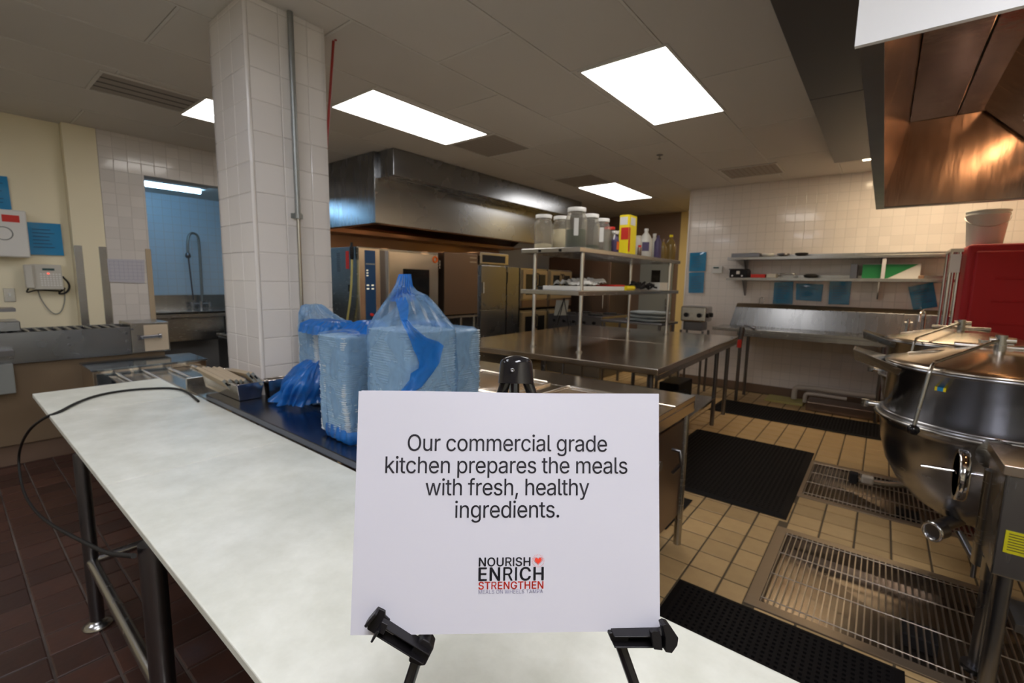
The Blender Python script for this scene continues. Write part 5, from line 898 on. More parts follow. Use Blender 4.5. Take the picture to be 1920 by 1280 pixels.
bag_sheet('loose_skirt', bg, -2.21, 1.11, .187, .093, [(Z0+.012,1.25,1.4,-.05,-.02,1.6),(Z0+.04,1.22,1.3,-.05,-.01,1.4),(Z0+.12,1.1,1.1,-.015,.0,1.1),(Z0+.18,.85,.8,.015,.02,.9),(Z0+.225,.45,.4,.04,.05,.7)], 11.3, m_film2, .020)

# ------------------------------------------------------------------ centre worktable with double overshelf
PX0, PX1, PY0, PY1, PZ = -3.12, -1.13, 2.975, 5.62, .90
t = thing('prep_table', ((PX0+PX1)/2,(PY0+PY1)/2,0), 'large stainless centre worktable with a mirror-like top', 'table')
MB().box(PX0,PX1,PY0,4.34,PZ-.045,PZ).build('table_top', m_steel_top, t, bevel=.004)
MB().box(PX0,PX1,4.343,PY1,PZ-.045,PZ).build('table_top', m_steel_top, t, bevel=.004)
MB().box(PX0+.04,-1.19,PY0+.28,5.0,.28,.31).build('undershelf', m_steel, t, bevel=.003)
for lx in (PX0+.08, -2.1, -1.21):
    for ly in (PY0+.10, 3.35 if lx < -2 else 3.18, 5.02, 5.54):
        if ly in (3.35, 3.18) : continue
        MB().cyl((lx,ly,.0),(lx,ly,PZ-.045), .021, seg=14).build('leg', m_steel_dark, t)
MB().box(-1.15,-1.135,PY0+.02,5.6,PZ-.085,PZ-.045).build('apron', m_steel, t)
t.location = (PX1, PY0, 0)
for ch in t.children: ch.location = ch.location + Vector(((PX0+PX1)/2-PX1, (PY0+PY1)/2-PY0, 0))
t.rotation_euler = (0, 0, rad(2.2))
OX0, OX1, OY0, OY1 = -2.44, -1.865, 3.15, 5.42
os_ = thing('overshelf', ((OX0+OX1)/2,(OY0+OY1)/2,PZ), 'two-tier steel overshelf standing on the centre worktable', 'shelf')
for z, nm in ((1.365,'lower_shelf'),(1.705,'upper_shelf')):
    MB().box(OX0,OX1,OY0,OY1,z,z+.038).build(nm, m_steel, os_, bevel=.004)
for x in (OX0+.06, OX1-.045):
    for y in (OY0+.12, OY1-.2):
        MB().cyl((x,y,PZ),(x,y,1.705), .0165, seg=14).build('post', m_chrome, os_)
        MB().cyl((x,y,PZ),(x,y,PZ+.012), .028).build('post_foot', m_steel, os_)
for y in (OX0+.18, OX0+.38):
    MB().box(y,y+.025,OY0-.003,OY0+.001,1.712,1.732).build('clip', m_blackp, os_)
ZT = 1.7435
def jar(px, x, r, h, label, fill, fz, lidm=m_whitep, body=m_petclear, tagstrip=False, name='storage_jar', cat='jar'):
    p = at(px, 466, x=x); y = p.y
    t = thing(name, (x,y,ZT), label, cat, 'jars on the top of the overshelf')
    n = .80
    MB().lathe([(r*.93,.0),(r,.012),(r,h*.70),(r*.94,h*.78),(r*n,h*.86),(r*n,h*.93),(r*n-.003,h*.93),(r*n-.003,h*.86),(r*.93,h*.77),(r-.003,h*.69),(r-.003,.014),(r*.9,.004),(.0,.004)], (x,y,ZT), 28).build('jar_body', body, t)
    MB().lathe([(r*n+.006,h*.90),(r*n+.007,h*.99),(r*n+.003,h),(.0,h)], (x,y,ZT), 28).build('lid', lidm, t)
    if fill: MB().lathe([(0,.006),(r*.9,.007),(r-.006,.016),(r-.006,h*fz),(r*.5,h*fz+.006),(.0,h*fz+.002)], (x,y,ZT), 24).build('contents', fill, t)
    if tagstrip:
        d = Vector((-x,-y,0)).normalized(); s_ = Vector((-d.y,d.x,0)); c = Vector((x,y,ZT))+d*(r+.001)
        MB().hexa([c-s_*.018+Vector((0,0,h*.3)), c+s_*.018+Vector((0,0,h*.3)), c+s_*.018-d*.002+Vector((0,0,h*.3)), c-s_*.018-d*.002+Vector((0,0,h*.3))],
                  [c-s_*.018+Vector((0,0,h*.72)), c+s_*.018+Vector((0,0,h*.72)), c+s_*.018-d*.002+Vector((0,0,h*.72)), c-s_*.018-d*.002+Vector((0,0,h*.72))]).build('paper_label', m_whitep, t)
    return t
jar(1018, -2.36, .080, .300, 'clear jar with white lid, leftmost on the top shelf', m_powder, .17)
jar(1051, -2.30, .080, .305, 'white-lidded jar two-thirds full of pale powder', m_powder, .62)
jar(1079, -2.00, .086, .322, 'tallest white-lidded jar, dark green contents, at shelf corner', m_herb, .46, tagstrip=True)
jar(1106, -2.06, .078, .318, 'clear jar with white lid holding a little dark spice', m_herb, .16)
jar(1127, -2.06, .074, .305, 'nearly empty clear jar just right of the dark spice jar', None, 0, tagstrip=True)
jar(1142, -2.15, .055, .27, 'small jar with a black and red lid behind the spray bottle', m_herb, .5, lidm=m_redcard)
jar(1167, -1.99, .052, .225, 'small white-lidded canister in front of the yellow box', m_tan, .7)
# spray bottle
p = at(1153, 468, x=-1.96); y = p.y; x = -1.96
t = thing('spray_bottle', (x,y,ZT), 'dark purple bottle with a white trigger sprayer', 'bottle')
MB().lathe([(.030,0),(.034,.006),(.034,.11),(.030,.135),(.014,.155),(.013,.17),(0,.17)], (x,y,ZT), 20).build('bottle_body', m_purple, t)
MB().box(x-.018,x+.018,y-.03,y+.03,ZT+.17,ZT+.20).box(x-.012,x+.012,y-.055,y-.03,ZT+.178,ZT+.196).hexa([(x-.006,y-.035,ZT+.12),(x+.006,y-.035,ZT+.12),(x+.006,y-.028,ZT+.12),(x-.006,y-.028,ZT+.12)],[(x-.008,y-.022,ZT+.175),(x+.008,y-.022,ZT+.175),(x+.008,y-.012,ZT+.175),(x-.008,y-.012,ZT+.175)]).build('trigger_head', m_whitep, t, bevel=.004)
MB().box(x+.02,x+.0355,y-.022,y+.01,ZT+.03,ZT+.10).build('bottle_label', m_orange, t)
# yellow carton
p = at(1176, 470, x=-1.93); y = p.y; x = -1.93
t = thing('yellow_box', (x,y,ZT), 'tall bright yellow carton with white and red panels', 'box')
MB().box(x-.05,x+.045,y-.085,y+.085,ZT,ZT+.355).build('carton', m_yellowbox, t, bevel=.002)
MB().box(x+.0455,x+.0465,y-.05,y+.05,ZT+.265,ZT+.335).box(x-.045,x+.03,y-.0865,y-.0855,ZT+.265,ZT+.335).build('white_panel', m_whitep, t)
MB().box(x-.03,x+.044,y-.0865,y-.0855,ZT+.13,ZT+.24).box(x+.0455,x+.0465,y-.084,y-.05,ZT+.02,ZT+.24).build('red_panel', m_redcard, t)
def bottle(px, x, prof, label, m, capm, capr, caph, extra=None, name='plastic_bottle', cat='bottle'):
    y = at(px, 470, x=x).y
    t = thing(name, (x,y,ZT), label, cat)
    MB().lathe(prof, (x,y,ZT), 22).build('bottle_body', m, t)
    zt = prof[-1][1]
    MB().cyl((x,y,ZT+zt-.004),(x,y,ZT+zt+caph), capr).build('cap', capm, t)
    if extra:
        w, z0, z1, em = extra
        d = Vector((-x,-y,0)).normalized(); s_ = Vector((-d.y,d.x,0)); c = Vector((x,y,ZT))+d*(max(q[0] for q in prof)+.0012)
        MB().hexa([c-s_*w+Vector((0,0,z0)), c+s_*w+Vector((0,0,z0)), c+s_*w-d*.02+Vector((0,0,z0)), c-s_*w-d*.02+Vector((0,0,z0))],
                  [c-s_*w+Vector((0,0,z1)), c+s_*w+Vector((0,0,z1)), c+s_*w-d*.02+Vector((0,0,z1)), c-s_*w-d*.02+Vector((0,0,z1))]).build('bottle_label', em, t)
    return t
def jug(r, h): return [(r*.92,0),(r,.008),(r,h*.55),(r*.93,h*.66),(r*.62,h*.82),(r*.30,h*.92),(r*.27,h)]
bottle(1194, -1.97, [(.04,0),(.042,.01),(.042,.16),(.034,.18),(.0,.18)], 'squat cream tub right of the yellow carton', m_milk, m_milk, .036, .02)
bottle(1199, -1.92, [(.018,0),(.02,.005),(.02,.075),(.014,.085)], 'small brown spice bottle with a red cap before the cream tub', m_brown, m_redcard, .016, .018)
bottle(1210, -1.97, jug(.068,.27), 'large milky jug with grey label, left of the pair', m_milk, m_whitep, .022, .02, (.035,.06,.15,m_purple))
bottle(1226, -2.06, jug(.062,.265), 'second milky jug, half behind the first', m_milk, m_whitep, .02, .02)
bottle(1233, -1.93, [(.036,0),(.038,.01),(.038,.17),(.02,.21),(.014,.22)], 'dark purple bottle in front of the second milky jug', m_purple, m_purple, .015, .02)
bottle(1243, -1.95, jug(.045,.20), 'brown bottle with sloping shoulders near the shelf end', m_amber, m_brown, .014, .02)
bottle(1257, -1.95, jug(.062,.265), 'clear amber jug with a yellow cap at the shelf end', m_amber, m_yellowbox, .02, .022)
# lower shelf of the overshelf: papers, tray, odds and ends
ZL = 1.4035
def onshelf(px, x): return at(px, 540, x=x).y
y0, y1 = onshelf(1075,-1.95), onshelf(1150,-1.95)
b = MB().box(-2.25,-1.91,y0+.0,y1+.15,ZL,ZL+.035).build('flat_box', m_whitep, bevel=.004); tag(b, 'flat white box under the crumpled papers, middle shelf', 'box')
pp = MB()
for k in range(5):
    cx, cy = -2.06+random.uniform(-.05,.05), y0+.18+.08*k
    pp.grid(lambda u, v, cx=cx, cy=cy, k=k: Vector((cx-.12+.24*u, cy-.15+.28*v, ZL+.04+.006*k+.06*abs(noise.noise(Vector((u*3+k,v*3,k)))) + .03*abs(noise.noise(Vector((u*9+k,v*9,k)))))), 14, 14, smooth=False)
tag(pp.build('crumpled_papers', m_whitep), 'loose pile of crumpled white papers on the middle shelf', 'papers')
b = MB().box(-2.12,-1.93,y1-.02,y1+.20,ZL+.036,ZL+.052).build('red_folder', m_redcard, bevel=.003); tag(b, 'red folder on the right end of the paper pile', 'folder')
ya = onshelf(1045,-2.3)
b = MB().box(-2.44,-2.2,ya-.12,ya+.22,ZL,ZL+.025).build('black_tray', m_blackp, bevel=.006); tag(b, 'black tray at the left end of the middle shelf', 'tray')
yb = onshelf(1180,-1.95)
b = MB().cyl((-1.95,yb-.09,ZL+.022),(-1.95,yb+.09,ZL+.022), .022).build('yellow_roll', m_yellowbox); tag(b, 'small yellow roll on the middle shelf', 'roll')
yc_ = onshelf(1205,-1.97)
g = MB()
for k in range(9):
    c = Vector((-1.98+random.uniform(-.05,.05), yc_+random.uniform(-.22,.22), ZL+.035+random.uniform(0,.03)))
    a = random.uniform(0,pi)
    g.tube([c+Vector((cos(a)*.07*(q/5-.5)*2, sin(a)*.09*(q/5-.5)*2, .025*sin(q*1.3+k))) for q in range(6)], .011, 8)
tag(g.build('cable_bundle', m_rubber), 'tangle of black cables and straps on the middle shelf', 'cable')
yd = onshelf(1235,-1.97)
b = MB().box(-2.06,-1.92,yd-.10,yd+.14,ZL,ZL+.085).build('white_carton', m_whitep, bevel=.003); tag(b, 'small white carton at the right end of the middle shelf', 'box')
# small easel standing on the worktable
ee = at(1052, 612, z=PZ)
tt = thing('display_easel', (ee.x,ee.y,PZ), 'far black tripod easel with a card on the centre worktable', 'easel')
tp = Vector((ee.x+.02, ee.y+.02, PZ+.36))
for (dx, dy) in ((-.02,-.15),(.12,.0),(-.12,.10)):
    MB().cyl(tp, (ee.x+dx*1.0, ee.y+dy, PZ+.002), .006, seg=8).build('leg', m_blackp, tt)
MB().cyl(tp-Vector((0,0,.02)), tp+Vector((0,0,.012)), .014).build('head_cap', m_blackp, tt)
a = tp+Vector((-.035,.01,-.02)); 
MB().hexa([a+Vector((-.09,-.05,-.20)),a+Vector((-.085,-.055,-.20)),a+Vector((-.005,.13,-.20)),a+Vector((-.01,.135,-.20))],[a+Vector((-.06,-.05,0)),a+Vector((-.055,-.055,0)),a+Vector((.025,.13,0)),a+Vector((.02,.135,0))]).build('card', m_greyp, tt)
# folded blue-grey cloth bags behind the table
rk = thing('side_bench', (-2.65,6.15,0), 'dark bench behind the centre worktable carrying folded sacks', 'bench')
MB().box(-3.1,-2.20,5.85,6.45,.93,.96).build('bench_top', m_steel_dark, rk, bevel=.004)
for lx in (-3.05,-2.25):
    for ly in (5.90,6.40): MB().cyl((lx,ly,0),(lx,ly,.93), .02).build('leg', m_steel_dark, rk)
m_sack = mat('sack_cloth', (.30,.34,.36), .7, bump=(8,.6))
for k in range(3):
    mb = MB(); z0 = .962+.048*k
    prof = [(.0,0),(.24,.003),(.285,.02),(.28,.035),(.2,.046),(.0,.047)]
    mb.lathe(prof, (-2.52+.02*k,6.1,z0), 36)
    mb.V = [(v[0], v[1]*.72+6.1*.28, v[2]+.012*noise.noise(Vector((v[0]*6,v[1]*6,k)))) for v in mb.V]
    tag(mb.build('folded_sack', m_sack), ['bottom folded blue-grey sack behind the worktable','middle folded blue-grey sack behind the worktable','top folded blue-grey sack behind the worktable'][k], 'sack', 'folded sacks on the bench')
# mixer-like appliance at the end of far wall
mx_ = thing('slicer', (-1.95,6.55,0), 'grey box-shaped appliance with black knobs beside the tiled wall end', 'appliance')
MB().box(-2.13,-1.80,6.32,6.62,.98,1.185).build('housing', m_steel, mx_, bevel=.02)
for yk in (6.37,6.55): MB().cyl((-1.80,yk,1.07),(-1.775,yk,1.07), .03).build('knob', m_blackp, mx_)
for xk in (-2.05,-1.88): MB().cyl((xk,6.32,1.07),(xk,6.295,1.07), .03).build('knob', m_blackp, mx_)
MB().box(-2.10,-1.85,6.36,6.60,.86,.98).build('lower_body', m_steel_dark, mx_, bevel=.01)
for lx in (-2.12,-1.83):
    for ly in (6.34,6.60): MB().cyl((lx,ly,0),(lx,ly,.86), .015).build('leg', m_steel_dark, mx_)
# things on the undershelf
for k, (x, y, w, h, lb) in enumerate(((-1.35,3.9,.18,.16,'dark crate on the undershelf of the centre worktable, nearer one'),(-1.55,4.6,.20,.20,'dark crate on the undershelf of the centre worktable, farther one'))):
    b = MB().box(x-w/2,x+w/2,y-w,y+w,.312,.312+h)
    b = b.build('crate', m_blackp, bevel=.01); tag(b, lb, 'crate')
g = MB()
for k in range(6): 
    c = Vector((-1.30,3.75+k*.06,.50+.02*(k % 2)))
    g.tube([c+Vector((.05*cos(q),.05*sin(q),.02*sin(q*2+k))) for q in [i*pi/6 for i in range(12)]], .008, 6, True)
tag(g.build('hose_coils', m_rubber), 'coiled black hoses on top of the nearer crate', 'hose')

# ------------------------------------------------------------------ hood above the ovens (left)
hx1, hx2 = -4.42, -4.14
hd_ = thing('oven_hood', (-5.1,5.0,2.08), 'long steel exhaust hood above the row of ovens', 'hood')
MB().box(hx1-.02,hx2,3.12,7.0,2.56,H-.004).build('upper_duct_box', m_steel_hood, hd_, bevel=.003)
w = MB(); HB = 2.085
w.box(hx1-.02,hx1,3.08,7.0,HB,2.56).box(hx1-.02,hx1,3.08,3.12,2.56,H-.004)        # front skirt
w.build('front_skirt', m_steel_hood, hd_, bevel=.002)
MB().box(-5.98,hx1-.021,3.08,3.10,HB,H-.004).build('end_panel', m_steel_hood, hd_)
MB().box(-5.98,hx1-.02,3.10,7.0,2.50,2.52).build('inner_roof', m_steel_in, hd_)
MB().hexa([(-5.0,3.11,2.50),(-4.98,3.11,2.50),(-4.98,6.99,2.50),(-5.0,6.99,2.50)],[(-5.62,3.11,2.13),(-5.60,3.11,2.13),(-5.60,6.99,2.13),(-5.62,6.99,2.13)]).build('filter_bank', m_steel_in, hd_)
MB().box(hx1-.10,hx1-.02,3.09,7.0,HB-.004,HB+.012).box(-5.98,hx1-.02,3.09,3.16,HB-.004,HB+.012).box(-5.98,hx1-.02,6.93,7.0,HB-.004,HB+.012).build('drip_lip', m_copper, hd_)
MB().box(-5.995,-5.975,2.98,7.0,.9,HB+.3).build('back_panel', m_copper, hd_)
MB().box(-5.98,-5.60,3.10,7.0,2.07,2.12).build('grease_trough', m_copper, hd_)
for k, px in enumerate((658, 735, 812)):
    pb = at(px, (434, 442, 449)[k], x=-5.25); yy = pb.y
    lt = thing('hood_lamp', (-5.25,yy,2.34), ['warm bulb under the left hood, nearest the column','warm bulb under the left hood, middle one','warm bulb under the left hood, farthest right'][k], 'lamp', 'bulbs under the left hood')
    MB().lathe([(.0,.02),(.03,.015),(.042,-.02),(.036,-.06),(.0,-.075)], (-5.25,yy,2.34), 16).build('bulb', m_bulb, lt)
    MB().cyl((-5.25,yy,2.36),(-5.25,yy,2.42), .05).build('socket', m_steel, lt)

# ------------------------------------------------------------------ ovens and cabinets under it
OXF = -4.6
def yx(px, x=OXF): return at(px, 530, x=x).y
ov = thing('combi_oven', (-5.1,3.6,0), 'combi steam oven with blue control strip and dark window', 'oven')
oy0, oy1 = 2.98, 4.19
MB().box(-5.5,OXF-.03,oy0,oy1,.80,1.828).build('oven_body', m_steel, ov, bevel=.006)
MB().box(OXF-.03,OXF,oy0,yx(713),.80,1.815).build('control_column', m_steel_top, ov, bevel=.004)
MB().box(OXF,OXF+.006,yx(685),yx(704),.84,1.79).build('control_panel', m_bluepanel, ov)
yk = (yx(685)+yx(704))/2
MB().cyl((OXF+.006,yk,1.06),(OXF+.03,yk,1.06), .018).build('red_knob', m_redcard, ov)
g = MB()
for z in (1.56,1.53,1.50): g.box(OXF+.006,OXF+.009,yx(687),yx(690),z,z+.012)
for z in (1.39,1.35):
    for a, b in ((687,691),(696,700)): g.box(OXF+.006,OXF+.009,yx(a),yx(b),z,z+.014)
g.build('display_light', m_disp, ov)
MB().box(OXF+.006,OXF+.008,yx(686),yx(703),1.63,1.645).build('panel_print', m_greyp, ov)
dr_ = MB().box(OXF-.03,OXF+.03,yx(726),yx(819),.86,1.80).build('door', m_steel_top, ov, bevel=.006)
w = MB(); wy_, wy2 = yx(753), yx(802); w.box(OXF+.030,OXF+.034,wy_,wy2,.95,1.60); w.build('window', m_glassd, dr_, bevel=.03, seg=4)
MB().tube([(OXF+.03,yx(729),1.25),(OXF+.07,yx(729),1.25),(OXF+.07,yx(733),1.22),(OXF+.07,yx(737),1.21)], .012).build('latch', m_chrome, dr_)
MB().torus((OXF+.034,yx(813),1.735), .035, .011, 'x', 20, 6).build('orange_mark', m_orange, dr_)
g = MB()
for z in (1.70,1.66,1.62): g.box(OXF-.02,OXF+.034,yx(820),yx(822.5),z,z+.028)
g.build('hinge', m_steel, ov)
MB().box(OXF-.028,OXF-.004,yx(713),yx(726),.84,1.80).build('jamb', m_steel_dark, ov)
MB().box(-4.86,-4.80,oy0-.003,oy0,1.58,1.78).build('red_sticker', m_redcard, ov)
g = MB()
for k in range(10): g.box(-5.05,-4.99,oy0-.004,oy0,1.55+.022*k,1.562+.022*k)
g.build('side_louvre', m_steel_dark, ov)
MB().box(-4.82,-4.78,oy0-.006,oy0,1.32,1.40).build('side_switch', m_blackp, ov)
w = MB()
for lx in (-5.45,OXF-.05):
    for ly in (oy0+.05,oy1-.05): w = MB().cyl((lx,ly,0),(lx,ly,.80), .025); w.build('leg', m_steel, ov)
MB().box(-5.45,OXF-.05,oy0+.05,oy1-.05,.25,.28).build('stand_shelf', m_steel_dark, ov)
# spray hose hanging on its side
ph = thing('spray_hose', (-4.68,2.93,1.2), 'yellow spray hose with black handle hanging beside the oven', 'hose')
MB().tube(smooth([Vector((-4.68,2.945,1.70)),Vector((-4.69,2.94,1.45)),Vector((-4.72,2.93,1.2)),Vector((-4.80,2.93,.95))]), .012).build('hose', m_yellowhose, ph)
MB().lathe([(.014,0),(.022,.02),(.024,.12),(.016,.15),(.014,.19),(.0,.19)], (-4.68,2.945,1.68), 14).build('handle', m_blackp, ph)
cb_ = thing('holding_cabinet', (-5.0,4.6,0), 'tall plain brown-steel cabinet right of the combi oven', 'cabinet')
MB().box(-5.5,OXF-.002,4.27,4.925,1.0,1.845).build('cabinet_body', m_brown, cb_, bevel=.006)
MB().box(-5.5,OXF,4.27,4.925,.955,.985).build('stand_shelf', m_steel, cb_)
g = MB()
for z in (1.79,1.73): g.box(OXF-.002,OXF+.002,yx(881),yx(893),z,z+.012)
g.build('vent_slots', m_peach, cb_)
for lx in (-5.45,OXF-.04):
    for ly in (4.32,4.62,4.89): MB().cyl((lx,ly,0),(lx,ly,.955), .02).build('leg', m_steel, cb_)
rf = thing('reach_in_warmer', (-5.0,5.25,0), 'upright steel warmer with black display strip across its top', 'cabinet')
MB().box(-5.45,OXF-.03,4.95,5.57,.1,1.72).build('cabinet_body', m_steel_hood, rf, bevel=.004)
MB().box(-5.45,OXF+.03,4.94,5.58,1.72,1.885).build('top_box', m_steel, rf, bevel=.004)
MB().box(OXF+.03,OXF+.034,4.985,5.50,1.745,1.85).build('display', m_rubber, rf)
for z0, z1 in ((.15,1.04),(1.05,1.70)):
    d_ = MB().box(OXF-.03,OXF+.012,4.985,5.555,z0,z1).build('door', m_steel_hood, rf, bevel=.004)
    MB().cyl((OXF+.03,5.02,(z0+z1)/2-.08),(OXF+.03,5.02,(z0+z1)/2+.08), .010).build('handle', m_chrome, d_)
cb2 = thing('narrow_cabinet', (-5.0,5.75,0), 'narrow dark upright panel between the warmer and double ovens', 'cabinet')
MB().box(-5.4,OXF-.02,5.62,5.92,.1,1.70).build('cabinet_body', m_steel_hood, cb2, bevel=.004)
MB().cyl((OXF-.01,5.60,1.45),(OXF-.01,5.60,1.62), .012).build('handle', m_blackp, cb2)
for k, (ya, yb2) in enumerate(((5.98,6.74),(6.78,7.54))):
    for lv, (z0, z1) in enumerate(((.35,1.0),(1.04,1.70))):
        t = thing('convection_oven', (-5.0,(ya+yb2)/2,z0), ['lower','upper'][lv]+[' convection oven with two windowed doors, nearer stack',' convection oven with two windowed doors, farther stack'][k], 'oven')
        MB().box(-5.5,OXF-.04,ya,yb2,z0,z1).build('oven_body', m_steel, t, bevel=.005)
        MB().box(OXF-.04,OXF-.01,ya+.02,yb2-.02,z0+.01,z0+.13).build('kick_panel', m_brown, t)
        for s_ in (0,1):
            y0_ = ya+.03+s_*(yb2-ya-.06)/2; y1_ = y0_+(yb2-ya-.07)/2
            d_ = MB().box(OXF-.04,OXF,y0_,y1_,z0+.15,z1-.03).build('door', m_oven_door, t, bevel=.004)
            MB().box(OXF,OXF+.004,y0_+.07,y1_-.07,z0+.22,z1-.10).build('window', m_glassd, d_)
            yh = y0_+.03 if s_ else y1_-.03
            MB().tube(smooth([Vector((OXF,yh,z1-.08)),Vector((OXF+.05,yh,z1-.10)),Vector((OXF+.05,yh,z1-.28)),Vector((OXF,yh,z1-.30))]), .010, 8).build('handle', m_blackp, d_)
        if lv == 0:
            for lx in (-5.45,OXF-.06):
                for ly in (ya+.05,yb2-.05): MB().cyl((lx,ly,0),(lx,ly,.35), .02).build('leg', m_steel_dark, t)
# dark range end and fridge beyond, at the end of the hall
t = thing('tall_fridge', (-4.4,8.2,0), 'tall brown steel fridge at the far end beyond the ovens', 'fridge')
MB().box(-5.4,-4.0,7.9,8.7,.0,1.98).build('fridge_body', m_brown, t, bevel=.01)
MB().box(-5.35,-4.03,7.88,7.9,.3,1.93).build('fridge_door', m_brown, t, bevel=.004)
MB().cyl((-4.12,7.86,1.0),(-4.12,7.86,1.4), .012).build('handle', m_chrome, t)
t = thing('range', (-3.9,6.7,0), 'low dark range with burners behind the worktable', 'stove')
MB().box(-4.3,-3.3,6.3,7.3,.0,.96).build('range_body', m_steel_dark, t, bevel=.01)
for k in range(4):
    c = (-4.05+.5*(k % 2),6.55+.5*(k//2),.962)
    MB().torus((c[0],c[1],.975), .11, .012, 'z', 20, 6).box(c[0]-.12,c[0]+.12,c[1]-.008,c[1]+.008,.962,.985).build('burner', m_rubber, t)
for k in range(5): MB().cyl((-4.15+.18*k,6.3,.86),(-4.15+.18*k,6.27,.86), .025).build('knob', m_blackp, t)

# ------------------------------------------------------------------ dark soffit and copper-lit hood (right)
HRX0, HRX1, HRY0, HRY1, HRZ = -.118, 1.20, 1.66, 5.05, 2.128
t = thing('duct_soffit', (-.32,2.6,2.74), 'dark steel duct panel under the ceiling beside the right hood', 'duct')
MB().box(-.54,HRX0-.012,-.6,3.995,2.78,H-.004).build('duct_panel', m_duct, t, bevel=.003)
MB().box(-.54,HRX0-.012,4.005,6.10,2.78,H-.004).build('duct_panel', m_duct, t, bevel=.003)
hd2 = thing('kettle_hood', ((HRX0+HRX1)/2,(HRY0+HRY1)/2,HRZ), 'large exhaust hood glowing copper inside, over the steam kettles', 'hood')
th = .02
MB().box(HRX0,HRX0+th,HRY0+.02,HRY1,HRZ,H-.004).build('side_panel', m_steel_dark, hd2)
MB().box(HRX0+.02,HRX1,HRY1-th,HRY1,HRZ,H-.004).build('far_panel', m_steel_dark, hd2)
MB().box(HRX1-th,HRX1,HRY0+.02,HRY1-.02,HRZ,H-.004).build('side_panel', m_steel_dark, hd2)
MB().box(HRX0-.01,HRX1,HRY0,HRY0+.018,HRZ,H-.004).build('near_end_panel', m_whiteb, hd2)
# inner lining: sloped far sheet, left sheet, roof with filter rack
MB().hexa([(HRX0+.03,HRY1-.06,HRZ+.01),(HRX1-.03,HRY1-.06,HRZ+.01),(HRX1-.03,HRY1-.03,HRZ+.01),(HRX0+.03,HRY1-.03,HRZ+.01)],
          [(HRX0+.03,HRY1-.10,2.79),(HRX1-.03,HRY1-.10,2.79),(HRX1-.03,HRY1-.03,2.79),(HRX0+.03,HRY1-.03,2.79)]).build('far_lining', m_steel_in, hd2)
for a, b in ((HRY0+.03,2.8),(2.81,3.9),(3.91,HRY1-.11)):
    MB().hexa([(HRX0+.022,a,HRZ+.01),(HRX0+.032,a,HRZ+.01),(HRX0+.032,b,HRZ+.01),(HRX0+.022,b,HRZ+.01)],
              [(HRX0+.09,a,2.79),(HRX0+.15,a,2.79),(HRX0+.15,b,2.79),(HRX0+.09,b,2.79)]).build('side_lining', m_steel_in, hd2, bevel=.002)
for a, b in ((HRX0+.152,.30),(.31,.62),(.66,HRX1-.03)):
    MB().box(a,b,HRY0+.03,HRY1-.11,2.775,2.79).build('roof_lining', m_steel_in, hd2, bevel=.002)
for k in range(6):
    y0_ = HRY0+.06+k*.53
    if y0_+.5 > HRY1-.12: continue
    MB().hexa([(.44,y0_,2.775),(.46,y0_,2.775),(.46,y0_+.52,2.775),(.44,y0_+.52,2.775)],[(.80,y0_,2.40),(.82,y0_,2.40),(.82,y0_+.52,2.40),(.80,y0_+.52,2.40)]).build('filter_panel', m_steel_in, hd2, bevel=.002)
MB().box(.78,.86,HRY0+.03,HRY1-.11,2.36,2.40).build('grease_trough', m_steel_in, hd2)
w = MB(); l_ = .05
w.box(HRX0+.02,HRX0+.055,HRY0+.02,HRY1-.02,HRZ,HRZ+.008).box(HRX0+.02,HRX1-.02,HRY1-.06,HRY1-.02,HRZ,HRZ+.008)
w.build('drip_lip', m_steel_dark, hd2)
for k, (x, y) in enumerate(((.62,4.25),(.62,3.2),(.62,2.2))):
    lt = thing('hood_lamp', (x,y,2.60), ['warm bulb in the right hood over the back kettle','warm bulb in the right hood over the front kettle','warm bulb in the right hood at its near end'][k], 'lamp', 'bulbs in the right hood')
    MB().lathe([(.0,.02),(.03,.015),(.045,-.02),(.04,-.06),(.0,-.08)], (x,y,2.55), 18).build('bulb', m_bulb, lt)
    MB().cyl((x,y,2.57),(x,y,2.774), .045).torus((x,y,2.50), .052, .003, 'z', 20, 6).torus((x,y,2.53), .055, .003, 'z', 20, 6).build('bulb_cage', m_steel_dark, lt)

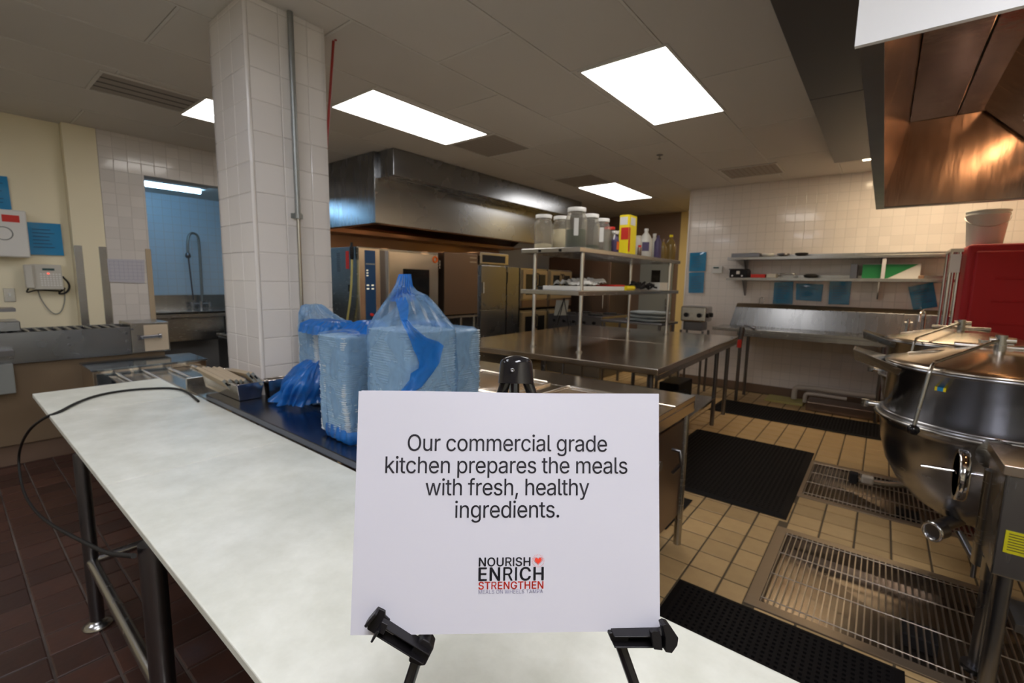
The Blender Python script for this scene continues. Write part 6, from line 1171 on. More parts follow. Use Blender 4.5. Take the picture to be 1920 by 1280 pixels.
# ------------------------------------------------------------------ steam kettles
KX, KY, KR, KZ = .475, 3.30, .42, 1.075
def kettle(label):
    k = thing('steam_kettle', (KX,KY,0), label, 'kettle')
    c = (KX,KY,0)
    MB().lathe([(KR-.012,.80),(KR,.79),(KR,KZ-.02),(KR+.012,KZ-.018),(KR+.014,KZ),(KR-.004,KZ+.002),(KR-.012,KZ-.01),(KR-.02,.80)], c, 64).build('kettle_wall', m_kettle, k)
    prof = [(.03,.26),(.08,.265),(.16,.29),(.25,.345),(.33,.43),(.385,.53),(.415,.64),(.428,.74),(.430,.775),(.444,.778),(.446,.796),(.432,.80),(.436,.806),(.436,.815),(.42,.82)]
    MB().lathe(prof, c, 64).build('steam_jacket', m_kettle, k)
    MB().torus((KX,KY,.787), KR+.026, .011, 'z', 64, 8).build('jacket_ring', m_steel, k)
    # lid: shallow cone with a folded front leaf
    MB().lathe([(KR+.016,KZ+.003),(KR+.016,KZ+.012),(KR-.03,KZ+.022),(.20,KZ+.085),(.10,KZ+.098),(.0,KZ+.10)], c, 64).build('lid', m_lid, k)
    hs = MB()
    hs.box(KX-.06,KX+.06,KY+.06,KY+.14,KZ+.095,KZ+.135).cyl((KX-.16,KY+.04,KZ+.105),(KX+.16,KY+.04,KZ+.105), .014)
    hs.build('lid_hinge', m_steel, k, bevel=.003)
    MB().tube([(KX-.10,KY-.06,KZ+.090),(KX-.24,KY-.07,KZ+.070),(KX-.34,KY-.02,KZ+.045)], .006, 8).build('lid_rib', m_lid, k)
    # pouring lip towards -x
    lp = MB(); z = KZ
    A = [Vector((KX-KR*.86,KY-.21,z-.02)), Vector((-.105,KY-.08,z+.048)), Vector((-.105,KY+.08,z+.048)), Vector((KX-KR*.86,KY+.21,z-.02))]
    B = [Vector((KX-KR*.90,KY-.19,z-.06)), Vector((-.095,KY-.07,z-.015)), Vector((-.095,KY+.07,z-.015)), Vector((KX-KR*.90,KY+.19,z-.06))]
    th = Vector((.004,0,0))
    for i in range(3):
        lp.hexa([B[i], B[i+1], B[i+1]+Vector((.008,0,0)), B[i]+Vector((.008,0,0))], [A[i], A[i+1], A[i+1]+Vector((.008,0,0)), A[i]+Vector((.008,0,0))])
    lp.quad(B[0], B[1], B[2], B[3])
    lp.build('pouring_lip', m_steel, k, bevel=.002)
    # lid lever: hinge post, long arm out to the left, bent down with a black ball
    a0 = Vector((KX-.01,KY-.09,KZ+.155)); a1 = Vector((.215,2.92,KZ+.045)); a2 = Vector((.203,2.885,KZ+.01)); a3 = Vector((.170,2.855,.80))
    MB().tube(smooth([a0, a0.lerp(a1,.9), a1, a2, a2.lerp(a3,.1), a3], 2), .0085, 10).build('lid_lever', m_steel, k)
    MB().lathe([(.0,-.026),(.018,-.020),(.026,-.004),(.024,.012),(.012,.022),(.0,.024)], a3, 18).build('ball_knob', m_blackg, k)
    MB().cyl((KX-.01,KY-.09,KZ+.085),(KX-.01,KY-.09,KZ+.175), .022).cyl((KX-.05,KY-.09,KZ+.15),(KX+.04,KY-.09,KZ+.15), .015).build('lever_post', m_steel, k)
    # draw-off valve
    MB().cyl((KX-.02,KY-.10,.33),(.32,3.04,.285), .032).cyl((.335,3.02,.285),(.30,2.97,.282), .042).build('draw_off_pipe', m_steel_dark, k)
    o = MB().torus((0,0,0), .042, .008, 'y', 24, 8).build('outlet_ring', m_chrome, k, local=True)
    o.location = Vector((.297,2.966,.282))-k.location; o.rotation_euler = (0,0,rad(-40))
    MB().cyl((.40,3.06,.28),(.46,2.99,.18), .016).cyl((.46,2.99,.20),(.46,2.99,.10), .010).build('valve_handle', m_steel_dark, k)
    # small valve at the left of the jacket
    MB().cyl((KX-.40,KY+.06,.80),(KX-.50,KY+.05,.80), .014).cyl((KX-.50,KY+.05,.78),(KX-.50,KY+.05,.82), .02).build('air_valve', m_steel, k)
    # sticker
    p = Vector((KX-.41*sin(rad(32)), KY-.41*cos(rad(32)), 0))
    ang = math.atan2(KY-p.y, KX-p.x)
    st = MB()
    d = Vector((p.x-KX, p.y-KY, 0)).normalized(); s_ = Vector((-d.y,d.x,0)); q0 = Vector((KX,KY,.985))+d*(KR+.001)
    for m_i, (a, b) in enumerate(((-.022,-.012),(-.012,.012),(.012,.022))):
        st.mi = 0 if m_i != 1 else 1
        st.hexa([q0+s_*a, q0+s_*b, q0+s_*b-d*.004, q0+s_*a-d*.004], [q0+s_*a+Vector((0,0,.018)), q0+s_*b+Vector((0,0,.018)), q0+s_*b-d*.004+Vector((0,0,.018)), q0+s_*a-d*.004+Vector((0,0,.018))])
    st.build('sticker', [m_yellowbox, m_bluesheet], k)
    # trunnion, hand wheel and axle
    MB().cyl((KX-.02,KY-.43,.745),(KX-.02,2.44,.745), .042).cyl((KX-.02,KY-.46,.745),(KX-.02,KY-.42,.745), .07).build('trunnion', m_steel, k)
    hw = MB().lathe([(.094,-.016),(.108,-.018),(.112,-.010),(.112,.010),(.108,.018),(.094,.016),(.094,-.016)], (.335,2.72,.665), 40, Matrix.Rotation(rad(90),3,'Y'))
    hw.build('hand_wheel_ring', m_chrome, k)
    MB().cyl((.205,2.72,.672),(.47,2.72,.684), .009).cyl((.32,2.72,.664),(.35,2.72,.67), .02).build('wheel_axle', m_chrome, k)
    sp = MB()
    for q in range(3):
        a = q*2*pi/3+.4; sp.cyl((.335,2.72,.668),(.335,2.72+.095*cos(a),.668+.095*sin(a)), .006, seg=8)
    sp.build('wheel_spoke', m_chrome, k)
    # pedestal behind the kettle
    MB().cyl((KX+.30,KY+.42,0),(KX+.30,KY+.42,.80), .035).cyl((KX+.46,KY,0),(KX+.46,KY,.75), .04).build('support_post', m_steel_dark, k)
    # console
    MB().box(.372,1.30,2.165,2.44,.505,.86).build('console_box', m_steel_hood, k, bevel=.006)
    MB().box(.362,1.32,2.15,2.45,.86,.895).build('console_top', m_steel_top, k, bevel=.003)
    MB().box(.392,.392+.20,2.1615,2.1645,.595,.672).build('yellow_notice', m_notice, k)
    g = MB()
    for j in range(7): g.box(.40,.40+.17*random.uniform(.6,1),2.1605,2.1614,.661-j*.0092,.664-j*.0092)
    g.build('notice_print', m_noticep, k)
    MB().cyl((.40,2.30,.42),(.40,2.30,.505), .03).cyl((.385,2.395,.43),(.385,2.395,.80), .03).build('console_pipe', m_steel, k)
    for lx in (.415,1.25):
        for ly in (2.22,2.40):
            MB().cyl((lx,ly,0),(lx,ly,.505), .024).build('console_leg', m_steel_dark, k)
            MB().cyl((lx,ly,0),(lx,ly,.02), .045).build('foot', m_steel_dark, k)
    MB().box(.46,1.26,2.22,2.40,.30,.33).build('console_shelf', m_steel_dark, k)
    return k
m_notice = mat('yellow_notice', (.62,.56,.01), .5)
m_noticep = mat('notice_ink', (.12,.10,.02), .7)
k1 = kettle('front round steam kettle with hand wheel and copper-lit lid')
k2 = dup(k1, loc=(KX,KY+1.46,0), label='back steam kettle, mostly hidden behind the front one')
for ch in list(k2.children):      # the console stands only at the near kettle
    if ch.name.split('.')[0] in ('console_box','console_top','yellow_notice','notice_print','console_pipe','console_leg','foot','console_shelf'):
        bpy.data.objects.remove(ch)

# ------------------------------------------------------------------ floor gutters
def gutter(g, label):
    x0, x1, y0, y1 = g
    t = thing('floor_gutter', ((x0+x1)/2,(y0+y1)/2,-.2), label, 'drain')
    f = .055
    MB().box(x0,x1,y0,y0+f,-.02,.002).box(x0,x1,y1-f,y1,-.02,.002).box(x0,x0+f,y0+f,y1-f,-.02,.002).box(x1-f,x1,y0+f,y1-f,-.02,.002).build('frame', m_gframe, t, bevel=.002)
    b = MB(); a = (x0+f,x1-f,y0+f,y1-f); xm = (a[0]+a[1])/2; ym = (a[2]+a[3])/2; s = .07
    o = [(a[0],a[2]),(a[1],a[2]),(a[1],a[3]),(a[0],a[3])]; q = [(xm-s,ym-s),(xm+s,ym-s),(xm+s,ym+s),(xm-s,ym+s)]
    b.add([(*p,-.002) for p in o]+[(*p,-.09) for p in o]+[(*p,-.15) for p in q], [(i,(i+1)%4,4+(i+1)%4,4+i) for i in range(4)]+[(4+i,4+(i+1)%4,8+(i+1)%4,8+i) for i in range(4)]+[(8,9,10,11)])
    b.build('basin', m_basin, t)
    MB().box(xm-s*.9,xm+s*.9,ym-s*.9,ym+s*.9,-.148,-.085).build('strainer', m_rubber, t, bevel=.006)
    me = None; n = int((a[1]-a[0])/.0255)
    for i in range(n+1):
        x = a[0]+.006+i*(a[1]-a[0]-.012)/n
        if me is None:
            ob = MB().box(-.0027,.0027,a[2]-ym,a[3]-ym,-.011,.003).build('bar', m_bar, t, local=True); me = ob.data
        else:
            ob = bpy.data.objects.new('bar', me); COL.objects.link(ob); ob.parent = t
        ob.location = Vector((x,ym,0))-t.location
    for k in range(4):
        y = a[2]+.03+(a[3]-a[2]-.06)*k/3
        MB().cyl((a[0],y,.0045),(a[1],y,.0045), .0032, seg=8).build('cross_rod', m_bar, t)
m_gframe = mat('gutter_frame', (.34,.27,.20), .38, .85, bump=(20,.15))
m_basin = mat('gutter_basin', (.34,.29,.24), .26, .95, bump=(4,.2), var=(5,.6,(.20,.13,.08)))
m_bar = mat('grate_bar', (.42,.36,.30), .35, .95)
gutter(G1, 'wide floor drain grate in front of the near kettle')
gutter(G2, 'floor drain grate half under the kettles, farther back')
for k, (x, y, lb) in enumerate(((.0,4.05,'pipe and valve standing over the farther floor grate'),)):
    t = thing('valve_pipe', (x,y,0), lb, 'valve')
    MB().tube([(-.02,4.02,.10),(.12,4.06,.10),(.30,4.10,.12),(.42,4.2,.30)], .022).build('pipe', m_steel, t)
    MB().box(-.07,-.02,3.99,4.05,.07,.15).build('valve_knob', m_rubber, t, bevel=.008)
    MB().box(.0,.07,4.0,4.06,.09,.14).build('valve_body', m_pvc, t, bevel=.008)

# ------------------------------------------------------------------ rubber floor mats
def mat_obj(x0, x1, y0, y1, label, pitch=.030, holes=True, bar=.013):
    t = thing('rubber_mat', ((x0+x1)/2,(y0+y1)/2,.004), label, 'mat')
    e = .035; z0, z1 = .0035, .016
    w = MB()
    O = [(x0,y0),(x1,y0),(x1,y1),(x0,y1)]; I = [(x0+e,y0+e),(x1-e,y0+e),(x1-e,y1-e),(x0+e,y1-e)]
    w.add([(*p,z0) for p in O]+[(*p,z1) for p in I]+[(*p,z0) for p in I], [(i,(i+1)%4,4+(i+1)%4,4+i) for i in range(4)]+[(4+i,4+(i+1)%4,8+(i+1)%4,8+i) for i in range(4)]+[(i,8+i,8+(i+1)%4,(i+1)%4) for i in range(4)])
    w.build('bevelled_edge', m_rubber2, t)
    g = MB(); x = x0+e
    while x < x1-e: g.box(x, x+bar, y0+e, y1-e, z0, z1-.001); x += pitch
    y = y0+e
    while y < y1-e: g.box(x0+e, x1-e, y, y+bar, z0, z1-.002); y += pitch
    if not holes: g.box(x0+e, x1-e, y0+e, y1-e, z0, z1-.005)
    o = g.build('lattice', m_rubber2, t); o['kind'] = 'stuff'
mat_obj(-1.36, -.345, 3.235, 4.76, 'large black rubber mat with raised rim beside the centre worktable', holes=False)
mat_obj(-1.5, .12, 5.62, 6.28, 'long black mat under the far sink counter', holes=False)
mat_obj(-1.50, -.885, 2.62, 3.12, 'small black mat corner next to the steam counter', holes=False)
mat_obj(-.66, .20, .95, 2.205, 'near black perforated mat beside the white worktable', pitch=.026)

# ------------------------------------------------------------------ far counter, shelves and what is on them
CYF = 6.30
t = thing('sink_counter', (-.6,6.65,0), 'long stainless sink counter with tall backsplash on the far wall', 'counter')
MB().box(-1.70,1.45,CYF,6.84,.895,.935).build('counter_top', m_steel, t, bevel=.004)
MB().box(-1.40,1.45,CYF-.004,CYF+.02,.845,.895).build('apron', m_steel, t)
x0, x1 = -1.585, 1.45
MB().hexa([(x0-.03,6.80,.935),(x1,6.80,.935),(x1,7.035,.935),(x0-.03,7.035,.935)], [(x0+.02,6.86,1.185),(x1,6.86,1.185),(x1,7.035,1.185),(x0+.02,7.035,1.185)]).build('backsplash', m_steel_hood, t, bevel=.003)
MB().hexa([(x0+.02,6.86,1.187),(x1,6.86,1.187),(x1,7.035,1.187),(x0+.02,7.035,1.187)], [(x0+.02,6.93,1.235),(x1,6.93,1.235),(x1,7.035,1.235),(x0+.02,7.035,1.235)]).build('splash_top', m_splash, t)
MB().box(.1,1.35,CYF+.03,6.8,.60,.895).build('sink_bowl', m_steel, t, bevel=.01)
for lx in (-1.36,.06,1.4):
    for ly in (CYF+.04,6.78): MB().cyl((lx,ly,0),(lx,ly,.895), .02).build('leg', m_steel_dark, t)
w = MB(); w.cyl((-1.32,6.27,.99),(-1.22,6.27,.965), .011).cyl((-1.23,6.27,.965),(-1.19,6.27,.955), .022).cyl((-1.36,6.285,.70),(-1.34,6.285,.96), .03)
w.build('lever_valve', m_steel_dark, t)
tag(MB().box(-1.375,-1.33,6.245,6.262,.70,.80).build('red_tag', m_redcard), 'small red tag hanging at the left end of the sink counter', 'tag')
# faucets
fa = at(1704,600,y=6.75); fb = at(1735,580,y=6.85)
t = thing('faucet', (fa.x,6.74,.936), 'small chrome faucet on the sink counter, left one', 'faucet')
MB().cyl((fa.x,6.74,.936),(fa.x,6.74,1.10), .013).cyl((fa.x-.035,6.74,1.10),(fa.x+.035,6.74,1.10), .008).build('stem', m_chrome, t)
MB().cyl((fa.x,6.74,1.10),(fa.x,6.74,1.135), .018).build('knob', m_chrome, t)
t = thing('faucet', (fb.x,6.74,.936), 'chrome swan-neck faucet on the sink counter, right one', 'faucet')
MB().tube(smooth([Vector((fb.x,6.75,.936)),Vector((fb.x,6.75,1.2)),Vector((fb.x-.02,6.70,1.26)),Vector((fb.x-.05,6.6,1.22)),Vector((fb.x-.05,6.58,1.12))]), .012).build('spout', m_chrome, t)
MB().cyl((fb.x-.08,6.75,1.0),(fb.x+.08,6.75,1.0), .014).build('valve_bar', m_chrome, t)
# two wall shelves
def wshelf(z, label):
    t = thing('steel_shelf', (-.55,6.88,z), label, 'shelf')
    MB().box(-1.685,.58,6.72,7.035,z-.036,z).build('shelf_board', m_steel, t, bevel=.003)
    MB().box(-1.685,.58,7.02,7.035,z,z+.04).build('back_lip', m_steel, t)
    for x in (-1.50,-.06):
        MB().prism([(x,6.80,z-.036),(x,7.033,z-.036),(x,7.033,z-.24),(x,6.99,z-.24)], (.012,0,0)).build('bracket', m_steel_dark, t)
wshelf(1.848, 'upper stainless shelf on the far tiled wall')
wshelf(1.580, 'lower stainless shelf on the far tiled wall')
tag(MB().box(-.045,-.01,6.73,6.76,1.58,1.81).build('shelf_upright', m_white), 'bright upright strip between the two wall shelves', 'strip')
def wx(px, py=510, y=6.85): return at(px, py, y=y).x
zL, zU = 1.581, 1.849
def sbox(name, a, b, z, h, m, label, cat, y0=6.76, y1=6.98, bev=.004):
    o = MB().box(wx(a),wx(b),y0,y1,z,z+h).build(name, m, bevel=bev); tag(o, label, cat); return o
sbox('dark_pan', 1372, 1424, zU, .052, m_steel_dark, 'dark shallow pan at the left end of the upper wall shelf', 'pan')
b = MB().lathe([(.0,.035),(.012,.03),(.06,.0),(.062,-.0),(.0,.0)], (wx(1410),6.80,zU+.053), 18).build('funnel', m_whitep); tag(b, 'small white cone on the dark pan, upper wall shelf', 'funnel')
for k, (px, lb) in enumerate(((1437,'first small dish on the upper wall shelf'),(1466,'dark lidded dish on the upper wall shelf'),(1500,'small black knob dish on the upper wall shelf'))):
    b = MB().lathe([(.03,0),(.07,.02),(.075,.04),(.06,.045),(.0,.045)], (wx(px),6.84,zU), 20).build('small_dish', [m_whitep,m_steel_dark,m_rubber][k]); tag(b, lb, 'dish')
t = thing('cash_box', (wx(1387),6.87,zL), 'black boxy device with silver dials, left on the lower wall shelf', 'device')
MB().box(wx(1371),wx(1404),6.76,6.98,zL,zL+.10).build('device_body', m_blackp, t, bevel=.006)
MB().box(wx(1370),wx(1402),6.75,6.97,zL+.10,zL+.115).build('device_top', m_rubber, t)
MB().box(wx(1384),wx(1390),6.755,6.76,zL+.045,zL+.085).build('white_label', m_whitep, t)
for px in (1377,1395): MB().cyl((wx(px),6.76,zL+.022),(wx(px),6.748,zL+.022), .012).build('dial', m_chrome, t)
sbox('red_packet', 1411, 1437, zL, .045, m_redcard, 'small red packet beside the black device', 'packet')
sbox('clear_tub', 1440, 1457, zL, .05, m_milk, 'little milky tub right of the red packet', 'tub')
w = MB(); a, b_ = wx(1461), wx(1490)
w.tube([(a,6.8,zL+.01),(a,6.8,zL+.055),(b_,6.8,zL+.055),(b_,6.8,zL+.01)], .006).tube([(a,6.95,zL+.01),(a,6.95,zL+.055),(b_,6.95,zL+.055),(b_,6.95,zL+.01)], .006).box(a,b_,6.79,6.96,zL,zL+.008)
tag(w.build('wire_rack', m_steel), 'small empty wire rack on the lower wall shelf', 'rack')
b = MB().lathe([(.03,0),(.07,.01),(.08,.035),(.05,.05),(.0,.05)], (wx(1521),6.86,zL), 20).build('dark_bowl', m_rubber); tag(b, 'dark bowl upside down on the lower wall shelf', 'bowl')
sbox('dark_bin', 1595, 1608, zL, .17, m_steel_dark, 'dark upright tin just left of the white strip', 'tin')
# green and white banner box
t = thing('film_box', (wx(1670),6.87,zL), 'long green and white carton on the lower wall shelf', 'box')
xa, xb, xm_ = wx(1617), wx(1725), wx(1700)
MB().box(xa,xb,6.78,6.95,zL,zL+.165).build('carton', m_whitep, t, bevel=.003)
MB().add([(xa,6.778,zL+.002),(wx(1665),6.778,zL+.002),(xb-.02,6.778,zL+.16),(xa,6.778,zL+.16),(xa,6.7795,zL+.002),(wx(1665),6.7795,zL+.002),(xb-.02,6.7795,zL+.16),(xa,6.7795,zL+.16)], [(0,1,2,3),(4,5,6,7),(0,1,5,4),(1,2,6,5),(2,3,7,6),(3,0,4,7)]).build('green_print', m_green, t)
sbox('copper_cup', 1722, 1733, zL, .035, m_copper, 'small copper cup at the right of the green carton', 'cup')
# blue notices on walls
def notice(pts, y, label, group='blue notices on the far wall', m=m_sleeve, x=None):
    P = [at(px, py, y=y) if x is None else at(px, py, x=x) for px, py in pts]
    n = Vector((0,-1,0)) if x is None else Vector((1,0,0))
    t = thing('blue_notice', sum(P, Vector())/4, label, 'notice', group)
    mb = MB(); nu = nv = 8; V = []
    for s in (0, 1):
        for j in range(nv+1):
            for i in range(nu+1):
                u, v = i/nu, j/nv
                p = P[0]*(1-u)*(1-v)+P[1]*u*(1-v)+P[2]*u*v+P[3]*(1-u)*v
                V.append(p + n*(.006+.0015*s+.006*noise.noise(Vector((P[0].x*3+u*1.5, v*2.0, P[0].z)))))
    w = nu+1; m2 = w*(nv+1)
    mb.add(V, [(b+j*w+i, b+j*w+i+1, b+(j+1)*w+i+1, b+(j+1)*w+i) for b in (0, m2) for j in range(nv) for i in range(nu)], True)
    mb.build('sheet', m, t)
    # faint lines of text
    g = MB(); e = [(P[1]-P[0]), (P[3]-P[0])]
    for k in range(6):
        a = P[0]+e[0]*.15+e[1]*(.2+.11*k)+n*.0125; b = a+e[0]*(.7*random.uniform(.55,1))
        h = e[1]*.02; g.quad(a, b, b+h, a+h)
    g.build('faint_text', m_bluetext, t)
m_bluetext = mat('blue_text', (.008,.06,.14), .4)
yn = 7.04
notice(((1294,474),(1325,472),(1323,508),(1292,509)), yn, 'upper of two blue notices left of the wall thermostat')
notice(((1292,511),(1321,510),(1319,549),(1291,549)), yn, 'lower of two blue notices left of the wall thermostat')
notice(((1452,529),(1488,528),(1486,570),(1449,569)), yn, 'upright blue notice over the counter, leftmost of four', )
notice(((1493,531),(1544,533),(1540,565),(1492,562)), yn, 'landscape blue notice over the counter, second of four')
notice(((1556,528),(1597,527),(1592,571),(1553,570)), yn, 'upright blue notice over the counter, third of four')
notice(((1703,538),(1750,529),(1758,575),(1712,581)), yn, 'crooked blue notice taped by the faucets')
notice(((48,416),(113,420),(120,479),(54,477)), None, 'blue notice taped above the wall telephone', 'blue notices on the left wall', m_bluesheet, x=XL-.09)
notice(((-40,326),(13,331),(22,393),(-34,393)), None, 'blue notice cut by the left edge of the photo', 'blue notices on the left wall', m_bluesheet, x=XL-.09)
# thermostat, switches, pipes
p = at(1345, 506, y=yn)
t = thing('thermostat', p, 'white thermostat box beside the blue notices', 'thermostat')
MB().box(p.x-.065,p.x+.075,7.005,7.044,p.z-.05,p.z+.055).build('case', m_whitep, t, bevel=.006)
MB().box(p.x-.045,p.x+.03,7.002,7.006,p.z+.02,p.z+.04).build('screen', m_lcd, t)
p = at(1428, 562, y=6.98)
tag(MB().tube([(p.x-.03,6.99,1.236),(p.x-.03,6.99,1.30),(p.x+.0,6.99,1.32),(p.x+.03,6.99,1.30),(p.x+.03,6.99,1.236)], .006).build('small_tap_loop', m_chrome), 'little looped tap on top of the backsplash', 'tap')
w = MB()
q = at(1490, 750, y=6.9); 
w.tube(smooth([Vector((q.x,6.80,.04)),Vector((q.x,6.80,.17)),Vector((q.x+.04,6.80,.21)),Vector((q.x+.9,6.80,.20)),Vector((.3,6.78,.24)),Vector((.4,6.7,.55))],1), .032, 14)
t = thing('drain_pipes', (q.x,6.8,0), 'pair of pale plastic drain pipes under the sink counter', 'pipe')
w.build('large_pipe', m_pvc, t)
w = MB(); w.tube(smooth([Vector((q.x+.13,6.68,.04)),Vector((q.x+.13,6.68,.14)),Vector((q.x+.16,6.68,.16)),Vector((q.x+.55,6.68,.155))],1), .022, 12); w.build('small_pipe', m_pvc, t)
MB().box(q.x-.30,q.x+.12,6.60,6.92,-.002,.028).build('floor_sink_rim', m_yellowhose, t, bevel=.004)
tag(MB().box(q.x+.17,q.x+1.0,6.42,6.75,0,.11).build('brown_box', m_brown, bevel=.01), 'low dark brown box on the floor under the sink counter', 'box')

# ------------------------------------------------------------------ red cabinet, bucket, rack
YR = 5.62
xr = at(1808, 450, y=YR).x; zr = at(1808, 450, y=YR).z; zr2 = 1.86
xr = .535
t = thing('red_cabinet', (xr+.45,YR+.35,0), 'tall dark red insulated food cabinet at the right edge', 'cabinet')
MB().box(xr,1.46,YR+.02,YR+.6,.20,1.862).build('cabinet_body', m_redplas, t, bevel=.03, seg=4)
MB().box(xr+.05,1.42,YR-.008,YR+.03,.26,1.80).build('door', m_redplas, t, bevel=.02, seg=3)
for k in range(7):
    MB().box(xr+.18,1.40,YR-.016,YR-.006,.42+.19*k,.435+.19*k).build('door_rib', m_redplas, t, bevel=.004)
for lx in (xr+.08,1.38):
    for ly in (YR+.08,YR+.52): MB().cyl((lx-.015,ly,.05),(lx+.015,ly,.05), .05).box(lx-.03,lx+.03,ly-.02,ly+.02,.09,.2).build('caster', m_rubber, t)
t = thing('steel_rack', (xr-.07,YR+.35,0), 'shiny upright rack posts just left of the red cabinet', 'rack')
for (dx, dy) in ((-.09,.1),(-.035,.1),(-.09,.5),(-.035,.5)):
    MB().cyl((xr+dx,YR+dy,0),(xr+dx,YR+dy,1.83), .014).build('post', m_chrome, t)
MB().box(xr-.105,xr-.02,YR+.08,YR+.52,1.80,1.83).build('top_plate', m_steel, t)
MB().box(xr-.10,xr-.03,YR+.07,YR+.085,1.62,1.78).build('white_card', m_white, t)
t = thing('white_bucket', (.70,YR+.3,1.863), 'white plastic bucket standing on the red cabinet', 'bucket')
MB().lathe([(.115,0),(.118,.004),(.14,.26),(.146,.262),(.146,.275),(.141,.276),(.141,.29),(.148,.292),(.148,.305),(.0,.306)], (.66,YR+.32,1.864), 32).build('bucket_body', m_whitep, t)
MB().tube([(.66+.147*cos(a),YR+.32-.147*sin(a),2.12-.10*sin(a)) for a in [i*pi/14 for i in range(15)]], .003, 6).build('wire_handle', m_steel, t)

# ------------------------------------------------------------------ left wall: soap box, phone, papers, switch
XW = XL-.1
t = thing('towel_dispenser', (XW+.06,.40,1.6), 'white wall dispenser cut by the left edge, under a blue notice', 'dispenser')
MB().box(XW,XW+.13,.18,.55,1.60,2.005).build('case', m_whitep, t, bevel=.012, seg=3)
MB().box(XW+.13,XW+.132,.40,.505,1.90,1.96).build('red_label', m_redcard, t)
MB().torus((XW+.131,.40,1.80), .055, .004, 'x', 24, 6).build('oval_outline', m_greyp, t)
tel = thing('wall_phone', (XW+.04,.64,1.3), 'grey wall telephone with keypad and dark cords', 'telephone')
MB().hexa([(XW,.545,1.315),(XW+.09,.545,1.315),(XW+.09,.75,1.315),(XW,.75,1.315)],[(XW,.545,1.545),(XW+.045,.545,1.545),(XW+.045,.75,1.545),(XW,.75,1.545)]).build('phone_base', m_phone, tel, bevel=.008)
MB().hexa([(XW+.06,.50,1.325),(XW+.115,.50,1.325),(XW+.115,.56,1.325),(XW+.06,.56,1.325)],[(XW+.03,.50,1.54),(XW+.085,.50,1.54),(XW+.085,.56,1.54),(XW+.03,.56,1.54)]).build('handset', m_phone, tel, bevel=.014, seg=3)
def ph_(y, z, off=.0): return Vector((XW+.09-(z-1.315)/.23*.045+.002+off, y, z))
kp = MB()
for r in range(6):
    for c in range(7):
        y, z = .60+.0205*c, 1.35+.020*r
        kp.quad(ph_(y,z), ph_(y+.014,z), ph_(y+.014,z+.012), ph_(y,z+.012))
kp.build('keys', m_whitep, tel)
MB().quad(ph_(.62,1.49,.001), ph_(.70,1.49,.001), ph_(.70,1.51,.001), ph_(.62,1.51,.001)).build('screen', m_lcd, tel)
a = ph_(.655,1.462,.002); MB().box(a.x-.001,a.x+.003,a.y-.006,a.y+.006,a.z-.005,a.z+.005).build('red_light', m_led, tel)
MB().tube(smooth([Vector((XW+.05,.52,1.33)),Vector((XW+.03,.50,1.28)),Vector((XW+.03,.56,1.31)),Vector((XW+.03,.62,1.31)),Vector((XW+.03,.72,1.30))],2), .006, 8).tube(smooth([Vector((XW+.04,.75,1.44)),Vector((XW+.05,.80,1.36)),Vector((XW+.05,.77,1.28)),Vector((XW+.05,.70,1.27)),Vector((XW+.05,.76,1.33))],2), .008, 8).build('curly_cord', m_rubber, tel)
MB().tube(smooth([Vector((XW+.01,.58,1.31)),Vector((XW+.012,.60,1.20)),Vector((XW+.012,.66,1.08)),Vector((XW+.012,.72,1.09)),Vector((XW+.012,.755,1.2)),Vector((XW+.01,.76,1.31))],2), .004, 6).build('hanging_cord', m_greyp, tel)
t = thing('wall_switch', (XW+.005,.40,1.2), 'grey steel switch plate below the white dispenser', 'switch')
MB().box(XW,XW+.008,.365,.435,1.205,1.325).build('plate', m_steel, t, bevel=.002)
MB().box(XW+.008,XW+.016,.393,.407,1.255,1.28).build('toggle', m_whitep, t)
P = [at(200,485,x=XL+.004), at(271,487,x=XL+.004), at(271,531,x=XL+.004), at(205,528,x=XL+.004)]
t = thing('wall_chart', P[3], 'printed grid chart taped on the white tiles by the opening', 'chart')
MB().prism(P, (.002,0,0)).build('paper', m_paper, t)
g = MB()
for k in range(6):
    z = P[0].z-.02-.036*k; g.box(XL+.0062,XL+.0068,P[0].y+.01,P[1].y-.01,z-.002,z)
for k in range(8):
    y = P[0].y+.015+.036*k
    if y < P[1].y-.01: g.box(XL+.0062,XL+.0068,y,y+.0015,P[0].z-.20,P[0].z-.01)
g.build('grid_lines', m_grey_ink, t)

# ------------------------------------------------------------------ conveyor and steel cabinet on the left
XC = -5.02
t = thing('tray_conveyor', (-5.3,.5,0), 'long stainless tray conveyor along the left wall', 'conveyor')
MB().box(-5.42,XC,-.6,1.01,.785,.795).box(XC-.02,XC,-.6,1.01,.795,1.02).box(-5.42,-5.40,-.6,1.01,.795,1.02).build('trough', m_steel_hood, t, bevel=.002)
MB().box(-5.42,XC+.006,1.012,1.285,.79,1.05).build('end_box', m_steel, t, bevel=.004)
MB().box(XC+.006,XC+.008,1.10,1.275,.80,1.03).build('end_plate', m_peach, t)
MB().cyl((XC+.02,1.07,.925),(XC+.02,1.20,.93), .013).cyl((XC+.02,1.20,.93),(XC+.02,1.22,.93), .020).box(XC+.006,XC+.022,1.055,1.08,.90,.945).build('end_handle', m_steel_dark, t)
g = MB()
for (y, z) in ((.62,.96),(.62,.90),(.98,.97),(.98,.90),(.985,.82),(.30,.83),(1.02,1.0)): g.cyl((XC,y,z),(XC+.012,y,z), .010, seg=10)
g.build('bolt', m_steel_dark, t)
g = MB()
y = -.55
while y < 1.0: g.cyl((-5.40,y,1.01),(XC-.02,y,1.01), .012, seg=10); y += .06
r_ = g.build('roller', m_steel_dark, t); r_['kind'] = 'stuff'
MB().box(-5.40,XC-.03,-.6,1.25,.16,.785).build('lower_cabinet', mat('brown_panel', (.20,.14,.085), .45, bump=(20,.1)), t, bevel=.004)
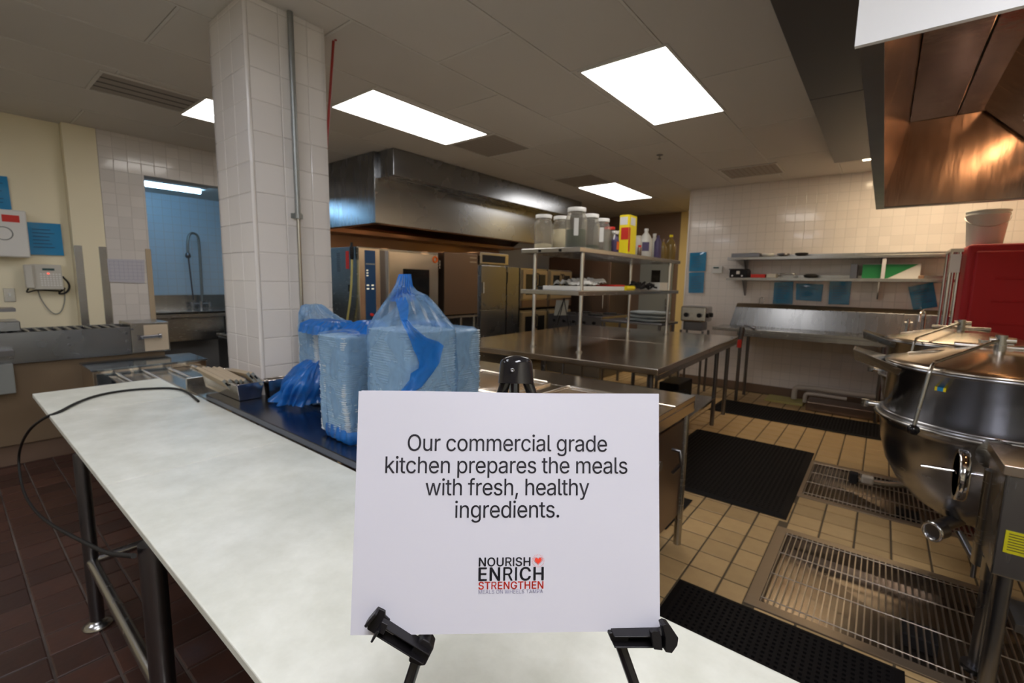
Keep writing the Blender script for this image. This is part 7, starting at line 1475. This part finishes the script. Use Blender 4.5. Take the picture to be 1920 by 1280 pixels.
MB().box(-5.38,XC-.06,-.6,1.22,0,.16).build('plinth', m_base, t)
t = thing('slicing_machine', (-5.15,.12,1.02), 'grey steel machine standing on the conveyor at the left edge', 'machine')
MB().box(-5.38,-5.06,-.25,.37,1.025,1.10).build('machine_base', m_steel_hood, t, bevel=.006)
MB().box(-5.36,-5.10,-.25,.22,1.10,1.20).build('machine_body', m_steel_hood, t, bevel=.01)
MB().box(-5.33,-5.13,-.2,.36,1.17,1.195).build('feed_tray', m_steel_dark, t, bevel=.003)
t = thing('control_box', (-4.93,.14,.4), 'grey-green control box hung on the front of the conveyor at left', 'box')
MB().box(XC+.001,XC+.09,-.12,.30,.58,.80).build('case', m_greyp, t, bevel=.006)
MB().box(XC+.001,XC+.11,-.12,.31,.86,.90).cyl((XC+.03,.0,.80),(XC+.03,.0,.86), .02).build('bracket', m_steel_dark, t)
# steel and glass display cabinet lower right
t = thing('glass_topped_cabinet', (-4.75,1.1,0), 'low steel cabinet with glossy top between conveyor and column', 'cabinet')
m_shinytop = mat('glossy_top', (.30,.36,.42), .10, .9)
MB().box(-4.99,-4.52,.66,1.42,.742,.755).build('glossy_top', m_shinytop, t, bevel=.002)
MB().box(-4.98,-4.53,.67,1.41,.15,.741).build('cabinet_body', m_steel_top, t, bevel=.004)
for yk in (.90,1.16): MB().box(-4.53,-4.515,yk-.006,yk+.006,.16,.74).build('mullion', m_chrome, t)
MB().box(-4.53,-4.522,.69,.89,.30,.72).box(-4.53,-4.522,.91,1.15,.30,.72).build('side_glass', m_shinytop, t)
t = thing('tray_slide', (-4.2,1.2,0), 'flat steel tray slide with rails in front of the tiled column', 'rack')
MB().box(-4.50,-3.40,.75,1.38,.69,.705).build('slide_top', m_steel_top, t, bevel=.002)
for k in range(4):
    yk = .80+.16*k; MB().cyl((-4.48,yk,.72),(-3.42,yk,.72), .010, seg=10).build('rail', m_chrome, t)
for lx in (-4.45,-3.45):
    for ly in (.80,1.33): MB().cyl((lx,ly,0),(lx,ly,.69), .018).build('leg', m_steel_dark, t)

# ------------------------------------------------------------------ dish room sink
t = thing('dish_sink', (-7.6,2.2,0), 'stainless dish sink with backsplash seen through the opening', 'sink')
MB().box(-8.005,-7.96,1.06,3.38,.98,1.19).build('backsplash', m_steel, t, bevel=.003)
MB().box(-7.96,-7.30,1.06,3.38,.955,.985).build('sink_deck', m_steel, t, bevel=.004)
MB().box(-7.34,-7.30,1.06,3.38,.90,.985).build('rolled_edge', m_steel, t, bevel=.008)
MB().box(-7.9,-7.36,1.75,2.55,.58,.955).build('sink_bowl', m_steel, t, bevel=.01)
for ly in (1.12,1.7,2.62,3.3):
    MB().cyl((-7.38,ly,0),(-7.38,ly,.955), .02).build('leg', m_steel_dark, t)
yfc = at(372,500,x=-7.85).y
t = thing('rinse_faucet', (-7.85,yfc,1.0), 'tall spring-neck rinse faucet over the dish sink', 'faucet')
MB().cyl((-7.85,yfc,.986),(-7.85,yfc,1.10), .028).cyl((-7.85,yfc-.11,1.06),(-7.85,yfc+.11,1.06), .018).build('mixer_body', m_chrome, t)
for s in (-1,1): MB().cyl((-7.85,yfc+s*.11,1.0),(-7.85,yfc+s*.11,1.09), .024).build('tap_handle', m_chrome, t)
MB().tube(smooth([Vector((-7.85,yfc+.02,1.10)),Vector((-7.85,yfc+.03,1.95)),Vector((-7.84,yfc+.01,2.07)),Vector((-7.82,yfc-.09,2.08)),Vector((-7.80,yfc-.13,1.95)),Vector((-7.80,yfc-.135,1.80))],3), .017, 12).build('riser', m_galv, t)
MB().tube([(-7.80,yfc-.135,1.80),(-7.82,yfc-.10,1.12)], .010).lathe([(.02,0),(.035,.02),(.03,.06),(.014,.08)], (-7.80,yfc-.135,1.72), 14).build('spray_head', m_steel_dark, t)
t = thing('dish_machine', (-6.9,2.9,0), 'dark steel machine low in the dish room opening', 'machine')
MB().box(-7.05,-6.5,2.35,3.2,.10,.66).build('machine_body', m_steel_dark, t, bevel=.01)
MB().box(-7.06,-6.48,2.34,3.21,.66,.70).build('machine_top', m_steel, t, bevel=.004)
tag(MB().box(-5.6,-5.42,2.12,2.42,.66,.86).build('pink_bin', mat('pink_bin', (.55,.42,.42), .5), bevel=.01), 'small pinkish bin peeking out left of the column', 'bin')
t = thing('bin_stand', (-5.5,2.27,0), 'low steel stand carrying the pinkish bin by the column', 'stand')
MB().box(-5.66,-5.36,2.05,2.5,.63,.658).build('stand_top', m_steel_dark, t)
for lx in (-5.63,-5.39):
    for ly in (2.08,2.47): MB().cyl((lx,ly,0),(lx,ly,.63), .015).build('leg', m_steel_dark, t)
